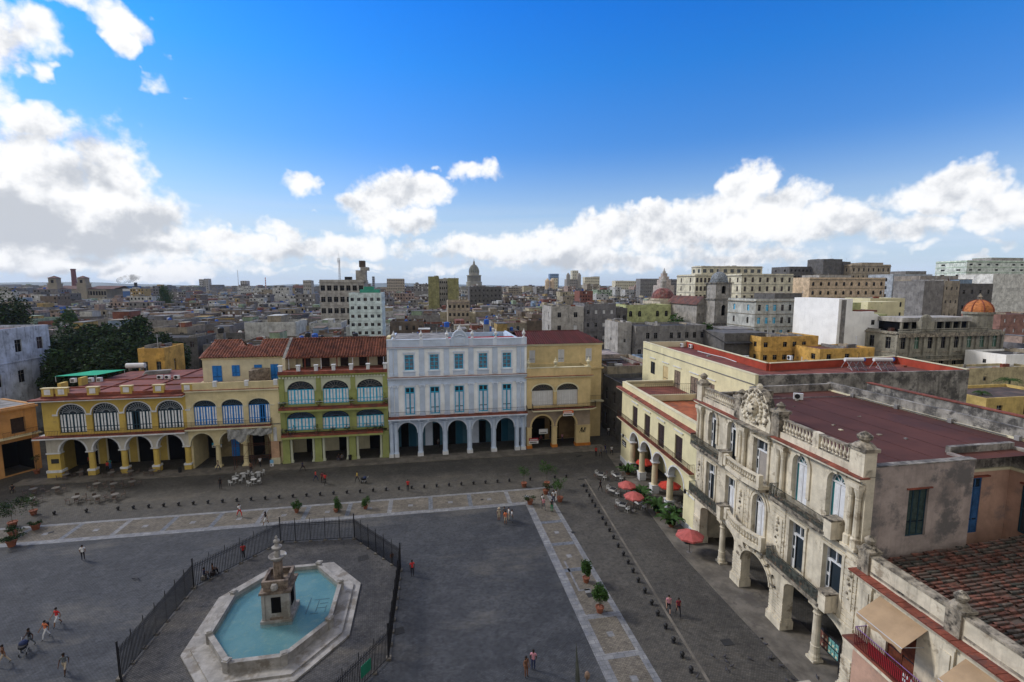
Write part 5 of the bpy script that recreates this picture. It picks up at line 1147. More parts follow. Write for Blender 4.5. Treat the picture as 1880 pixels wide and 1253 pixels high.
mb.build('dome', r); mb = MB(); mb.lathe(0, 20, [(3.4, 77), (3.4, 80), (2.3, 80.5), (2.3, 84.5), (2.8, 84.5), (1.6, 87), (.7, 89), (.3, 93)], S, 12); mb.build('lantern', r)
EXC.append((p.x - 95, p.x + 95, 1100, 1220))
# grey party-wall blocks
L('grey_block', 'grey concrete building with two small windows and a door behind the maroon roof', 'building', 1012, 1072, 563, 148, 12, LGREY, 3, 2, 2, 'l', RG[1], 1.2, 1.6, parapet=.6, seed=11, style=('dark', 'white'), fh=4.2)
L('grey_block', 'stained grey block with two rows of four little white framed windows', 'building', 1073, 1131, 558, 149, 12, CITY[11][1], 3, 4, 2, 'l', RG[1], .9, 1.2, parapet=.6, seed=12, style=('white', 'dark'), fh=4.2)
L('grey_block', 'dark grey narrow block beside the eight window grey block', 'building', 1131.5, 1152, 566, 150, 12, CITY[1][1], 4, 2, 2, 'l', RG[1], 1, 1.5, parapet=.6, seed=13)
L('grey_block', 'windowless pale grey wall block left of the side street warehouses', 'building', 1135, 1160, 592, 124, 10, LGREY, 2, 1, 1, 'l', RG[1], .6, .9, parapet=.5, seed=14)
L('grey_block', 'low mossy grey warehouse with a row of narrow dark windows', 'building', 1168, 1297, 598, 122, 12, CITY[0][1], 3, 9, 2, 'l', RG[1], 1, 1.6, parapet=.5, seed=15, skip=.3, fh=4.5)
L('green_block', 'pale lime green building with arched dark doors left of the church', 'building', 1150, 1232, 560, 170, 12, PGR, 3, 5, 2, 'l', RG[0], 1.3, 2.2, parapet=.6, seed=16, arch=.5, fh=5.5, skip=.3)
L('church_nave', 'long cream church wall running to the grey church front', 'church nave', 1212, 1280, 554, 182, 16, cm('nave_cream', (.48, .42, .32), .3), 2, 4, 1, 'l', RG[0], 1.2, 3, parapet=1.4, trim=STG, seed=17, fh=9)
# big cream hotel
c0, c1 = at(1362, 504, 205), at(1457, 504, 205); f0 = at(1275, 504, 236)
r = block('hotel', 'big cream hotel with brown windows and a set back top behind the church tower', 'hotel', c0.x, c1.x, 205, 240, at(1400, 503, 205).z, HOTEL, 8, 7, 6, 'l', RG[0], 1.25, 2.3, trim=STG, parapet=.8, seed=18, style='brown', first=2)
EXC.append((c0.x - 20, c1.x, 200, 242))
q = at(1275, 504, 215); mb = MB()
W2 = (c1.x - c0.x) / 2; zt = at(1400, 503, 205).z
r2 = block('hotel', 'left wing of the cream hotel seen behind the church bell tower', 'hotel', at(1277, 504, 222).x, c0.x - .5, 222, 240, at(1300, 504, 222).z, HOTEL, 8, 6, 2, 'l', RG[0], 1.25, 2.3, trim=STG, parapet=.8, seed=19, style='brown', first=2)
EXC.append((at(1277, 504, 222).x, c0.x, 200, 242))
L('hotel_penthouse', 'set back cream top floor with dark windows and green awning above the hotel', 'penthouse', 1288, 1400, 489, 244, 10, HOTEL, 7, 9, 2, 'l', RG[0], 2.2, 2.0, parapet=.5, trim=LGREY, seed=20, style='glass', first=6, fh=4.4)
# church
CX = at(1318, 560, 160); cb = lambda y: at(1318, y, 160).z
r = empty('church_tower', (CX.x, 160, 0), 0, 'grey stone church bell tower with arched openings and a ribbed blue grey dome', 'church tower')
mb = MB()
for (w, za, zb_) in ((4.0, 0, cb(592)), (3.5, cb(592), cb(548)), (3.1, cb(548), cb(519))):
    ops = [(-.8, .8, za + (zb_ - za) * .3, za + (zb_ - za) * .65, .8)] if za > 5 else []
    wall(mb, -w, w, za, zb_, ops, -w, .5, STG); mb.box(-w, -w + .5, -w + .5, w, za, zb_, STG); mb.box(w - .5, w, -w + .5, w, za, zb_, STG); mb.box(-w, w, w - .5, w, za, zb_, STG); mb.box(-w - .5, w + .5, -w - .5, w + .5, zb_ - .4, zb_, LICH)
    for s_ in (-1, 1): mb.box(s_ * w * .8 - .3, s_ * w * .8 + .3, -w - .25, -w, za, zb_ - .4, STG)
    mb.box(-.9, .9, -w + 1.2, -w + 1.25, za, zb_, DARK)
mb.build('wall', r)
mb = MB(); z0 = cb(519); mb.lathe(0, 0, [(3.2, z0), (3.2, z0 + .6)] + [(3.0 * math.cos(i * .2), z0 + .6 + 3.3 * math.sin(i * .2)) for i in range(8)], mat('dome_tiles', (.20, .22, .24), var=.4, scale=2), 8); mb.lathe(0, 0, [(.4, z0 + 3.8), (.4, z0 + 4.6), (.05, z0 + 5.6)], STG, 6); mb.build('dome', r)
fx0, fx1 = at(1278, 590, 163).x, at(1302, 590, 163).x - .2
r = empty('church', ((fx0 + fx1) / 2, 163, 0), 0, 'blue grey church front with a brown pediment left of its bell tower', 'church'); W = (fx1 - fx0) / 2; zt = at(1290, 560, 163).z
mb = MB(); wall(mb, -W, W, 0, zt, [(-2.2, -1.2, zt - 6, zt - 3.2, 0), (-.5, .5, zt - 6, zt - 3.2, 0), (1.2, 2.2, zt - 6, zt - 3.2, 0)], 0, .5, STG); mb.box(-W, W, .5, 22, 0, zt, STG); mb.box(-W, W, -.5, 0, zt - 7.5, zt - 7, STND); mb.build('wall', r)
mb = MB(); mb.face([(-W - .4, -.4, zt), (W + .4, -.4, zt), (0, -.4, zt + 2.8)], STG); mb.face([(-W - .6, -.6, zt), (0, -.6, zt + 3.1), (0, 22, zt + 3.1), (-W - .6, 22, zt)][::-1], RG[2]); mb.face([(W + .6, -.6, zt), (0, -.6, zt + 3.1), (0, 22, zt + 3.1), (W + .6, 22, zt)], RG[2]); mb.build('pediment', r)
EXC.append((fx0 - 3, at(1345, 590, 160).x, 154, 186))
RDX = at(1217, 545, 300); z0 = at(1217, 548, 300).z; r = empty('church_dome', (RDX.x, 300, 0), 0, 'worn red church dome with a slim stone lantern left of the cream hotel', 'church dome')
mb = MB(); mb.lathe(0, 0, [(9, 0), (9, z0 - 1), (8, z0 - 1), (8, z0)], cm('dome_base', (.42, .37, .28), .3), 16); mb.build('drum', r)
mb = MB(); mb.lathe(0, 0, [(7.4 * math.cos(i * .2), z0 + 7.0 * math.sin(i * .2)) for i in range(8)], mat('red_dome_skin', (.20, .075, .065), var=.4, scale=.4, stain=((.2, .17, .15), .3, .5)), 16); mb.build('dome', r)
mb = MB(); mb.lathe(0, 0, [(2, z0 + 6.6), (2, z0 + 11), (2.4, z0 + 11), (1.2, z0 + 13.4), (.3, z0 + 14.6)], LGREY, 8); mb.build('lantern', r)
SPX = at(1219, 510, 420); r = empty('church_spire', (SPX.x, 420, 0), 0, 'pink and white stepped spire rising beyond the red church dome', 'spire')
mb = MB(); zz = at(1219, 524, 420).z
for (w, a, b) in ((7, 0, zz), (4.6, zz, zz + 5), (3.4, zz + 5, zz + 8), (2.2, zz + 8, zz + 11)): mb.box(-w, w, -w, w, a, b, cm('spire_stone', (.42, .36, .32), .3))
mb.lathe(0, 0, [(1.8, zz + 11), (1.6, zz + 12.5), (.7, zz + 13.5), (.1, zz + 16)], LGREY, 8); mb.build('wall', r)
# ornate four storey white building
r = L('ornate_block', 'soot streaked white four storey building with little balconies and dark attic right of the hotel', 'building', 1388, 1500, 549, 134, 14, cm('ornate_white', (.42, .42, .38), .5), 4, 8, 2, 'l', RG[1], 1.0, 1.9, trim=STND, parapet=.8, seed=21, style=('dark', 'brown', 'teal'), fh=4.0, room=[(.35, .8, .1, .8, 2.4, CITY[1][1])])
# shed roofs
SHED = mat('dark_corrugated_tin', (.045, .045, .05), var=.4, scale=.6)
def shed(label, px0, px1, pyt, Y, depth, h, m, top, cat='shed'):
    p, q = at(px0, pyt, Y), at(px1, pyt, Y); W = (q.x - p.x) / 2; r = empty('roof_shed', ((p.x + q.x) / 2, Y, 0), 0, label, cat); z = p.z
    mb = MB(); mb.box(-W, W, .3, depth, 0, z - .1, m); mb.build('wall', r); mb = MB()
    mb.face([(-W - .3, -1, z - h), (W + .3, -1, z - h), (W + .3, depth, z), (-W - .3, depth, z)], top); mb.face([(-W - .3, -1, z - h - .08), (-W - .3, depth, z - .08), (W + .3, depth, z - .08), (W + .3, -1, z - h - .08)], top); mb.build('roof', r); EXC.append((p.x, q.x, Y, Y + depth)); return r
shed('lean-to shed with dark corrugated roof right of the church front', 1332, 1412, 612, 112, 10, 2.6, CITY[1][1], SHED)
shed('shed with pale tin roof behind the dark corrugated lean-to', 1338, 1385, 604, 124, 9, .8, CITY[0][1], RG[4])
shed('black tar roofed shed over the side street corner', 1103, 1140, 651, 101, 8, 1.2, STNG, SHED)
# orange houses
L('orange_house', 'bright orange two storey house with small dark windows beyond the tin shed', 'house', 1398, 1503, 618, 108, 9, ORN, 3, 6, 2, 'l', RG[3], 1.2, 1.3, parapet=.4, seed=22, fh=3.3, skip=.2)
L('orange_house', 'orange house with rust roof in front of the blank white wall', 'house', 1506, 1606, 640, 99, 8, ORN, 3, 3, 2, 'l', RG[2], 1.3, 1.4, parapet=.4, seed=23, fh=3.2, skip=.2)
# big blank white wall building
WB = mat('blank_white_render', (.86, .85, .82), var=.07, scale=.3, streak=.15, grime=(.3, .28, .25))
p0, p1, p2 = at(1508, 548, 118), at(1534, 548, 118), at(1650, 575, 112)
r = empty('white_block', (p0.x, 112, 0), 0, 'large blank white walled building with a grey drain pipe and green roof rooms', 'building')
mb = MB(); w1 = p1.x - p0.x; w2 = p2.x - p0.x
mb.box(0, w1 - .3, 0, 16, 0, p0.z, WB); mb.box(w1 - .3, w2 - 8, 0, 14, 0, at(1560, 573, 112).z, WB); mb.face([(w1, -.01, 0), (w2 + 1, -.01, 0), (w2 + 1, -.01, at(1640, 610, 112).z), (w2 - 7, -.01, at(1620, 577, 112).z), (w1, -.01, at(1534, 572, 112).z)], WB); mb.build('wall', r)
mb = MB(); mb.box(.9, 2.0, -.35, 0, 0, p0.z - .3, GREYP); mb.build('drain_pipe', r); pane(r, w2 - 8.2, -.06, at(1600, 590, 112).z - 1, 1.0, 1.3, 0, 'dark')
mb = MB(); mb.box(w1, w1 + 5.5, 3, 10, 18, p0.z - 1.2, PGR); mb.box(w1 + 13, w1 + 24, 8, 14, 18, p0.z - 1.2, PYL); mb.box(w2 - 8, w2 - 1.5, 2, 9, 14, at(1640, 578, 112).z, PGR); mb.box(w1 + 3, w2 - 6, 1, 13, at(1560, 574, 112).z, at(1560, 572, 112).z + .2, REDROOF); mb.build('roof_room', r)
EXC.append((p0.x, p2.x + 2, 96, 130))
# dark ornate building with the orange dome
q0, q1 = at(1645, 640, 103), at(1836, 640, 103)
DS = cm('dark_ornate_stone', (.24, .225, .18), .6)
r = block('ornate_palace', 'soot dark ornate building with tall windows and long balconies under an orange dome', 'palace', q0.x, q1.x, 103, 117, at(1740, 608, 103).z, DS, 3, 8, 3, 'l', RG[1], 1.4, 3.0, trim=STND, parapet=.5, seed=24, style=('dark', 'green'), fh=5.0, first=1)
W = (q1.x - q0.x) / 2; zt = at(1740, 608, 103).z
mb = MB(); baluster_run(mb, (-W, -.2), (W - 5, -.2), zt - .4, 1.1, DS, step=.4, r=.14); mb.box(-W, W, -.8, 0, zt - 1.4, zt - .6, STND); mb.build('balustrade', r)
mb = MB(); mb.box(-W, W, -1.3, 0, zt - 7.6, zt - 7.3, STND); baluster_run(mb, (-W, -1.1), (W, -1.1), zt - 7.3, 1.1, DS, step=.4, r=.12); mb.build('stone_balcony', r)
mb = MB()
for i in range(9): c = -W + 2 * W * i / 8; mb.box(c - .35, c + .35, -.4, 0, 0, zt - .6, DS)
mb.build('pilaster', r)
mb = MB(); mb.box(-W + 7, -W + 11, -.2, 1.2, zt, zt + 2.6, DS); mb.lathe(-W + 9, .5, [(2.0, zt + 2.6), (1.6, zt + 3.6), (.8, zt + 4.2), (.02, zt + 4.4)], DS, 12, sy=.4); mb.box(-W + 4, W - 8, 3, 9, zt, zt + 2.3, DARK); mb.box(-W + 3.5, W - 7.5, 2, 9.5, zt + 2.3, zt + 3.4, LGREY); mb.build('roof_loggia', r)
for i in range(9): c = -W + 4 + i * (2 * W - 12) / 8; mb = MB(); mb.box(c - .25, c + .25, 2.3, 2.8, zt, zt + 2.3, DS); mb.build('loggia_post', r)
dx = at(1803, 580, 106).x - (q0.x + q1.x) / 2; dz = at(1803, 573, 106).z
mb = MB(); mb.lathe(dx, 4, [(3.2, zt - 3), (3.2, dz - .6), (3.6, dz - .6), (3.6, dz)], DS, 10); mb.build('turret', r)
OD = mat('orange_dome_tiles', (.42, .15, .05), var=.25, scale=1.5)
mb = MB(); prof = [(3.3 * math.cos(i * .19), dz + 3.3 * math.sin(i * .19)) for i in range(9)]; mb.lathe(dx, 4, prof, OD, 16)
for i in range(8):
    th = i * math.pi / 4 + .2
    for a_, b_ in zip(prof, prof[1:]): mb.tube((dx + a_[0] * 1.01 * math.cos(th), 4 + a_[0] * 1.01 * math.sin(th), a_[1]), (dx + b_[0] * 1.01 * math.cos(th), 4 + b_[0] * 1.01 * math.sin(th), b_[1]), .12, mat('dome_rib_red', (.2, .05, .03), var=.2), 4)
mb.build('dome', r); mb = MB(); mb.lathe(dx, 4, [(.5, dz + 3.2), (.4, dz + 3.9), (.6, dz + 4.1), (.05, dz + 5)], STND, 8); mb.build('finial', r)
EXC.append((q0.x, q1.x, 100, 120))
# right skyline
L('peach_hotel', 'peach coloured hotel with a row of arched top windows and brown balcony line', 'hotel', 1487, 1626, 510, 218, 20, PEA, 7, 10, 2, 'r', RG[0], 1.5, 2.0, trim=STND, parapet=1.0, seed=25, arch=.7, fh=4.6, room=[(.2, .62, .2, .8, 2.4, LGREY)])
L('tower_block', 'dark grey high block full of small openings behind the cream hotel', 'building', 1450, 1514, 490, 300, 18, CITY[1][1], 9, 9, 2, 'l', RG[1], 1.5, 1.5, parapet=.5, seed=26, fh=4.4)
L('tower_block', 'windowless charcoal tower above the peach hotel', 'building', 1512, 1547, 476, 290, 14, CITY[1][1], 2, 1, 1, 'l', RG[1], .8, .8, parapet=.5, seed=27)
L('tower_block', 'short charcoal tower joined right of the windowless charcoal tower', 'building', 1547.5, 1562, 481, 291, 14, CITY[1][1], 8, 2, 1, 'l', RG[1], 1, 1.4, parapet=.5, seed=28)
r = L('ornate_tower', 'eroded beige tower with heavy cornice and small tiled cap above the peach hotel', 'building', 1564, 1636, 486, 285, 16, cm('eroded_beige', (.36, .30, .22), .6), 8, 8, 2, 'l', RG[1], 1.2, 2.2, trim=STND, parapet=1.2, seed=29, fh=5, room=[(.3, .85, .1, .8, 2.4, None)])
L('blue_grey_block', 'pale blue grey block with narrow arched windows right of the peach hotel', 'building', 1640, 1712, 504, 236, 16, cm('blue_grey', (.34, .37, .40), .35), 7, 9, 2, 'l', RG[0], 1.1, 2.0, parapet=.8, seed=30, arch=.5, fh=4.6, room=[(.45, .98, .2, .8, 2.6, CITY[0][1])])
L('long_grey_block', 'long brownish grey block with arched attic in front of the mint tower', 'building', 1690, 1803, 507, 205, 14, cm('brown_grey', (.25, .22, .19), .6), 6, 12, 2, 'l', RG[1], 1.2, 1.8, parapet=.8, seed=31, arch=.4, fh=4.5)
L('grey_wall_block', 'tall patchy grey blank wall beside the brown stained tower', 'building', 1698, 1734, 516, 150, 12, CITY[0][1], 1, 1, 1, 'l', RG[1], .8, 1.1, parapet=.3, seed=32, first=3)
L('grey_wall_block', 'brown stained narrow tower with pipes, right of the patchy blank wall', 'building', 1735, 1763, 516, 151, 12, cm('pipe_tower', (.30, .26, .20), .7), 6, 3, 1, 'l', RG[1], .7, 1.1, parapet=.3, seed=33)
L('grey_wall_block', 'dark weathered block with pale blue roof hut', 'building', 1763.5, 1824, 521, 152, 12, CITY[1][1], 5, 4, 1, 'l', RG[1], 1, 1.5, parapet=.3, seed=34, room=[(.05, .45, .1, .7, 1.8, CITY[6][1])])
L('mint_tower', 'long mint white tower block with green floor bands at the right edge', 'building', 1776, 1960, 479, 265, 20, MINT, 12, 12, 2, 'l', RG[0], 2.6, 1.1, trim=mat('pale_green_band', (.25, .42, .25), var=.1), parapet=1.0, seed=35, fh=3.6, first=6, skip=.15, room=[(.3, .62, .2, .8, 3, LGREY)])
L('white_tall_block', 'tall blank off white wall at the right edge below the mint tower', 'building', 1824, 1990, 504, 170, 14, cm('off_white', (.62, .61, .56), .25), 6, 5, 2, 'l', RG[0], .6, .9, parapet=.5, seed=36, skip=.8)
L('pink_house', 'brick pink house with small white framed windows right of the orange dome', 'house', 1838, 1960, 577, 128, 12, cm('brick_pink', (.26, .14, .11), .3), 4, 7, 1, 'l', RG[2], .8, 1.2, parapet=.4, seed=37, style='white', fh=3.4)
L('white_house', 'white walled house at the right edge below the brick pink house', 'house', 1848, 1960, 650, 92, 9, WB, 3, 3, 1, 'l', RG[1], .8, 1, parapet=.5, seed=38, skip=.6, fh=3.4)
L('yellow_house', 'yellow house with ledge beyond the lichen covered boundary wall', 'house', 1812, 1960, 728, 62, 9, mat('warm_yellow_wall', (.50, .36, .12), var=.2, streak=.3), 3, 3, 1, 'l', RG[3], 1.2, 1.8, parapet=.5, seed=39, fh=3.4)
L('tan_ruin_wall', 'irregular sandy ruin wall in front of the soot dark ornate building', 'ruin', 1716, 1900, 676, 88, 5, cm('sandy_ruin', (.42, .35, .20), .4), 2, 3, 1, 'l', RG[4], .9, 1, parapet=.5, seed=40, skip=.6, fh=4)
L('lime_house', 'pale lime yellow house below the peach hotel', 'house', 1598, 1662, 548, 138, 10, PYL, 5, 4, 2, 'l', RG[4], 1.1, 1.6, parapet=.4, seed=41, fh=3.5, skip=.3)
# far left: station with twin towers, chimney, towers
p = at(128, 530, 620); ST = mat('station_stone', (.27, .24, .19), var=.15, scale=.1)
r = empty('railway_station', (p.x, 620, 0), 0, 'stone railway station with twin square towers and rust red roofs on the left skyline', 'station')
g = lambda px, py: at(px, py, 620)
mb = MB(); a, b = g(70, 533).x - p.x, g(195, 533).x - p.x; zt = g(130, 531).z; mb.box(a, b, 0, 30, 0, zt, ST)
for i in range(24): c = a + (b - a) * (i + .5) / 24; mb.box(c - 1, c + 1, -.1, 0, zt - 7, zt - 2.5, DARK)
mb.build('wall', r); mb = MB(); e = g(130, 525).z
for (xa, xb) in ((a, g(92, 0).x - p.x), (g(106, 0).x - p.x, g(145, 0).x - p.x), (g(160, 0).x - p.x, b)): mb.face([(xa - 1, -1, zt), (xb + 1, -1, zt), (xb - 3, 15, e), (xa + 3, 15, e)], RG[2]); mb.face([(xb + 1, 31, zt), (xa - 1, 31, zt), (xa + 3, 15, e), (xb - 3, 15, e)], RG[2])
mb.build('roof', r)
for u in (99, 152):
    c = g(u, 520).x - p.x; z1_ = g(u, 511).z; mb = MB(); mb.box(c - 4.6, c + 4.6, -3, 6, 0, g(u, 522).z, ST); mb.box(c - 3.8, c + 3.8, -2.4, 5.2, g(u, 522).z, z1_, ST); mb.box(c - 5, c + 5, -3.4, 6.4, g(u, 522).z, g(u, 522).z + .8, ST)
    mb.box(c - 1.3, c + 1.3, -2.5, -2.4, g(u, 520).z, z1_ - 2, DARK); mb.lathe(c, 1.4, [(6.6, z1_), (.2, z1_ + 2.6)], RG[2], 4, ang=math.pi / 4); mb.build('tower', r)
EXC.append((p.x + a, p.x + b, 600, 655))
def post(name, label, cat, px, pyt, Y, r0, r1, m, n=10, bands=None):
    p = at(px, pyt, Y); o = MB()
    if bands:
        for i in range(bands): za = p.z * i / bands; o.lathe(0, 0, [(r0 + (r1 - r0) * i / bands, za), (r0 + (r1 - r0) * (i + 1) / bands, p.z * (i + 1) / bands)], (WHITE, mat('red_band', (.4, .04, .03), var=0))[i % 2], n)
    else: o.lathe(0, 0, [(r0, 0), (r0 * .98, 1), (r1, p.z - 1.5), (r1 * 1.15, p.z - 1.4), (r1 * 1.15, p.z)], m, n)
    return tag(o.build(name, loc=(p.x, Y, 0)), label, cat)
post('brick_chimney', 'tall purple brown brick chimney between the twin station towers', 'chimney', 134, 494, 640, 3.2, 2.2, mat('purple_brick', (.17, .08, .10), var=.2))
post('striped_mast', 'red and white striped mast standing on the left horizon', 'mast', 487, 510, 900, 1.1, .7, WHITE, 6, bands=20)
post('radio_mast', 'hair thin grey mast on the left horizon left of the striped mast', 'mast', 436, 496, 900, .6, .3, STEEL, 5)
# smoking building
p = at(238, 523, 760); r = empty('factory', (p.x, 760, 0), 0, 'blue factory shed with a short dark stack on the left horizon', 'factory'); mb = MB(); mb.box(-40, 4, 0, 20, 0, p.z - 2, mat('blue_cladding', (.06, .14, .35), var=.1)); mb.box(-38, 2, -.2, 0, p.z - 9, p.z - 5, WHITE); mb.build('wall', r); mb = MB(); mb.lathe(6, 3, [(2.5, 0), (2, p.z + 3)], BLKP, 8); mb.build('stack', r)
SMOKE = bpy.data.materials.new('dark_smoke'); SMOKE.use_nodes = True; nt = SMOKE.node_tree; nt.nodes.clear(); nd, put, mth, vm, sm, mix, noi = mk_tools(nt)
v = nd('ShaderNodeVolumePrincipled'); v.inputs['Color'].default_value = (.08, .07, .07, 1); g_ = nd('ShaderNodeNewGeometry'); put(v.inputs['Density'], mth('MULTIPLY', sm(noi(g_.outputs['Position'], .12, 3, .6), .45, .6), .10)); o_ = nd('ShaderNodeOutputMaterial'); nt.links.new(v.outputs[0], o_.inputs['Volume'])
mb = MB(); bm = bmesh.new(); bmesh.ops.create_icosphere(bm, subdivisions=2, radius=1); me = bpy.data.meshes.new('smoke'); bm.to_mesh(me); bm.free(); me.materials.append(SMOKE)
o = bpy.data.objects.new('smoke', me); COL.objects.link(o); o.location = (p.x - 2, 762, p.z + 8); o.scale = (17, 6, 6); o.rotation_euler.y = R(-12); tag(o, kind='stuff')
# far towers on the skyline
FAR = [('slim grey tower, left one of the twin towers on the left horizon', 365, 372.5, 513, 1500, LGREY), ('slim grey tower, right one of the twin towers on the left horizon', 374, 381.5, 512, 1500, LGREY), ('squat grey block on the left horizon beside the striped mast', 441, 453, 516, 1400, LGREY),
 ('pale grey tower left of the grey office block on the horizon', 556, 571, 515, 620, LGREY), ('beige block right of the grey office block on the horizon', 710, 742, 512, 900, cm('far_beige', (.36, .31, .24), .3)), ('blue glass tower on the centre horizon', 1010, 1026, 503, 1500, cm('far_blue', (.16, .26, .42), .1)),
 ('grey twin tower church on the centre horizon', 1040, 1066, 513, 900, STG), ('tall cream tower behind the twin tower church', 1051, 1062, 497, 1500, HOTEL), ('cream blocks right of the twin tower church', 1074, 1101, 509, 900, HOTEL), ('pale beige block near the white horizon tower', 1090, 1101, 508, 1300, LGREY),
 ('long cream palace with colonnade on the centre right horizon', 1130, 1168, 516, 700, HOTEL), ('grey blocks in front of the pink spire', 1176, 1210, 512, 600, CITY[0][1]), ('grey apartment block right of the pink spire', 1226, 1243, 513, 600, CITY[11][1]), ('small white tower on the horizon left of the cream hotel', 1266, 1274, 512, 1200, WHT),
 ('slim cream tower on the horizon left of the twin tower church', 1016, 1024, 511, 800, HOTEL), ('dark thin obelisk on the horizon right of the grey office block', 683, 687, 508, 2200, CITY[0][1])]
for i, (lb, a, b, t, Y, m) in enumerate(FAR):
    L('distant_tower', lb, 'tower', a, b, t, Y, 14 if Y < 1000 else 22, m, 8, max(2, int((b - a) / 3.2)), 1, 'r' if a < 780 else 'l', RG[0], 1.6 * Y / 900, 1.8 * Y / 900, parapet=.5, seed=50 + i, ledges=False)
for u in (1042, 1062): p = at(u, 505, 905); mb = MB(); mb.box(-3, 3, 0, 6, 0, p.z, STG); mb.lathe(0, 3, [(3.2, p.z), (2, p.z + 2.4), (.2, p.z + 4)], STG, 8); tag(mb.build('church_tower', loc=(p.x, 898, 0)), 'small grey church tower on the centre horizon, %s of a pair' % ('left' if u < 1050 else 'right'), 'church tower')
p = at(1008, 512, 800)
for u, lb in ((1005, 'left'), (1014, 'right')): p = at(u, 514, 780); mb = MB(); mb.lathe(0, 0, [(4, 0), (4, p.z - 3), (4.4, p.z - 3), (3.4, p.z - .5), (.3, p.z + 2.5)], PEA, 10); tag(mb.build('domed_turret', loc=(p.x, 780, 0)), 'tiny peach domed turret on the centre horizon, %s of two' % lb, 'turret')
# ---------------- ordinary houses: individuals near, one far mass
ZONES = [(100, 'left of the park trees'), (300, 'beyond the park trees'), (400, 'behind the orange hut'), (520, 'behind the cream tiled house'), (715, 'behind the green house'), (840, 'behind the blue palace crest'), (967, 'behind the blue palace urns'),
         (1105, 'behind the maroon roof'), (1190, 'along the side street'), (1300, 'near the church tower'), (1400, 'behind the long red roof'), (1510, 'below the ornate white block'), (1650, 'behind the blank white wall'), (1780, 'near the orange dome'), (9999, 'towards the right edge')]
ORD = ['first', 'second', 'third', 'fourth', 'fifth', 'sixth', 'seventh', 'eighth', 'ninth', 'tenth', 'eleventh']
EXC += [(-58, 33, 78, 106), (33, 104, 40, 90), (-107, -58, 104, 142), (-180, -140, 150, 185), (28, 44, 76, 112)]
EXC.append((at(1100, 700, 100).x - 1, at(1100, 700, 100).x + 1, 80, 100))
def clear(x0, x1, y0, y1): return all(x1 < e[0] or x0 > e[1] or y1 < e[2] or y0 > e[3] for e in EXC)
def pxof(x, y, z=14): d = Vector((x, y, z)) - CC; return PW / 2 + F_PX * d.dot(RT) / d.dot(FW)
used = set(); rs = random.Random(11); nh = 0; NEARH = []
Y = 88.0; row = 0
while Y < 262 and nh < 285:
    dep = 12 + row * .35; x = -0.96 * Y - 6
    while x < 1.56 * Y + 8 and nh < 285:
        w = rs.uniform(7.5, 15) + row * .5; yj = Y + rs.uniform(-2, 2); gap = rs.choice((0.05, .05, .1, .2, 1.5))
        if rs.random() < .06: x += 4; continue
        h = rs.uniform(10.0, 14.5) + (rs.random() < .12) * rs.uniform(1.5, 3.5) + min(1.5, row * .15)
        if Y < 100: h = min(h, 13)
        if -70 < x < 40 and Y < 125: h = min(h, 15.5)
        x1_ = x + w
        if clear(x, x1_, yj, yj + dep):
            px = pxof(x + w / 2, yj); zone = next(z for lim, z in ZONES if px < lim)
            for _ in range(40):
                cn, cmx = rs.choices(CITY, weights=(10, 7, 5, 4, 6, 8, 1.5, .7, 6, .5, 1, 8))[0]; ri = rs.choices(range(5), weights=(5, 4, 3, 4, 2))[0]
                key = (cn, zone, row)
                if key not in used: break
            kk = (cn, RGN[ri], zone, row)
            if kk in used: ri = (ri + 1) % 5; kk = (cn, RGN[ri], zone, row)
            tries = 0
            while kk in used and tries < 60: cn, cmx = rs.choice(CITY); ri = rs.randrange(5); kk = (cn, RGN[ri], zone, row); tries += 1
            used.add(key); used.add(kk)
            fl = 3 if h < 13 else 4; side = 'l' if x > 0 else 'r'
            room = []
            if rs.random() < .55: a = rs.uniform(.05, .6); room.append((a, a + rs.uniform(.18, .35), rs.uniform(.1, .4), rs.uniform(.6, .9), rs.uniform(1.6, 2.8), rs.choice(CITY)[1]))
            if rs.random() < .3: a = rs.uniform(.05, .7); room.append((a, a + .16, .1, .4, rs.uniform(1.2, 2), None))
            lb = '%s house with %s roof in the %s row %s' % (cn, RGN[ri], ORD[min(row, 10)], zone)
            block('city_house', lb, 'house', x, x1_, yj, yj + dep - .3, h, cmx, fl, rs.randint(2, 5), rs.randint(1, 3), side, RG[ri], rs.uniform(.9, 1.3), rs.uniform(1.2, 2.1), parapet=rs.choice((.3, .5, .8, 1.1)), group='ordinary houses of the old town', skip=rs.uniform(.15, .7), seed=nh + 100, style=('dark', 'dark', 'dark', 'white', 'brown', 'blue', 'glass'), room=room, ledges=rs.random() < .4, first=1 if Y < 200 else 2)
            NEARH.append((x, x1_, yj, yj + dep, h)); nh += 1
        x = x1_ + gap
    Y += dep + rs.choice((.5, .5, 6)); row += 1
YFAR = Y
mbf = MB()
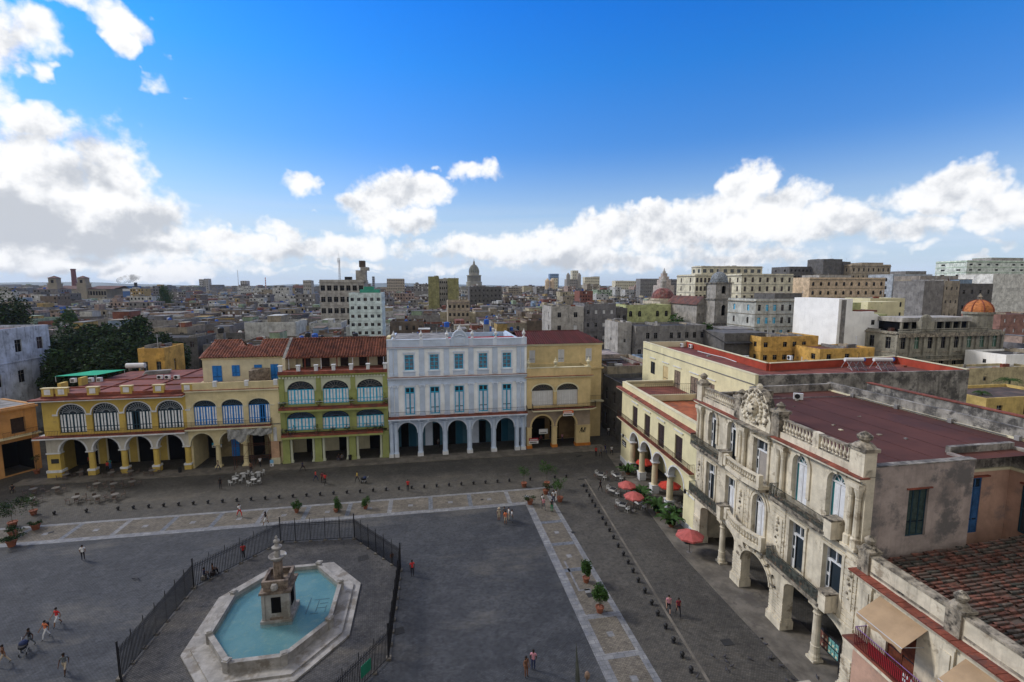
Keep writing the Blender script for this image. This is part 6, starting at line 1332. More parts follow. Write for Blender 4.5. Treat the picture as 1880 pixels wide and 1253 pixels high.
while Y < 2600:
    k = 1 + (Y - 250) / 900.; x = -0.95 * Y - 20
    while x < 1.56 * Y + 20:
        w = rs.uniform(7, 17) * (1 + (k - 1) * .7); dep = rs.uniform(9, 16) * k
        h = rs.uniform(9.5, 14.5) + (rs.random() < .15) * rs.uniform(2, 5) + (rs.random() < .012) * 8
        yj = Y + rs.uniform(-3, 3)
        if Y > 420 and rs.random() < .10: h += rs.uniform(6, 15)
        if clear(x, x + w, yj, yj + dep) or Y > 1300:
            cn, m = rs.choices(CITY, weights=(12, 9, 4, 5, 7, 8, .4, .8, 7, .3, .9, 10))[0]; mbf.box(x, x + w, yj, yj + dep, 0, h, m, top=rs.choice(RG), skip='bk')
            if rs.random() < .5: a = rs.uniform(0, .6) * w; mbf.box(x + a, x + a + w * rs.uniform(.15, .4), yj + 1, yj + dep * .6, h, h + rs.uniform(1.2, 3), rs.choice(CITY)[1], skip='bk')
            if Y < 1000:
                for _ in range(rs.randint(1, 4)):
                    a = rs.uniform(0, .85) * w; c = rs.uniform(0, .6) * dep; mbf.box(x + a, x + a + rs.uniform(.5, 2.5), yj + c, yj + c + rs.uniform(.5, 2), h, h + rs.uniform(.5, 1.8), rs.choice((BLKP, RG[1], RG[1], GREYP, CITY[4][1], BLUEP, RG[2], WHITE, CITY[1][1])), skip='bk')
                n = int(w / 2.6); ww = .55 if Y < 500 else .7
                for i in range(n):
                    for zf in (h - 2.6, h - 6.0, h + 9 if False else h - 9.2):
                        if rs.random() < .75: c = x + w * (i + .5) / n; mbf.box(c - ww, c + ww, yj - .06, yj, zf, zf + 1.6, rs.choice((DARK, DARK, DARK, PLW)), skip='bkt')
                sxx = x if x > 0 else x + w
                for i in range(int(dep / 3.5)):
                    c = yj + 1.5 + i * 3.5
                    if rs.random() < .5: mbf.face([(sxx + (-.05 if x > 0 else .05), c, h - 2.6), (sxx + (-.05 if x > 0 else .05), c + 1, h - 2.6), (sxx + (-.05 if x > 0 else .05), c + 1, h - 1), (sxx + (-.05 if x > 0 else .05), c, h - 1)], DARK)
        x += w + rs.choice((0, 0, 0, 1, 4)) * k
    Y += 14.5 * k * rs.uniform(1.0, 1.35)
tag(mbf.build('distant_rooftops'), kind='stuff')
# far hills
mb = MB(); HILL = mat('far_hills', (.13, .16, .15), var=.3, scale=.002); n = 90
for (Yh, hh, sd_) in ((3600, 42, 1), (5200, 75, 2)):
    pts = []
    for i in range(n + 1):
        X = -1.2 * Yh + 3.2 * Yh * i / n; f = mnoise.fractal(Vector((i * .11, sd_ * 7, 0)), 1, 2, 4) * .5 + .55; fall = 1.0 if X < 0 else max(.25, 1 - X / Yh)
        pts.append((X, hh * max(.1, f) * fall))
    for (a, b) in zip(pts, pts[1:]): mb.face([(a[0], Yh, 0), (b[0], Yh, 0), (b[0], Yh + 500, b[1]), (a[0], Yh + 500, a[1])], HILL); mb.face([(a[0], Yh + 500, a[1]), (b[0], Yh + 500, b[1]), (b[0], Yh + 1500, 0), (a[0], Yh + 1500, 0)], HILL)
struct(mb, 'hills')

# sea air: thin even haze round the whole town
hz = MB(); hz.box(-5200, 9500, -60, 7000, -1, 130, DARK); ho = hz.build('haze'); tag(ho, kind='stuff')
hm = bpy.data.materials.new('haze_air'); hm.use_nodes = True; nt = hm.node_tree; nt.nodes.clear(); v = nt.nodes.new('ShaderNodeVolumePrincipled'); v.inputs['Color'].default_value = (.80, .88, 1, 1); v.inputs['Density'].default_value = .00006; v.inputs['Anisotropy'].default_value = .3
o_ = nt.nodes.new('ShaderNodeOutputMaterial'); nt.links.new(v.outputs[0], o_.inputs['Volume']); ho.data.materials.clear(); ho.data.materials.append(hm)
# ---------------------------------------------------------------- side street houses beyond the pale yellow house
block('street_house', 'dark weathered house with iron balconies along the side street', 'house', 35.2, 47, 79, 91.5, 11.0, CITY[1][1], 2, 3, 3, 'l', RG[1], 1.1, 2.4, parapet=.8, seed=71, fh=5.2, style=('brown', 'dark'))
block('street_house', 'sandy stained house, second along the side street from the square', 'house', 36.2, 48, 92, 108, 12.5, CITY[8][1], 3, 3, 4, 'l', RG[2], 1.1, 2.2, parapet=.8, seed=72, fh=4)
# ---------------------------------------------------------------- fountain
FM = mat('fountain_marble', (.29, .275, .255), var=.2, scale=.9, stain=((.17, .15, .125), .4, .6), bump=.1)
FC = Vector((-13.2, 42.1, 0))
def octo(a, b, c, d): return [(a, d), (-a, d), (-b, c), (-b, -c), (-a, -d), (a, -d), (b, -c), (b, c)]
r = empty('fountain', FC, 0, 'octagonal stone fountain with turquoise pool and carved pedestal inside the iron fence', 'fountain')
def ring(mb, outer, inner, z0, z1, m):
    n = len(outer)
    for i in range(n):
        j = (i + 1) % n; o0, o1, i0, i1 = outer[i], outer[j], inner[i], inner[j]
        mb.face([(*o0, z1), (*o1, z1), (*i1, z1), (*i0, z1)], m); mb.face([(*o0, z0), (*o1, z0), (*o1, z1), (*o0, z1)], m); mb.face([(*i1, z0), (*i0, z0), (*i0, z1), (*i1, z1)], m)
S0, S1, S2 = octo(3.1, 6.35, 3.55, 7.75), octo(2.75, 5.75, 3.3, 7.2), octo(2.05, 4.75, 2.65, 6.2); SI = octo(1.85, 4.45, 2.5, 5.88)
mb = MB(); mb.prism(S0, .02, .17, FM); mb.prism(S1, .17, .34, FM); mb.build('steps', r)
mb = MB(); ring(mb, S2, SI, .34, 1.0, FM); ring(mb, octo(2.09, 4.8, 2.68, 6.26), octo(1.86, 4.44, 2.5, 5.87), .97, 1.08, FM); mb.build('basin', r)
for (x, y) in S2:
    a = math.atan2(y, x); mb = MB(); mb.box(-.22, .22, -.22, .22, .34, 1.2, FM); mb.box(-.27, .27, -.27, .27, 1.2, 1.3, FM); mb.box(-.18, .18, -.18, .18, 1.3, 1.36, FM); mb.build('basin_post', r, loc=(x * .98, y * .985, 0), rz=a)
def poolpat(nd, put, mth, vm, sm, mix, noi, pos, cur, b):
    n = noi(pos, .35, 5, .6); n2 = noi(pos, 1.6, 4, .6); c = mix(sm(n, .35, .65), (.08, .21, .25), (.15, .285, .30)); c = mix(mth('MULTIPLY', sm(n2, .5, .75), .6), c, (.24, .32, .27)); return c
PF = mat('pool_floor_tiles', (.1, .4, .45), var=0, pattern=poolpat)
mb = MB(); mb.face([(x, y, .42) for x, y in octo(1.86, 4.46, 2.51, 5.9)], PF)
for (xa, xb, ya, yb) in ((2.2, 2.3, -.6, 1.6), (2.6, 3.9, 1.2, 1.28), (3.0, 3.08, -.4, 1.2), (3.2, 3.9, .6, .68), (3.05, 3.8, 0, .08), (3.8, 3.86, -.6, .3), (2.6, 3.3, -.7, -.64)): mb.box(xa, xb, ya, yb, .425, .45, mat('pool_grate', (.06, .10, .11), var=.2))
mb.build('pool_floor', r)
wm = bpy.data.materials.new('pool_water'); wm.use_nodes = True; nt = wm.node_tree; b = nt.nodes['Principled BSDF']; b.inputs['Base Color'].default_value = (.12, .26, .28, 1); b.inputs['Roughness'].default_value = .08; b.inputs['IOR'].default_value = 1.33; b.inputs['Alpha'].default_value = .35; b.inputs['Specular IOR Level'].default_value = .5
nd, put, mth, vm, sm, mix, noi = mk_tools(nt); bp = nd('ShaderNodeBump'); bp.inputs['Strength'].default_value = .25; bp.inputs['Distance'].default_value = .03; g_ = nd('ShaderNodeNewGeometry'); put(bp.inputs['Height'], noi(g_.outputs['Position'], 3.5, 3, .5)); put(b.inputs['Normal'], bp.outputs[0])
mb = MB(); mb.face([(x, y, .72) for x, y in octo(1.85, 4.45, 2.5, 5.88)], wm); mb.build('water', r)
BRN = mat('brown_stained_marble', (.20, .155, .12), var=.3, scale=2, stain=((.08, .06, .05), .4, 2)); px_, py_ = .2, -.5
mb = MB(); mb.box(px_ - 1.25, px_ + 1.25, py_ - 1.3, py_ + 1.3, .43, .95, FM); mb.box(px_ - 1.0, px_ + 1.0, py_ - 1.05, py_ + 1.05, .95, 3.3, FM)
for s_ in (-1, 1): mb.box(px_ + s_ * 1.0 - .12, px_ + s_ * 1.0 + .12, py_ - 1.15, py_ - .9, .95, 3.3, FM)
mb.box(px_ - .38, px_ + .38, py_ - 1.09, py_ - 1.04, 1.5, 2.9, DARK); mb.box(px_ + 1.0, px_ + 1.06, py_ - .4, py_ + .4, 1.6, 3.0, DARK); mb.box(px_ - .5, px_ + .5, py_ - 1.2, py_ - 1.0, .95, 1.1, BRN); mb.build('pedestal', r)
mb = MB(); mb.box(px_ - 1.25, px_ + 1.25, py_ - 1.3, py_ + 1.3, 3.3, 3.48, BRN); mb.box(px_ - .95, px_ + .95, py_ - 1.0, py_ + 1.0, 3.48, 3.85, BRN)
oc_ = [(px_ - 1.05, py_ - 1.1), (px_ + 1.05, py_ - 1.1), (px_ + 1.05, py_ + 1.1), (px_ - 1.05, py_ + 1.1)]; ic_ = [(px_ - .82, py_ - .87), (px_ + .82, py_ - .87), (px_ + .82, py_ + .87), (px_ - .82, py_ + .87)]; ring(mb, oc_, ic_, 3.85, 4.35, BRN)
mb.lathe(px_, py_ - 1.25, [(.28, 3.75), (.3, 3.95), (.2, 4.2)], FM, 8); mb.build('pedestal_cap', r)
mb = MB()
for i in range(8): th = i * math.pi / 4; mb.lathe(px_ + .25 * math.cos(th), py_ + .25 * math.sin(th), [(.14, 3.85), (.13, 5.6), (.16, 5.7)], BRN, 6)
mb.lathe(px_, py_, [(.3, 3.85), (.27, 5.7)], BRN, 10); mb.build('dolphin_column', r)
mb = MB(); mb.lathe(px_, py_, [(.3, 5.6), (.5, 5.75), (.68, 5.95), (.72, 6.08), (.62, 6.06), (.35, 5.95)], FM, 18)
mb.lathe(px_, py_, [(.22, 5.95), (.26, 6.3), (.18, 6.5), (.4, 6.75), (.42, 6.85), (.2, 6.95), (.17, 7.15), (.27, 7.3), (.25, 7.42), (.1, 7.55), (.12, 7.7), (.03, 7.85)], FM, 12); mb.ball((px_ + .68, py_ - .1, 6.15), .12, WHITE, 5); mb.build('finial_bowls', r)
# iron fence
r = empty('iron_fence', FC, 0, 'tall black iron picket fence in an octagon round the fountain court', 'fence')
off = Vector((-FC.x, -FC.y, 0))
def fence_side(a, b, name='fence_panel'):
    a = Vector((*a, 0)) + off; b = Vector((*b, 0)) + off; d = b - a; Ln = d.length; d.normalize(); mb = MB(); n = int(Ln / .155)
    for z, rr in ((.18, .03), (2.2, .035), (2.0, .025)): mb.tube(a + Vector((0, 0, z)), b + Vector((0, 0, z)), rr, IRON, 4)
    for i in range(1, n):
        p = a + d * (Ln * i / n); mb.tube((p.x, p.y, .1), (p.x, p.y, 2.42), .027, IRON, 4); mb.tube((p.x, p.y, 2.42), (p.x, p.y, 2.52), .022, IRON, 4, r2=.002)
    mb.build(name, r); k = max(1, round(Ln / 1.55))
    for i in range(1, k): p = a + d * (Ln * i / k); mb = MB(); mb.box(-.16, .16, -.16, .16, .02, .13, KERB); mb.tube((0, 0, .1), (0, 0, 2.75), .032, IRON, 6); mb.tube((0, 0, 2.75), (0, 0, 2.92), .04, IRON, 6, r2=.004); mb.build('fence_post', r, loc=(p.x, p.y, 0))
for i in range(8): fence_side(FENCE[i], FENCE[(i + 1) % 8])
for (x, y) in FENCE: mb = MB(); mb.box(-.2, .2, -.2, .2, .02, .18, KERB); mb.tube((0, 0, .1), (0, 0, 2.9), .065, IRON, 8); mb.ball((0, 0, 2.98), .09, IRON, 5); mb.build('corner_post', r, loc=(x + off.x, y + off.y, 0))
gb = gnd(628, 1262); mb = MB(); mb.box(-.5, .5, -.03, .03, .7, 1.6, mat('green_board_paint', (.01, .14, .08), var=.1)); tag(mb.build('notice_board', None, loc=(-4.9, 33.5, 0), rz=R(53)), 'small green board fixed to the iron fence at the bottom of the picture', 'board')
# ---------------------------------------------------------------- bollards
mb = MB(); mb.lathe(0, 0, [(.16, 0), (.16, .04), (.1, .08), (.11, .13)] + [(max(.02, .19 * math.sin(t)), .31 - .19 * math.cos(t)) for t in [.6 + i * .32 for i in range(8)]] + [(.02, .53)], IRON, 12)
bol = mb.build('bollard', None, smooth=True); tag(bol, 'black cast iron ball bollard', 'bollard', 'ball bollards round the square'); nb = 0
def bollard(p, lab):
    global nb
    o = bol if nb == 0 else bol.copy()
    if nb: COL.objects.link(o)
    o.location = (p[0], p[1], 0.006); o['label'] = lab; nb += 1
ORDN = ['first', 'second', 'third', 'fourth', 'fifth', 'sixth', 'seventh', 'eighth', 'ninth', 'tenth', 'eleventh', 'twelfth', 'thirteenth', 'fourteenth', 'fifteenth', 'sixteenth', 'seventeenth', 'eighteenth', 'nineteenth', 'twentieth', 'twenty-first', 'twenty-second', 'twenty-third', 'twenty-fourth', 'twenty-fifth', 'twenty-sixth', 'twenty-seventh', 'twenty-eighth', 'twenty-ninth', 'thirtieth', 'thirty-first', 'thirty-second', 'thirty-third', 'thirty-fourth', 'thirty-fifth', 'thirty-sixth', 'thirty-seventh', 'thirty-eighth']
xs = [-47.2, -43.6] + [-40 + 1.78 * i for i in range(30)] + [14.8, 18.6, 20.4]
for i, x in enumerate(xs): bollard((x, 67.45), 'black ball bollard in the row facing the front arcades, %s from the left' % ORDN[i])
Z8 = [(1090, 235), (1105, 260), (1120, 290), (1136, 315), (1155, 347), (1175, 381), (1192, 411), (1212, 445), (1233, 483), (1258, 528), (1286, 573), (1311, 616), (1337, 662), (1365, 713), (1400, 770), (1436, 833), (1468, 890), (1510, 960), (1552, 1034), (1598, 1113), (1645, 1192)]
for i, (x, y) in enumerate([(1075, 207)] + Z8): bollard(gnd(700 + x * .3456, 822.5 + y * .3456), 'black ball bollard in the slanting right row, %s from the far end' % ORDN[i])
# ---------------------------------------------------------------- plants
TPOT = mat('terracotta_pot', (.21, .075, .042), var=.2, scale=3)
def leafmat(n, c, v=.35):
    def f(nd, put, mth, vm, sm, mix, noi, pos, cur, b):
        b.inputs['Roughness'].default_value = .8; b.inputs['Specular IOR Level'].default_value = .1; g = nd('ShaderNodeNewGeometry'); rnd = g.outputs['Random Per Island']
        return mix(rnd, tuple(q * (1 - v) for q in c), tuple(min(1, q * (1 + v)) for q in c))
    return mat(n, c, var=0, pattern=f)
LEAF = leafmat('leaf_green', (.035, .075, .018)); LEAFD = leafmat('leaf_dark', (.021, .040, .014), .85); LEAFP = leafmat('palm_green', (.034, .07, .02)); BARK = mat('bark', (.09, .07, .05), var=.3, scale=3)
def crown(mb, c, rad, n, size, m, rs, clumps=7, flat=.8):
    cs = [(Vector((rs.gauss(0, 1), rs.gauss(0, 1), rs.gauss(0, .8))).normalized() * rs.uniform(.35, .8), rs.uniform(.32, .58)) for _ in range(clumps)]
    for i in range(n):
        cc, cr_ = rs.choice(cs); d = Vector((rs.gauss(0, 1), rs.gauss(0, 1), rs.gauss(0, 1))).normalized() * cr_ * (rs.random() ** .4)
        p = cc + d; p = Vector((c[0] + p.x * rad[0], c[1] + p.y * rad[0], c[2] + p.z * rad[1]))
        a = Vector((rs.gauss(0, 1), rs.gauss(0, 1), rs.gauss(0, .6))).normalized(); b = a.cross(Vector((rs.gauss(0, 1), rs.gauss(0, 1), rs.gauss(0, 1)))).normalized(); s_ = size * rs.uniform(.6, 1.3)
        mb.face([p - a * s_, p + b * s_ * .45, p + a * s_, p - b * s_ * .45], m)
def potted(px, py, label, hgt=1.3, wid=.6, pot=.38, stem=.0, n=420, m=None, z=.02, kind='shrub', xy=None, seed=1):
    rs = random.Random(seed); p = Vector(xy) if xy else gnd(px, py, z); r = empty('potted_' + kind, (p.x, p.y, z), rs.uniform(0, 6), label, 'potted plant', 'potted plants on the square')
    mb = MB(); mb.lathe(0, 0, [(pot * .7, 0), (pot * .95, pot * 1.2), (pot * 1.08, pot * 1.25), (pot * 1.08, pot * 1.5), (pot * .9, pot * 1.5), (pot * .85, pot * 1.35)], TPOT, 14); mb.build('pot', r); z0 = pot * 1.4
    if kind == 'palm':
        mb = MB()
        for k in range(13):
            th = k * 2.4; L_ = hgt * rs.uniform(.7, 1.0); q0 = Vector((0, 0, z0)); up = rs.uniform(.6, 1.5); d = Vector((math.cos(th), math.sin(th), 0)); prev = q0
            for s_ in range(1, 9):
                t = s_ / 8; q = q0 + d * (L_ * .75 * t) + Vector((0, 0, L_ * (up * t - up * .75 * t * t))); side = d.cross(Vector((0, 0, 1)))
                for sg in (-1, 1): mb.face([prev, q, q + side * sg * .3 * (1.1 - t) * hgt / 1.6 + Vector((0, 0, -.12)), prev + side * sg * .28 * (1.15 - t) * hgt / 1.6 + Vector((0, 0, -.14))], LEAFP)
                prev = q
        mb.build('foliage', r)
    else:
        if stem: mb = MB(); mb.tube((0, 0, z0 - .1), (.04, .02, z0 + stem), .035, BARK, 6, r2=.02); [mb.tube((.04, .02, z0 + stem * .7), (rs.uniform(-.4, .4), rs.uniform(-.4, .4), z0 + stem + hgt * .4), .02, BARK, 4, r2=.008) for _ in range(5)]; mb.build('stem', r)
        mb = MB(); crown(mb, (0, 0, z0 + stem + hgt * .38), (wid * 1.2, hgt * .6), n, .09 if not stem else .1, m or LEAF, rs, 8); mb.build('foliage', r)
    return r
potted(545, 941, 'small round potted shrub on the pale path, leftmost of the three', 1.4, .6, .3, n=900, seed=1); potted(617, 940, 'small round potted shrub on the pale path, middle of the three', 1.6, .6, .3, n=1000, seed=2); potted(671, 934, 'small round potted shrub on the pale path, rightmost of the three', 1.5, .5, .3, n=800, seed=3)
potted(962, 894, 'potted sapling with thin stem left of the path corner', 1.6, .75, .42, 1.2, 380, seed=4); potted(1004, 893, 'tall potted tree with loose crown at the path corner', 2.2, 1.15, .42, 1.5, 700, seed=5)
potted(973, 926, 'low broad potted bush on the inner path corner', 1.0, .7, .42, .0, 380, LEAFD, seed=6); potted(1028, 921, 'potted tree with leaning crown beside the standing group', 1.9, 1.05, .42, 1.3, 560, seed=7); potted(1002, 907, 'dark potted bush in the middle of the path corner plants', 1.2, .6, .42, 0, 300, LEAFD, seed=8)
potted(1076, 1069, 'bushy potted palm, farther of the two halfway down the right path', 2.2, .62, .34, .25, 1500, LEAF, seed=9); potted(1101, 1124, 'bushy potted palm, nearer of the two halfway down the right path', 2.2, .66, .36, .15, 1700, LEAF, seed=10)
potted(24, 968, 'big spreading potted tree at the left end of the pale path', 2.2, 1.6, .46, .9, 1300, LEAFD, seed=11); potted(66, 972, 'low terracotta pot with clipped dark plant at the left path end', .6, .6, .46, 0, 400, LEAFD, seed=12); potted(22, 1003, 'wide potted bush nearest the camera at the left edge', .9, 1.0, .46, .2, 700, LEAFD, seed=13); potted(25, 985, 'pot with sparse plant behind the nearest left edge bush', .7, .7, .45, .1, 350, LEAFD, seed=14); potted(62, 945, 'thin pale potted sapling behind the left path pots', 1.6, .9, .4, .8, 240, LEAF, seed=19); potted(68, 870, 'lone potted sapling near the orange brown gateway', 1.0, .5, .4, 1.6, 160, LEAFD, seed=20)
for i, (x, y, h) in enumerate(((1153, 872, 1.9), (1178, 913, 2.0), (1207, 943, 2.2), (1232, 968, 2.0), (1183, 925, 1.2), (1240, 950, 1.4))): potted(x, y, 'potted palm beside the pale yellow arcade columns, %s from the far end' % ORDN[i], h * 1.35, 1, .36, kind='palm', seed=30 + i)
for i, (x, z) in enumerate(((-22.4, 5.1), (-21.6, 5.1), (-18.0, 5.1), (-15.5, 5.1), (-13.2, 5.1), (-10, 5.1), (-8.8, 5.1), (-7.8, 5.1), (-7.2, 9.5), (-22.9, 9.5), (-17.4, 9.5), (-12.4, 9.5))):
    potted(0, 0, 'balcony plant on the %s balcony of the green house, %s from the left' % (('lower' if z < 6 else 'upper'), ORDN[i if z < 6 else (1, 2, 3, 0)[i - 8] if i - 8 in (1, 2, 3) and False else i - 8]), .8 + (i % 3) * .35, .5, .2, 0, 140, LEAFD, z=z, xy=(x, FY - .6), seed=50 + i)['group'] = 'balcony plants of the green house'
for i, (u, z) in enumerate(((0, 0),)): pass
# park trees
def tree(x, y, h, w, label, seed, name='park_tree', m=None, base=0):
    rs = random.Random(seed); r = empty(name, (x, y, base), 0, label, 'tree', 'dark trees of the park'); mb = MB(); mb.tube((0, 0, 0), (0, 0, h * .45), .4, BARK, 8, r2=.25)
    for k in range(6): th = k * 1.05; mb.tube((0, 0, h * .35), (math.cos(th) * w * .6, math.sin(th) * w * .6, h * rs.uniform(.6, .85)), .18, BARK, 5, r2=.05)
    mb.build('trunk', r); mb = MB(); crown(mb, (0, 0, h * .62), (w, h * .42), 7000, .46, m or LEAFD, rs, 16); mb.build('crown', r)
for i, (px, pyt, Y_, w, lb) in enumerate(((112, 606, 128, 6.5, 'leftmost tall dark tree of the park behind the decayed building'), (150, 594, 138, 7.5, 'second tall tree from the left in the dark park'), (196, 592, 132, 7.5, 'broad dark tree at the middle of the park'), (236, 590, 140, 6, 'narrow topped dark tree right of the park middle'),
   (170, 622, 117, 7, 'front dark tree of the park nearest the green roof canopy'), (205, 655, 110, 6, 'low front tree behind the green roof canopy'), (140, 640, 124, 7, 'broad low tree filling the left of the park'), (250, 640, 126, 6.5, 'broad low tree filling the right of the park'), (225, 625, 119, 6.5, 'front dark tree left of the orange yellow hut'), (275, 612, 134, 6, 'dark tree behind the orange yellow hut'), (120, 640, 112, 5.5, 'low dark tree beside the decayed bluish wall'), (6, 545, 172, 8, 'dark tree mass cut by the left picture edge'), (300, 614, 142, 5, 'rightmost small tree of the dark park'))):
    p = at(px, pyt, Y_); tree(p.x, Y_, p.z, w, lb, 60 + i)
for i, (px, pyt, Y_, w, lb) in enumerate(((1250, 583, 150, 4, 'green tree top below the church nave'), (1300, 603, 128, 3.2, 'green tree between warehouse and church front'), (300, 523, 420, 5, 'dark palm crowns on the left horizon'), (120, 565, 230, 5, 'small dark tree among roofs left of the park'))): p = at(px, pyt, Y_); tree(p.x, Y_, p.z, w, lb, 80 + i, 'tree', LEAF)
def palmtree(px, pyt, Y_, L_, label, seed):
    rs = random.Random(seed); p = at(px, pyt, Y_); r = empty('palm_tree', (p.x, Y_, 0), 0, label, 'palm tree'); z0 = p.z - L_ * .3; mb = MB(); mb.tube((0, 0, 0), (0, 0, z0), .22, BARK, 8, r2=.16); mb.build('trunk', r); mb = MB()
    for k in range(20):
        th = k * 2.4; d = Vector((math.cos(th), math.sin(th), 0)); up = rs.uniform(-.1, .8); prev = Vector((0, 0, z0)); side = d.cross(Vector((0, 0, 1)))
        for s_ in range(1, 13):
            t = s_ / 12; q = Vector((0, 0, z0)) + d * L_ * t + Vector((0, 0, L_ * (up * t - (up + .35) * t * t)))
            for sg in (-1, 1): mb.face([prev, prev.lerp(q, .55), prev.lerp(q, .55) + side * sg * .55 * (1.1 - t) + d * .2 + Vector((0, 0, -.3))], LEAFP)
            prev = q
    mb.build('crown', r)
palmtree(1855, 690, 75, 2.6, 'palm crown above the yellow house at the right edge', 5); palmtree(1803, 715, 66, 1.4, 'small palm in the yard beyond the boundary wall', 6)
# ---------------------------------------------------------------- cafe furniture
def chair_(label, m, sc=1.0):
    r = empty('cafe_chair', (0, 0, 0), 0, label, 'chair'); mb = MB(); mb.box(-.22, .22, -.22, .22, .42, .46, m); mb.build('seat', r)
    mb = MB(); mb.box(-.22, .22, .2, .24, .55, .86, m); mb.tube((-.2, .22, .44), (-.2, .24, .86), .018, m, 4); mb.tube((.2, .22, .44), (.2, .24, .86), .018, m, 4); mb.build('backrest', r)
    for sx, sy in ((-1, -1), (1, -1), (1, 1), (-1, 1)): mb = MB(); mb.tube((.19 * sx, .19 * sy, .42), (.22 * sx, .22 * sy, 0), .016, m, 4); mb.build('leg', r)
    mb = MB(); [mb.tube((.23 * s, -.2, .64), (.23 * s, .22, .66), .016, m, 4) for s in (-1, 1)]; mb.build('armrest', r); return r
def table_(label, top, leg, rad=.42, square=False):
    r = empty('cafe_table', (0, 0, 0), 0, label, 'table'); mb = MB()
    if square: mb.box(-rad, rad, -rad, rad, .71, .74, top)
    else: mb.lathe(0, 0, [(rad, .71), (rad, .745)], top, 18)
    mb.build('table_top', r); mb = MB(); mb.tube((0, 0, .03), (0, 0, .71), .035, leg, 6); [mb.tube((0, 0, .12), (.3 * math.cos(a), .3 * math.sin(a), .01), .02, leg, 4) for a in (0, 1.57, 3.14, 4.71)]; mb.build('table_leg', r); return r
BRMET = mat('bronze_metal', (.085, .062, .05), rough=.5, var=.1); PALEM = mat('pale_metal_top', (.16, .15, .14), rough=.4, var=.15); CLOTH = mat('white_cloth', (.55, .55, .54), var=.08); BLKC = mat('black_cloth', (.015, .015, .017), var=0)
PLG = mat('dull_white_plastic', (.42, .42, .41), var=.1); cb_, cw_ = chair_('x', BRMET), chair_('x', PLG); tb_, tw_ = table_('x', PALEM, BRMET, .45), table_('x', PLG, PLG, .4); usedp = {}
def place(proto, x, y, rz, label, group):
    if proto.name not in usedp: usedp[proto.name] = 1; proto.location = (x, y, .02); proto.rotation_euler.z = rz; proto['label'] = label; proto['group'] = group; return proto
    return dup(proto, (x, y, .02), rz, label, group)
cafe = [(122, 880), (148, 875), (62, 907), (103, 905), (178, 897), (209, 897), (243, 893), (140, 922), (178, 921), (212, 917), (205, 876), (240, 874), (280, 872), (58, 925)]
ORDT = ['nearest the corner pier', 'second from the corner pier', 'at the far left', 'second from the left edge', 'in the middle row, left', 'in the middle row, centre', 'in the middle row, right', 'in the front row, left', 'in the front row, centre', 'in the front row, right', 'by the second yellow column', 'by the third yellow column', 'by the fourth yellow column', 'by the left path pots']
rs = random.Random(9)
for i, (x, y) in enumerate(cafe):
    p = gnd(x, y); place(tb_, p.x, p.y, rs.uniform(0, 1), 'bronze cafe table %s' % ORDT[i], 'cafe tables at the yellow corner arcade')
    for k in range(4): a = k * 1.5708 + rs.uniform(-.2, .2) + .6; place(cb_, p.x + .85 * math.cos(a), p.y + .85 * math.sin(a), a - math.pi / 2, 'bronze chair on the %s side of the table %s' % (('right', 'far', 'left', 'near')[k], ORDT[i]), 'cafe chairs at the yellow corner arcade')
for i, (x, y, lb) in enumerate(((432, 888, 'front left'), (446, 878, 'back left'), (466, 889, 'front right'), (474, 876, 'back right'))):
    p = gnd(x, y); place(tw_, p.x, p.y, 0, 'white plastic table before the scaffold, %s of four' % lb, 'white tables before the scaffold')
    for k in range(3): a = k * 2.1 + i; place(cw_, p.x + .75 * math.cos(a), p.y + .75 * math.sin(a), a - math.pi / 2, 'white plastic chair at the %s white table, %s of three' % (lb, ('first', 'second', 'third')[k]), 'white chairs before the scaffold')
for i, (x, y, lb) in enumerate(((1103, 878, 'left beyond'), (1133, 880, 'right beyond'), (1125, 907, 'between the bollards and'), (1143, 935, 'near left of'), (1173, 931, 'directly under'), (1250, 910, 'right of'))):
    p = gnd(x, y) if i < 5 else r2w(19, 2.2); r = empty('set_table', (p.x, p.y, .02), rs.uniform(0, 1), 'table with black and white cloth, %s the coral parasols' % lb, 'table', 'clothed tables by the right arcade')
    mb = MB(); mb.box(-.42, .42, -.42, .42, .5, .755, CLOTH); mb.build('tablecloth', r); mb = MB(); mb.face([(-.40, -.40, .76), (.40, -.40, .76), (.40, .40, .76), (-.40, .40, .76)], BLKC); mb.build('top_cloth', r); mb = MB(); [mb.tube((.4 * a, .4 * b, 0), (.4 * a, .4 * b, .5), .025, IRON, 4) for a in (-1, 1) for b in (-1, 1)]; mb.build('table_legs', r)
    for k in range(4): a = k * 1.5708 + .3; dup(cw_ if k % 2 else cb_, (p.x + .95 * math.cos(a), p.y + .95 * math.sin(a), .02), a - math.pi / 2, '%s %s the coral parasols, %s' % (('white' if k % 2 else 'dark') + ' chair at the clothed table', lb, ('right side', 'far side', 'left side', 'near side')[k]), 'chairs by the right arcade')
CORAL = mat('coral_canvas', (.42, .10, .09), var=.12, scale=1.5); REDC = mat('red_canvas', (.50, .05, .03), var=.12, scale=1.5)
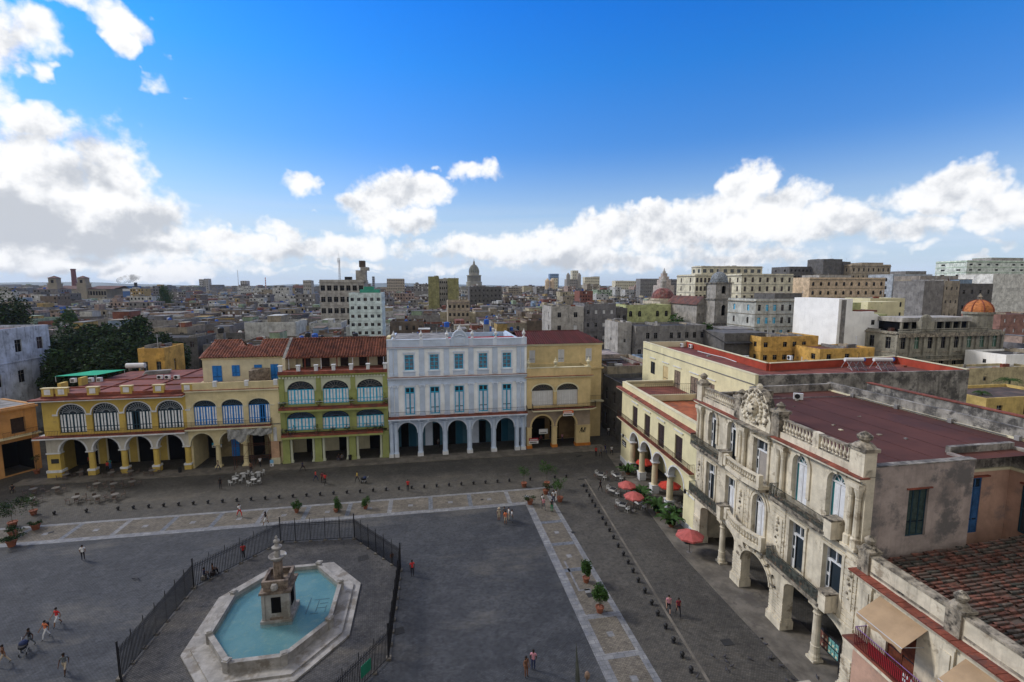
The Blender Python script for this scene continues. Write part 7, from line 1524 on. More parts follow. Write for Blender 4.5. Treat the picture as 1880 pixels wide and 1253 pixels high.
def parasol(px, py, z, rad, m, label, xy=None, tilt=0):
    p = xy or gnd(px, py, z); r = empty('parasol', (p[0], p[1], .02), rs.uniform(0, .7), label, 'parasol', 'cafe parasols by the right arcade'); n = 8; mb = MB(); top = z + .15
    P_ = [(rad * math.cos(2 * math.pi * i / n), rad * math.sin(2 * math.pi * i / n)) for i in range(n)]
    for i in range(n):
        a, b = P_[i], P_[(i + 1) % n]; mid = ((a[0] + b[0]) * .49, (a[1] + b[1]) * .49)
        for u, v in ((a, mid), (mid, b)): mb.face([(u[0], u[1], top - .55), (v[0], v[1], top - .55 - (0 if v is b or v is a else -.03)), (v[0] * .4, v[1] * .4, top - .12), (u[0] * .4, u[1] * .4, top - .12)], m); mb.face([(u[0] * .4, u[1] * .4, top - .12), (v[0] * .4, v[1] * .4, top - .12), (0, 0, top + .05)], m); mb.face([(u[0], u[1], top - .72), (v[0], v[1], top - .72), (v[0], v[1], top - .55), (u[0], u[1], top - .55)], m)
    mb.build('canopy', r); mb = MB(); mb.tube((0, 0, 0), (0, 0, top + .15), .03, DKWOOD, 6); mb.build('pole', r); mb = MB(); mb.lathe(0, 0, [(.3, 0), (.3, .08), (.06, .1), (.06, .3)], GREYP, 12); mb.build('base', r)
    for i in range(n): mb = MB(); mb.tube((0, 0, top - .02), (P_[i][0] * .98, P_[i][1] * .98, top - .6), .012, DKWOOD, 4); mb.build('rib', r)
parasol(1151, 886, 2.4, 1.25, CORAL, 'coral parasol on the paving, far one of the open pair'); parasol(1164, 906, 2.4, 1.3, CORAL, 'coral parasol on the paving, near one of the open pair'); parasol(1267, 977, 2.4, 1.5, CORAL, 'large coral parasol over the dark bar stand at the stone palace corner')
a = r2w(15.2, 1.6); parasol(0, 0, 2.4, 1.5, REDC, 'bright red parasol inside the pale yellow arcade, near one', xy=(a.x, a.y)); a = r2w(6.6, 1.6); parasol(0, 0, 2.4, 1.4, REDC, 'bright red parasol inside the pale yellow arcade, far one', xy=(a.x, a.y))
p = gnd(1258, 998); r = empty('bar_stand', (p.x + .3, p.y + .3, .02), RA, 'small black bar stand under the large coral parasol', 'stand'); mb = MB(); mb.box(-.6, .6, -.4, .4, 0, 1.0, BLKP); mb.build('cabinet', r); mb = MB(); mb.box(-.7, .7, -.5, .5, 1.0, 1.06, GREYP); mb.build('counter', r)
# ---------------------------------------------------------------- roof and facade extras
def ac(p, rz, label): 
    r = empty('air_conditioner', p, rz, label, 'air conditioner', 'air conditioner units on roofs'); mb = MB(); mb.box(-.45, .45, -.16, .16, .1, .75, PLW); mb.build('casing', r); mb = MB(); mb.lathe(0, 0, [(.26, 0), (.26, .02)], BLKP, 14); o = mb.build('fan_grille', r); o.location = (-.1, -.165, .43); o.rotation_euler.x = R(90)
    mb = MB(); [mb.box(s - .03, s + .03, -.2, .2, 0, .1, GREYP) for s in (-.3, .3)]; mb.build('feet', r)
for (x, y, z, rz, lb) in ((1465, 735, 16.76, RA + R(60), 'air conditioner alone on the maroon roof behind the carved crest'), (1252, 638, 17.32, RA, 'air conditioner on the long red roof, left of the pair'), (1268, 640, 17.32, RA, 'air conditioner on the long red roof, right of the pair'), (1369, 662, 17.32, RA + R(90), 'single air conditioner by the bright red parapet'), (1450, 662, 17.32, RA, 'air conditioner farther right on the long red roof'),
        (294, 697, 12.61, 0, 'air conditioner on the corner house roof, left of three'), (308, 697, 12.61, 0, 'air conditioner on the corner house roof, middle of three'), (325, 697, 12.61, 0, 'air conditioner on the corner house roof, right of three'), (1700, 674, 17.32, RA, 'air conditioner near the end of the long red roof')):
    ac(gnd(x, y, z), rz, lb)
for i, x in enumerate((1567, 1620)):
    p = gnd(x, 678, 17.32); r = empty('solar_water_heater', p, R(-12), 'white solar water heater with blue ends on the red roof, %s of two' % ('left' if i == 0 else 'right'), 'water heater', 'solar water heaters')
    mb = MB(); mb.tube((-1.3, 0, 1.35), (1.2, 0, 1.35), .27, PLW, 14); mb.build('tank', r); mb = MB(); mb.tube((1.2, 0, 1.35), (1.42, 0, 1.35), .275, BLUEP, 14); mb.build('end_cap', r); mb = MB()
    for s in (-1.1, -.2, .8): mb.tube((s, .1, 1.2), (s, 1.0, 0), .03, STEEL, 4); mb.tube((s, -.1, 1.2), (s, -1.4, 0), .03, STEEL, 4); mb.tube((s, -1.4, .1), (s + .8, .8, .1), .02, STEEL, 4)
    mb.build('frame', r); mb = MB(); [mb.tube((-1.1 + k * .15, -.15, 1.2), (-1.1 + k * .15, -1.4, .15), .03, mat('tube_glass', (.05, .05, .06), rough=.2, var=0), 4) for k in range(15)]; mb.build('tubes', r)
p = gnd(250, 680, 12.62); r = empty('roof_tank', p, 0, 'white horizontal cylinder tank on the corner house roof before the hut', 'tank'); mb = MB(); mb.tube((-1.6, 0, .9), (1.6, 0, .9), .5, PLW, 16); mb.build('tank', r); mb = MB(); [mb.box(s - .1, s + .1, -.4, .4, 0, .5, GREYP) for s in (-1, 1)]; mb.build('cradle', r)
p = gnd(160, 698, 12.62); r = empty('green_canopy', p, 0, 'flat bright green canopy on the corner house roof', 'canopy'); mb = MB(); GC = mat('green_sheet', (.0, .32, .17), var=.1); mb.face([(-4.2, -1.2, 1.0), (2.2, -1.2, 1.0), (4.2, 3.5, 1.1), (-1.0, 3.5, 1.1)], GC); mb.build('sheet', r); mb = MB(); [mb.tube(q, (q[0], q[1], 0), .04, STEEL, 4) for q in ((-4, -1.1, 1), (2.1, -1.1, 1), (4, 3.4, 1.1), (-.9, 3.4, 1.1))]; mb.build('posts', r)
for i in range(4): mb = MB(); mb.box(-.35, .35, -.3, .3, 0, .7, PLW); mb.box(-.25, .25, -.31, -.3, .1, .6, GREYP); q = p + Vector((-.8 + i * 1.3, -2.0, 0)); tag(mb.build('roof_box', None, loc=q), 'white grilled box beneath the green canopy, %s from the left' % ORDN[i], 'box', 'white boxes under the green canopy')
p = gnd(290, 690, 12.62); mb = MB(); [mb.box(-2 + k * .1, 2 + k * .1, -.8 + k * .15, .8, k * .16, k * .16 + .14, GREYP) for k in range(4)]; tag(mb.build('panel_stack', None, loc=(p.x - 1.2, p.y + 2, p.z), rz=R(18)), 'stack of grey panels lying on the corner house roof', 'panels')
for i, (x, y, m, lb) in enumerate(((652, 611, BLKP, 'black'), (565, 610, BLKP, 'black'), (578, 612, BLUEP, 'blue'), (858 + 52, 612, mat('pale_blue_tank', (.16, .32, .45), var=.1), 'pale blue'), (893, 586, BLUEP, 'blue'), (898, 599, BLUEP, 'blue'), (820, 591, BLUEP, 'blue'), (405, 601, BLKP, 'black'))):
    Y_ = 104 if i in (2, 3) else 118; p = at(x, y, Y_); zt = p.z - 1.3
    r = empty('water_tank', (p.x, Y_, zt), 0, '%s water tank on a rooftop behind the front row, %s from the left' % (lb, ORDN[sorted((652, 565, 578, 910, 893, 898, 820, 405)).index(x)]), 'water tank', 'rooftop water tanks'); mb = MB(); mb.lathe(0, 0, [(.6, 0), (.65, .1), (.65, 1.05), (.45, 1.2), (.2, 1.28)], m, 14); mb.build('tank', r); mb = MB(); mb.box(-.7, .7, -.7, .7, -zt + 0, -.02, GREYP); mb.build('plinth', r)
# tanks on ordinary houses
TK = [('black', BLKP), ('blue', BLUEP), ('grey', GREYP), ('white', PLW)]; tp = {}
rs2 = random.Random(21); nt_ = 0
CH = [o for o in list(COL.objects) if 'label' in o and any(c.name.split('.')[0] == 'roof' for c in o.children) and any(c.name.split('.')[0] == 'parapet' for c in o.children) and o.location.y > 84 and o.rotation_euler.z == 0]
for o in CH:
    row_txt = o['label']; y = o.location.y; city = o.name.startswith('city_house')
    if city and y > 240: continue
    roofs = [c for c in o.children if c.name.split('.')[0] == 'roof'][0]; bb = roofs.bound_box; xa, xb, yb0, yb1, zt = bb[0][0], bb[6][0], bb[0][1], bb[6][1], bb[6][2]
    if xb - xa < 3 or yb1 - yb0 < 3: continue
    if city: w = row_txt.split(' house with '); cn = w[0]; rest = w[1]; rn, where = rest.split(' roof in the ')
    for (tn, tm) in (rs2.sample(TK, rs2.choice((0, 1, 1, 2, 3))) if city else ()):
        if nt_ > 230: break
        mb = MB()
        if tn not in tp: mb.lathe(0, 0, [(.55, 0), (.6, .1), (.6, 1.0), (.42, 1.15), (.2, 1.22)], tm, 12); t = mb.build('water_tank'); tp[tn] = t
        else: t = tp[tn].copy(); COL.objects.link(t)
        t.location = (o.location.x + rs2.uniform(xa + 1, xb - 1), y + rs2.uniform(yb0 + .8, yb0 + (yb1 - yb0) * .5), zt); tag(t, '%s tank on the %s %s roofed house, %s' % (tn, cn, rn, where), 'water tank', 'small rooftop tanks'); nt_ += 1
    # rooftop junk belongs to its house: low walls, slabs, aerials
    mb = MB()
    for _ in range(rs2.randint(3, 7)):
        a = rs2.uniform(xa, xb - 1.2); b = rs2.uniform(yb0, yb1 - 1.5)
        if rs2.random() < .5: mb.box(a, a + rs2.uniform(.6, 2.6), b, b + rs2.uniform(.15, 1.2), zt, zt + rs2.uniform(.3, 1.2), rs2.choice((GREYP, RG[0], RG[2], RG[4], CITY[4][1], TERRA)))
        else: mb.box(a, a + .15, b, yb1, zt, zt + rs2.uniform(.4, .9), rs2.choice((GREYP, RG[4], CITY[8][1])))
    mb.build('roof_fittings', o)
    if rs2.random() < .6: mb = MB(); a = rs2.uniform(xa + .5, xb - .5); mb.tube((a, yb0 + 1, zt), (a, yb0 + 1, zt + 3.2), .04, STEEL, 4); [mb.tube((a - .5, yb0 + 1, zt + 3.1 - .25 * k), (a + .5, yb0 + 1, zt + 3.1 - .25 * k), .025, STEEL, 4) for k in range(3)]; mb.build('aerial', o)
# scaffold and tarpaulin
r = empty('scaffold', (-30.2, FY - 1.7, .1), 0, 'rusty red pipe scaffold draped with grey tarpaulin at the cream house arcade', 'scaffold'); mb = MB()
for x in (0, 2.6, 5.2):
    for y in (0, .9): mb.tube((x, y, 0), (x, y, 6.4), .035, RUST, 5)
for z in (1.8, 3.9, 5.9):
    for y in (0, .9): mb.tube((0, y, z), (5.2, y, z), .03, RUST, 5)
for x in (0, 2.6): mb.tube((x, 0, 0), (x + 2.6, 0, 3.9), .025, RUST, 4)
mb.build('pipes', r); mb = MB(); TARP = mat('grey_tarpaulin', (.26, .26, .25), var=.2, scale=1.2); n = 22; rows_ = 7
def tp_(i, j): x = -.7 + 6.6 * i / n; dr = 2.2 if i < n * .42 else 1.25; return (x + .25 * j / rows_ * (1 if i < 4 else 0), -.15 + .14 * math.sin(i * 1.7 + j) - .04 * j, 6.6 + .1 * math.sin(i * .9) - (dr * (1 - .35 * abs(math.sin(i * .36 + .5)))) * j / rows_)
for i in range(n):
    for j in range(rows_): mb.face([tp_(i, j), tp_(i, j + 1), tp_(i + 1, j + 1), tp_(i + 1, j)], TARP)
mb.build('tarpaulin', r)
# banners, signs, bins
def banner(name, loc, rz, w, h, top, bot, label, lines=2):
    r = empty(name, loc, rz, label, 'banner'); mb = MB(); mb.box(-w / 2, w / 2, 0, .03, h / 2, h, top); mb.box(-w / 2, w / 2, 0, .03, 0, h / 2, bot); mb.build('cloth', r); mb = MB(); rr = random.Random(int(w * 10))
    for k in range(lines):
        q = -w / 2 + .15; z = h * (.14 + .46 * k)
        while q < w / 2 - .3: d = rr.uniform(.08, .2); mb.box(q, q + d, -.012, -.001, z, z + h * .2, bot if k else DARK); q += d + .05
    mb.build('lettering', r)
banner('banner', (24.3, FY - 1.2, 6.1), 0, 1.9, 1.0, mat('orange_cloth', (.60, .13, .04), var=.05), PLW, 'orange and white banner hanging from the ochre house balcony')
banner('sign_board', (18.2, FY - .6, 1.2), 0, 1.7, 1.0, mat('red_sign', (.30, .02, .03), var=.05), PLW, 'red and white sign board at the left foot of the ochre house')
banner('sign_board', (20.4, FY + 1.2, 2.3), 0, 1.6, .9, PLW, PLW, 'white sign with dark lettering inside the left ochre arch', 1)
banner('picture_sign', (-34.8, FY + 3.9, 2.2), 0, 1.5, .8, TBLUE, PLW, 'blue and white picture panel in the first cream arch', 1)
p = gnd(499, 858); banner('sandwich_board', (p.x, p.y, .1), 0, .6, 1.1, mat('light_blue_board', (.20, .42, .62), var=.05), PLW, 'small light blue and white pavement board beside the scaffold', 1)
for i, (x, y, lb) in enumerate(((863, 832, 'in front of the blue palace'), (643, 846, 'in front of the green house'), (331, 869, 'at the end of the yellow arcade'), (1139, 847 + 15, 'at the pale yellow house corner'))): p = gnd(x, y); r = empty('litter_bin', (p.x, p.y, .02), 0, 'dark litter bin %s' % lb, 'bin', 'litter bins'); mb = MB(); mb.lathe(0, 0, [(.22, .05), (.27, .8)], BLKP, 10); mb.build('body', r); mb = MB(); mb.lathe(0, 0, [(.3, .8), (.3, .9), (.12, .98)], IRON, 10); mb.build('lid', r)
for i, (x, y, w, d, lb) in enumerate(((1335, 1180, .9, .7, 'dark grating in the right paving before the stone arcade'), (1075, 892, 1.6, .6, 'long dark grating near the far bollards'), (1085, 1093, .8, .6, 'small dark grating by the nearer potted palm'), (1069, 880, 1.4, .35, 'thin dark grating left of the coral parasols'), (733, 1159, .8, .8, 'round iron manhole right of the fence'), (667, 1025, 1.1, 1.0, 'open dark drain inside the fence'), (1052, 978, .4, .4, 'tiny square drain in the right path'), (885, 918, .35, .35, 'tiny square drain in the pale path'), (94, 978, .5, .4, 'pale framed drain at the left of the path'), (1063, 838, 1.0, .5, 'dark grating near the ochre house corner'))):
    p = gnd(x, y); mb = MB(); mb.box(-w / 2, w / 2, -d / 2, d / 2, .018, .035, mat('cast_iron_grating', (.03, .03, .03), var=.2)); [mb.box(-w / 2 + w * k / 6 - .01, -w / 2 + w * k / 6 + .01, -d / 2, d / 2, .035, .045, IRON) for k in range(1, 6)]; tag(mb.build('grating', None, loc=(p.x, p.y, 0), rz=.05 * i), lb, 'grating', 'gratings in the paving')
# foreground agave on the ledge under the camera
base = CC + ray(1062, 1345).normalized() * 6.2
mb = MB(); mb.box(-3, 3, -.4, .4, -.35, 0, STND); o = mb.build('parapet', None, loc=(base.x, base.y, base.z - .25)); tag(o, 'stone parapet just below the picture holding the spiky plant', 'parapet')
r = empty('agave_plant', (base.x, base.y, base.z - .25), 0, 'spiky dark plant with dry seed pods poking up at the bottom edge', 'plant'); mb = MB(); AG = mat('agave_grey_green', (.05, .055, .045), var=.2, scale=8)
for (dx, dz, w) in ((-.04, 1.22, .045), (-.3, .62, .03), (.33, .6, .03), (.22, .78, .02), (-.16, .5, .03), (.12, .55, .025)):
    for t in range(6): a, b = t / 6, (t + 1) / 6; wa, wb = w * (1 - a ** 2), w * (1 - b ** 2) + .001; mb.tube((dx * a * a, 0, dz * a), (dx * b * b, 0, dz * b), wa, AG, 5, r2=wb)
mb.build('leaves', r); mb = MB()
for (dx, dz) in ((.08, .86), (.16, .72), (.15, .58)): mb.tube((0, 0, 0), (dx, 0, dz), .006, BARK, 4); mb.ball((dx, 0, dz), .028, mat('dry_seed_pod', (.20, .13, .09), var=.3, scale=9), 6, 1.5)
mb.build('seed_pods', r)
# ---------------------------------------------------------------- people and pigeons
def body_mesh(pose, seed=0):
    """one continuous skinned figure, 1.7 m tall, facing -Y; returns mesh with material slots skin, top, legs, shoes"""
    H0 = {'pelvis': (0, 0, .93), 'waist': (0, 0, 1.08), 'chest': (0, .0, 1.28), 'neck': (0, .0, 1.46), 'head': (0, -.02, 1.57), 'crown': (0, -.01, 1.66)}
    J = dict(H0); st = {'stand': 0.0, 'walk': .26, 'stride': .36, 'sit': 0}[pose]
    for s, sg in (('l', 1), ('r', -1)):
        f = st * sg
        J['hip' + s] = (.095 * sg, 0, .88); J['knee' + s] = (.10 * sg, -f * .75 - .02, .50 + abs(f) * .02); J['ank' + s] = (.10 * sg, -f + (.1 if f < 0 else -.02), .09 + (.06 if f < -.1 else 0)); J['toe' + s] = (.11 * sg, -f - .14 + (.1 if f < 0 else 0), .03)
        J['sh' + s] = (.18 * sg, 0, 1.40); J['elb' + s] = (.235 * sg, f * .45 + .03, 1.13); J['wri' + s] = (.22 * sg, f * .85 - .08, .90); J['hand' + s] = (.215 * sg, f * .95 - .11, .82)
    if pose == 'sit':
        for k in list(J):
            x, y, z = J[k]; J[k] = (x, y, z - .46)
        for s, sg in (('l', 1), ('r', -1)):
            J['knee' + s] = (.15 * sg, -.40, .52); J['ank' + s] = (.14 * sg, -.42, .09); J['toe' + s] = (.15 * sg, -.56, .03); J['elb' + s] = (.24 * sg, -.05, .70); J['wri' + s] = (.16 * sg, -.27, .60); J['hand' + s] = (.13 * sg, -.35, .58)
    E = [('pelvis', 'waist'), ('waist', 'chest'), ('chest', 'neck'), ('neck', 'head'), ('head', 'crown')]
    for s in 'lr': E += [('pelvis', 'hip' + s), ('hip' + s, 'knee' + s), ('knee' + s, 'ank' + s), ('ank' + s, 'toe' + s), ('chest', 'sh' + s), ('sh' + s, 'elb' + s), ('elb' + s, 'wri' + s), ('wri' + s, 'hand' + s)]
    RAD = {'pelvis': (.145, .10), 'waist': (.125, .09), 'chest': (.15, .105), 'neck': (.052, .055), 'head': (.08, .095), 'crown': (.055, .065), 'hip': (.09, .09), 'knee': (.06, .06), 'ank': (.038, .042), 'toe': (.04, .03), 'sh': (.06, .06), 'elb': (.042, .042), 'wri': (.028, .028), 'hand': (.038, .022)}
    names = list(J); me = bpy.data.meshes.new('figure'); me.from_pydata([J[n] for n in names], [(names.index(a), names.index(b)) for a, b in E], [])
    o = bpy.data.objects.new('figure', me); COL.objects.link(o); md = o.modifiers.new('s', 'SKIN'); me.update()
    if not me.skin_vertices: 
        bm = bmesh.new(); bm.from_mesh(me); bm.verts.layers.skin.verify(); bm.to_mesh(me); bm.free()
    for i, n in enumerate(names):
        k = n if n in RAD else n[:-1]; me.skin_vertices[0].data[i].radius = RAD[k]; me.skin_vertices[0].data[i].use_root = (n == 'pelvis')
    sb = o.modifiers.new('u', 'SUBSURF'); sb.levels = 1; sb.render_levels = 1
    dg = bpy.context.evaluated_depsgraph_get(); ev = o.evaluated_get(dg); m2 = bpy.data.meshes.new_from_object(ev); bpy.data.objects.remove(o)
    # fingers, nose, ears grown onto the same mesh
    vs = [tuple(v.co) for v in m2.vertices]; fs = [tuple(p.vertices) for p in m2.polygons]; tags = [None] * len(fs)
    x = MB(); K = mat('skin_placeholder', (.2, .1, .06), var=0)
    for s, sg in (('l', 1), ('r', -1)):
        w = Vector(J['wri' + s]); h = Vector(J['hand' + s]); d = (h - w).normalized(); sd_ = d.cross(Vector((1, 0, 0))).normalized()
        for k, ln in enumerate((.062, .072, .068, .052)):
            b0 = h + sd_ * (.027 - .018 * k) + d * .012; b1 = b0 + d * ln * .5 + Vector((-.006 * sg, 0, 0)); b2 = b1 + d * ln * .42 + Vector((-.018 * sg, 0, 0)); x.tube(b0 - d * .02, b1, .0095, K, 5, r2=.0085); x.tube(b1, b2, .0085, K, 5, r2=.006)
        t0 = w.lerp(h, .45) + sd_ * .03; x.tube(t0, t0 + d * .035 + sd_ * .022, .011, K, 5, r2=.009); x.tube(t0 + d * .035 + sd_ * .022, t0 + d * .065 + sd_ * .024, .009, K, 5, r2=.006)
    hd = Vector(J['head']); x.tube(hd + Vector((0, -.085, .02)), hd + Vector((0, -.115, -.012)), .01, K, 5, r2=.016)
    for sg in (-1, 1): x.ball(hd + Vector((.083 * sg, .005, 0)), .022, K, 4, 1.3); x.ball(hd + Vector((.032 * sg, -.085, .022)), .009, DARK, 4)
    x.tube(hd + Vector((-.024, -.09, -.045)), hd + Vector((.024, -.09, -.045)), .007, mat('lips', (.2, .06, .05), var=0), 4)
    n0 = len(vs); vs += x.v; fs += [tuple(n0 + q for q in f) for f in x.f]; tags += [x.mats[i].name for i in x.m]
    segs = [(Vector(J[a]), Vector(J[b]), a, b) for a, b in E]; out = bpy.data.meshes.new('person_' + pose); out.from_pydata(vs, [], fs); reg = []
    for i, f in enumerate(fs):
        if tags[i]: reg.append({'skin_placeholder': 0, 'dark_interior': 4, 'lips': 5}[tags[i]]); continue
        c = sum((Vector(vs[q]) for q in f), Vector()) / len(f); best = None
        for a, b, na, nb in segs:
            ab = b - a; t = max(0, min(1, (c - a).dot(ab) / ab.length_squared)); dd = (c - a - ab * t).length
            if best is None or dd < best[0]: best = (dd, na, nb, t)
        _, na, nb, t = best; k = 0
        if nb.startswith(('waist', 'chest')) or nb.startswith('sh') or (na == 'chest' and nb == 'neck' and t < .75): k = 1
        elif na.startswith('sh') : k = 1 if t < .62 else 0
        elif nb.startswith('hip') : k = 2
        elif na.startswith('hip'): k = 2
        elif na.startswith('knee'): k = 6 if t < .9 else 3
        elif nb.startswith('toe'): k = 3
        reg.append(k)
    out.polygons.foreach_set('use_smooth', [True] * len(fs)); return out, reg, J
POSES = {k: body_mesh(k) for k in ('stand', 'walk', 'stride', 'sit')}
cmc = {}
def flat(n, c):
    if n not in cmc: cmc[n] = mat('cloth_' + n, c, var=.08, scale=4, rough=.9)
    return cmc[n]
CL = {'white': (.60, .60, .60), 'red': (.50, .03, .03), 'orange': (.55, .16, .07), 'black': (.015, .015, .02), 'grey': (.10, .11, .12), 'navy': (.02, .03, .08), 'pink': (.50, .22, .26), 'green': (.02, .20, .09), 'beige': (.40, .33, .24), 'brown': (.13, .06, .035), 'blue': (.05, .14, .35), 'dark red': (.16, .02, .03), 'yellow': (.5, .38, .08), 'teal': (.03, .25, .24)}
SK = {'d': (.075, .035, .02), 'm': (.20, .10, .06), 'l': (.42, .25, .18)}
HAIR = mat('black_hair', (.012, .009, .008), var=0); SHOE = mat('dark_shoe', (.02, .018, .016), var=0); LIP = mat('lips', (.2, .06, .05), var=0)
def person(px, py, heading, pose, top, legs, label, skin='m', long_hair=False, short=False, hat=None, bag=None, z=.02, xy=None, sc=1.0):
    me, reg, J = POSES[pose]; m2 = me.copy(); sk = mat('skin_' + skin, SK[skin], var=0)
    mats = [sk, flat(top, CL[top]), flat(legs, CL[legs]), SHOE, DARK, LIP, sk if short else flat(legs, CL[legs])]
    for m in mats: m2.materials.append(m)
    m2.polygons.foreach_set('material_index', reg); p = Vector(xy) if xy else gnd(px, py)
    o = bpy.data.objects.new('person', m2); COL.objects.link(o); o.location = (p.x, p.y, z); o.rotation_euler.z = R(heading); o.scale = (sc, sc, sc); tag(o, label, 'person', 'people on the square')
    h = Vector(J['head']); mb = MB(); mb.ball((h.x, h.y + .022, h.z + .045), .098, HAIR, 7, 1.02)
    if long_hair: mb.lathe(h.x, h.y + .05, [(.085, h.z - .18), (.095, h.z), (.08, h.z + .08)], HAIR, 8)
    mb.build('hair', o, smooth=True)
    if hat: mb = MB(); mb.lathe(h.x, h.y, [(.19, h.z + .075), (.19, h.z + .085), (.105, h.z + .09), (.1, h.z + .19), (.02, h.z + .2)], flat(hat, CL[hat]), 12); mb.build('hat', o)
    if legs in ('skirt',): pass
    if bag: mb = MB(); mb.box(-.14, .14, .1, .24, J['chest'][2] - .22, J['chest'][2] + .14, flat(bag, CL[bag])); mb.build('backpack', o)
    return o
PL = [(153, 1029, 200, 'stand', 'white', 'black', 'man in white shirt and black trousers standing alone on the left paving', {}),
 (106, 1150, 330, 'walk', 'red', 'white', 'woman in red top and white shorts walking at lower left', dict(short=True)), (85, 1173, 330, 'walk', 'orange', 'white', 'person in orange top and white shorts with dark bag at lower left', dict(bag='black', sc=.95)),
 (56, 1190, 320, 'walk', 'black', 'grey', 'person in black pushing the dark pram at lower left', dict(skin='d')), (8, 1222, 300, 'walk', 'brown', 'beige', 'person in brown top cut by the left edge', {}),
 (120, 1238, 10, 'walk', 'grey', 'beige', 'man in dark grey shirt and beige shorts walking at the bottom left', dict(short=True, skin='d')),
 (440, 949, 60, 'walk', 'white', 'red', 'person in white top and red trousers on the pale path', {}), (488, 964, 300, 'walk', 'black', 'white', 'woman with long hair in black top and white shorts at the fence', dict(long_hair=True, short=True)),
 (405, 898, 0, 'stand', 'black', 'black', 'man in black beside the white tables', dict(skin='d')), (401, 865, 70, 'walk', 'beige', 'navy', 'person leaning forward before the cream arcade', {}), (478, 858, 0, 'walk', 'white', 'black', 'person in white top at the scaffold foot', {}), (461, 868, 200, 'stand', 'brown', 'black', 'person in brown top between scaffold and white tables', {}),
 (556, 866, 80, 'stride', 'navy', 'black', 'man in dark clothes striding before the green house', dict(skin='d')), (580, 884, 90, 'walk', 'red', 'navy', 'man in red shirt and navy trousers, left of the red clad three', {}), (592, 887, 20, 'stand', 'dark red', 'black', 'person in dark red, middle of the red clad three', {}), (597, 890, 340, 'walk', 'red', 'black', 'person in red shirt, right of the red clad three', {}),
 (656, 886, 270, 'walk', 'yellow', 'black', 'person in yellow and black pushing a buggy before the green house', {}), (749, 902, 0, 'stand', 'red', 'black', 'person in bright red beside the bollards before the blue palace', {}),
 (916, 957, 0, 'stand', 'beige', 'beige', 'person in beige with pale hat, leftmost of the group of tourists', dict(hat='beige', short=True)), (926, 954, 180, 'stand', 'grey', 'black', 'person in grey at the back of the group of tourists', {}), (928, 963, 0, 'stand', 'orange', 'beige', 'person with orange bag in the front of the group of tourists', dict(bag='orange', short=True)), (934, 956, 90, 'stand', 'white', 'beige', 'person in white shirt in the middle of the group of tourists', dict(skin='l')), (940, 960, 80, 'stand', 'white', 'grey', 'person in white and grey, rightmost of the group of tourists', {}),
 (996, 930, 30, 'stand', 'white', 'black', 'person with black bag over white shirt at the path corner', dict(bag='black')), (998, 937, 10, 'walk', 'pink', 'grey', 'person in pink top standing at the path corner', {}), (1013, 940, 0, 'stand', 'black', 'green', 'person in black top and green trousers at the path corner', {}), (1016, 923, 0, 'stand', 'white', 'navy', 'person in white beside the leaning potted tree', {}), (1021, 921, 40, 'stand', 'white', 'white', 'person all in white beside the leaning potted tree', {}),
 (1102, 903, 20, 'walk', 'black', 'black', 'man in black between the clothed tables', dict(skin='d')), (1094, 838, 0, 'stand', 'red', 'black', 'person in red shirt at the street mouth', {}), (1103, 840, 0, 'walk', 'grey', 'black', 'person in grey beside the red shirted one at the street mouth', {}), (1111, 833, 0, 'walk', 'navy', 'navy', 'person in navy farther in the street mouth', {}), (1123, 836, 0, 'walk', 'white', 'black', 'person in white top at the street mouth', {}),
 (757, 1058, 15, 'stand', 'red', 'black', 'man in bright red shirt standing just right of the iron fence', dict(skin='d')), (1227, 1126, 340, 'walk', 'pink', 'black', 'woman in pink top and black shorts walking, left of the pair at right', dict(skin='l', short=True)), (1245, 1131, 350, 'walk', 'dark red', 'black', 'woman in dark red top, right of the pair at right', dict(long_hair=True)),
 (966, 1244, 30, 'stand', 'brown', 'brown', 'woman in brown at the bottom centre', dict(long_hair=True)), (979, 1231, 160, 'stand', 'pink', 'navy', 'man in pink shirt and navy trousers at the bottom centre', dict(skin='d')),
 (375, 1064, 130, 'sit', 'navy', 'grey', 'seated person in navy at the fence corner', {}), (391, 1056, 130, 'sit', 'brown', 'black', 'seated person in brown at the fence, right of the navy one', {}), (447, 1026, 200, 'stand', 'red', 'black', 'person in red and black standing outside the upper left fence', {}), (720, 1035, 200, 'stand', 'brown', 'grey', 'child behind the upper right fence', dict(sc=.75)),
 (198, 866, 0, 'stand', 'red', 'black', 'waiter in red by the second yellow column', {}), (165, 856, 0, 'stand', 'red', 'black', 'person in red under the first yellow arch', {}), (203, 862, 0, 'stand', 'teal', 'blue', 'person in teal under the second yellow arch', {}), (1032, 812, 0, 'walk', 'pink', 'navy', 'person in pink under the right ochre arch', {}), (993, 815, 0, 'stand', 'dark red', 'black', 'person in dark red under the left ochre arch', {}),
 (622, 846, 0, 'sit', 'black', 'navy', 'seated person in black, left of two before the green house', {}), (628, 846, 0, 'sit', 'grey', 'black', 'seated person in grey, right of two before the green house', {}), (805, 822, 20, 'walk', 'grey', 'black', 'person in grey in the blue palace arcade', {}), (1117, 740 + 60, 0, 'walk', 'white', 'black', 'small figure deep in the side street', {}), (24, 905, 20, 'sit', 'black', 'black', 'seated person in black at the left edge cafe', {})]
for (x, y, hd, ps, tp2, lg, lb, kw) in PL: person(x, y, hd, ps, tp2, lg, lb, **kw)
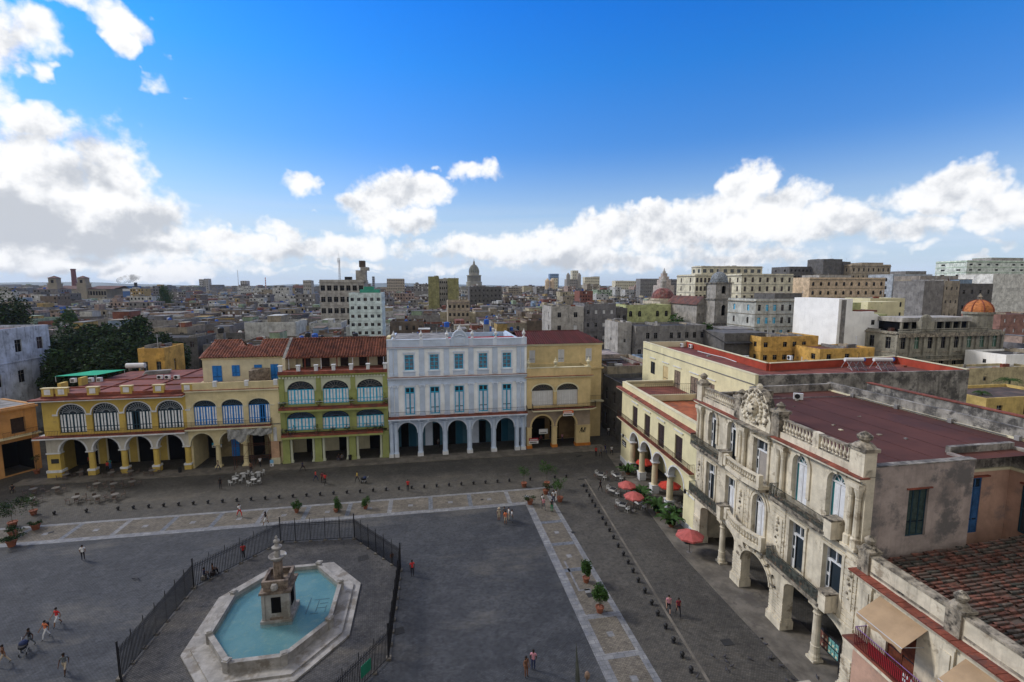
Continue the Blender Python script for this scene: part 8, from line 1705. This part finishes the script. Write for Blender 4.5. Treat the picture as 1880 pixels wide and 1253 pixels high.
def pram(px, py, rz, label):
    p = gnd(px, py); r = empty('pram', (p.x, p.y, .02), rz, label, 'pram'); mb = MB(); mb.lathe(0, 0, [(.2, .45), (.3, .6), (.3, .75)], BLKC, 10, sy=1.5); mb.build('seat', r); mb = MB(); mb.lathe(0, .15, [(.3, .75), (.26, .9), (.12, 1.0)], flat('navy', CL['navy']), 10, sy=.9); mb.build('hood', r); mb = MB(); mb.tube((-.2, .4, .7), (-.2, .75, 1.0), .015, STEEL, 4); mb.tube((.2, .4, .7), (.2, .75, 1.0), .015, STEEL, 4); mb.tube((-.2, .75, 1.0), (.2, .75, 1.0), .02, BLKP, 4); [mb.tube((.22 * s, .3 * t, .1), (.15 * s, 0, .5), .015, STEEL, 4) for s in (-1, 1) for t in (-1, 1)]; mb.build('frame', r)
    for s in (-1, 1):
        for t in (-1, 1): mb = MB(); mb.tube((.22 * s - .02, .3 * t, .11), (.22 * s + .02, .3 * t, .11), .11, BLKP, 10); mb.build('wheel', r)
pram(44, 1200, .4, 'dark pram at lower left pushed by the person in black'); pram(668, 887, -1.6, 'dark buggy beside the person in yellow and black')
# low stools under the seated
for i, (x, y) in enumerate(((375, 1064), (391, 1056), (622, 846), (628, 846), (24, 905))): p = gnd(x, y); mb = MB(); mb.box(-.2, .2, -.2, .2, 0, .36, (KERB, DKWOOD)[i % 2]); tag(mb.build('stool', None, loc=(p.x, p.y, .02)), 'low block seat beneath the %s' % ('navy clad sitter by the fence', 'brown clad sitter by the fence', 'black clad sitter at the green house', 'grey clad sitter at the green house', 'black clad sitter at the left cafe')[i], 'seat', 'low seats')
mb = MB(); PG = mat('pigeon_grey', (.06, .06, .07), var=.2, scale=20); PV = [(.005, -.17), (.045, -.12), (.07, -.04), (.068, .03), (.045, .1), (.02, .16), (.012, .25)]
i0 = 0
for (rr, yy), (r2, y2) in zip(PV, PV[1:]): mb.tube((0, yy, .12 + yy * -.15), (0, y2, .12 + y2 * -.15), rr, PG, 8, r2=r2)
mb.ball((0, -.16, .22), .035, PG, 6); mb.tube((0, -.11, .15), (0, -.16, .22), .04, PG, 6, r2=.03); mb.tube((0, -.19, .22), (0, -.23, .21), .008, DARK, 4, r2=.002); [mb.tube((.02 * s, -.01, .08), (.02 * s, -.02, 0), .005, RUST, 4) for s in (-1, 1)]
pig = mb.build('pigeon', None, smooth=True); PGS = [(1307, 1206), (1330, 1208), (1333, 1216), (1398, 1175), (1405, 1185), (1416, 1209), (1377, 1212), (1412, 1211), (1434, 1225), (1500, 1247), (1456, 1250), (1444, 1252), (1343, 1226), (1334, 1232), (246, 1065), (254, 1065), (1280, 1245)]
for i, (x, y) in enumerate(PGS):
    o = pig if i == 0 else pig.copy()
    if i: COL.objects.link(o)
    p = gnd(x, y); o.location = (p.x, p.y, .025); o.rotation_euler.z = i * 1.7
    tag(o, ('grey pigeon on the right paving, %s from the left' % ORDN[sorted(range(len(PGS)), key=lambda k: PGS[k][0]).index(i) - 2]) if x > 300 else 'grey pigeon alone on the left paving, %s of two' % ('left' if x == 246 else 'right'), 'pigeon', 'pigeons on the paving')
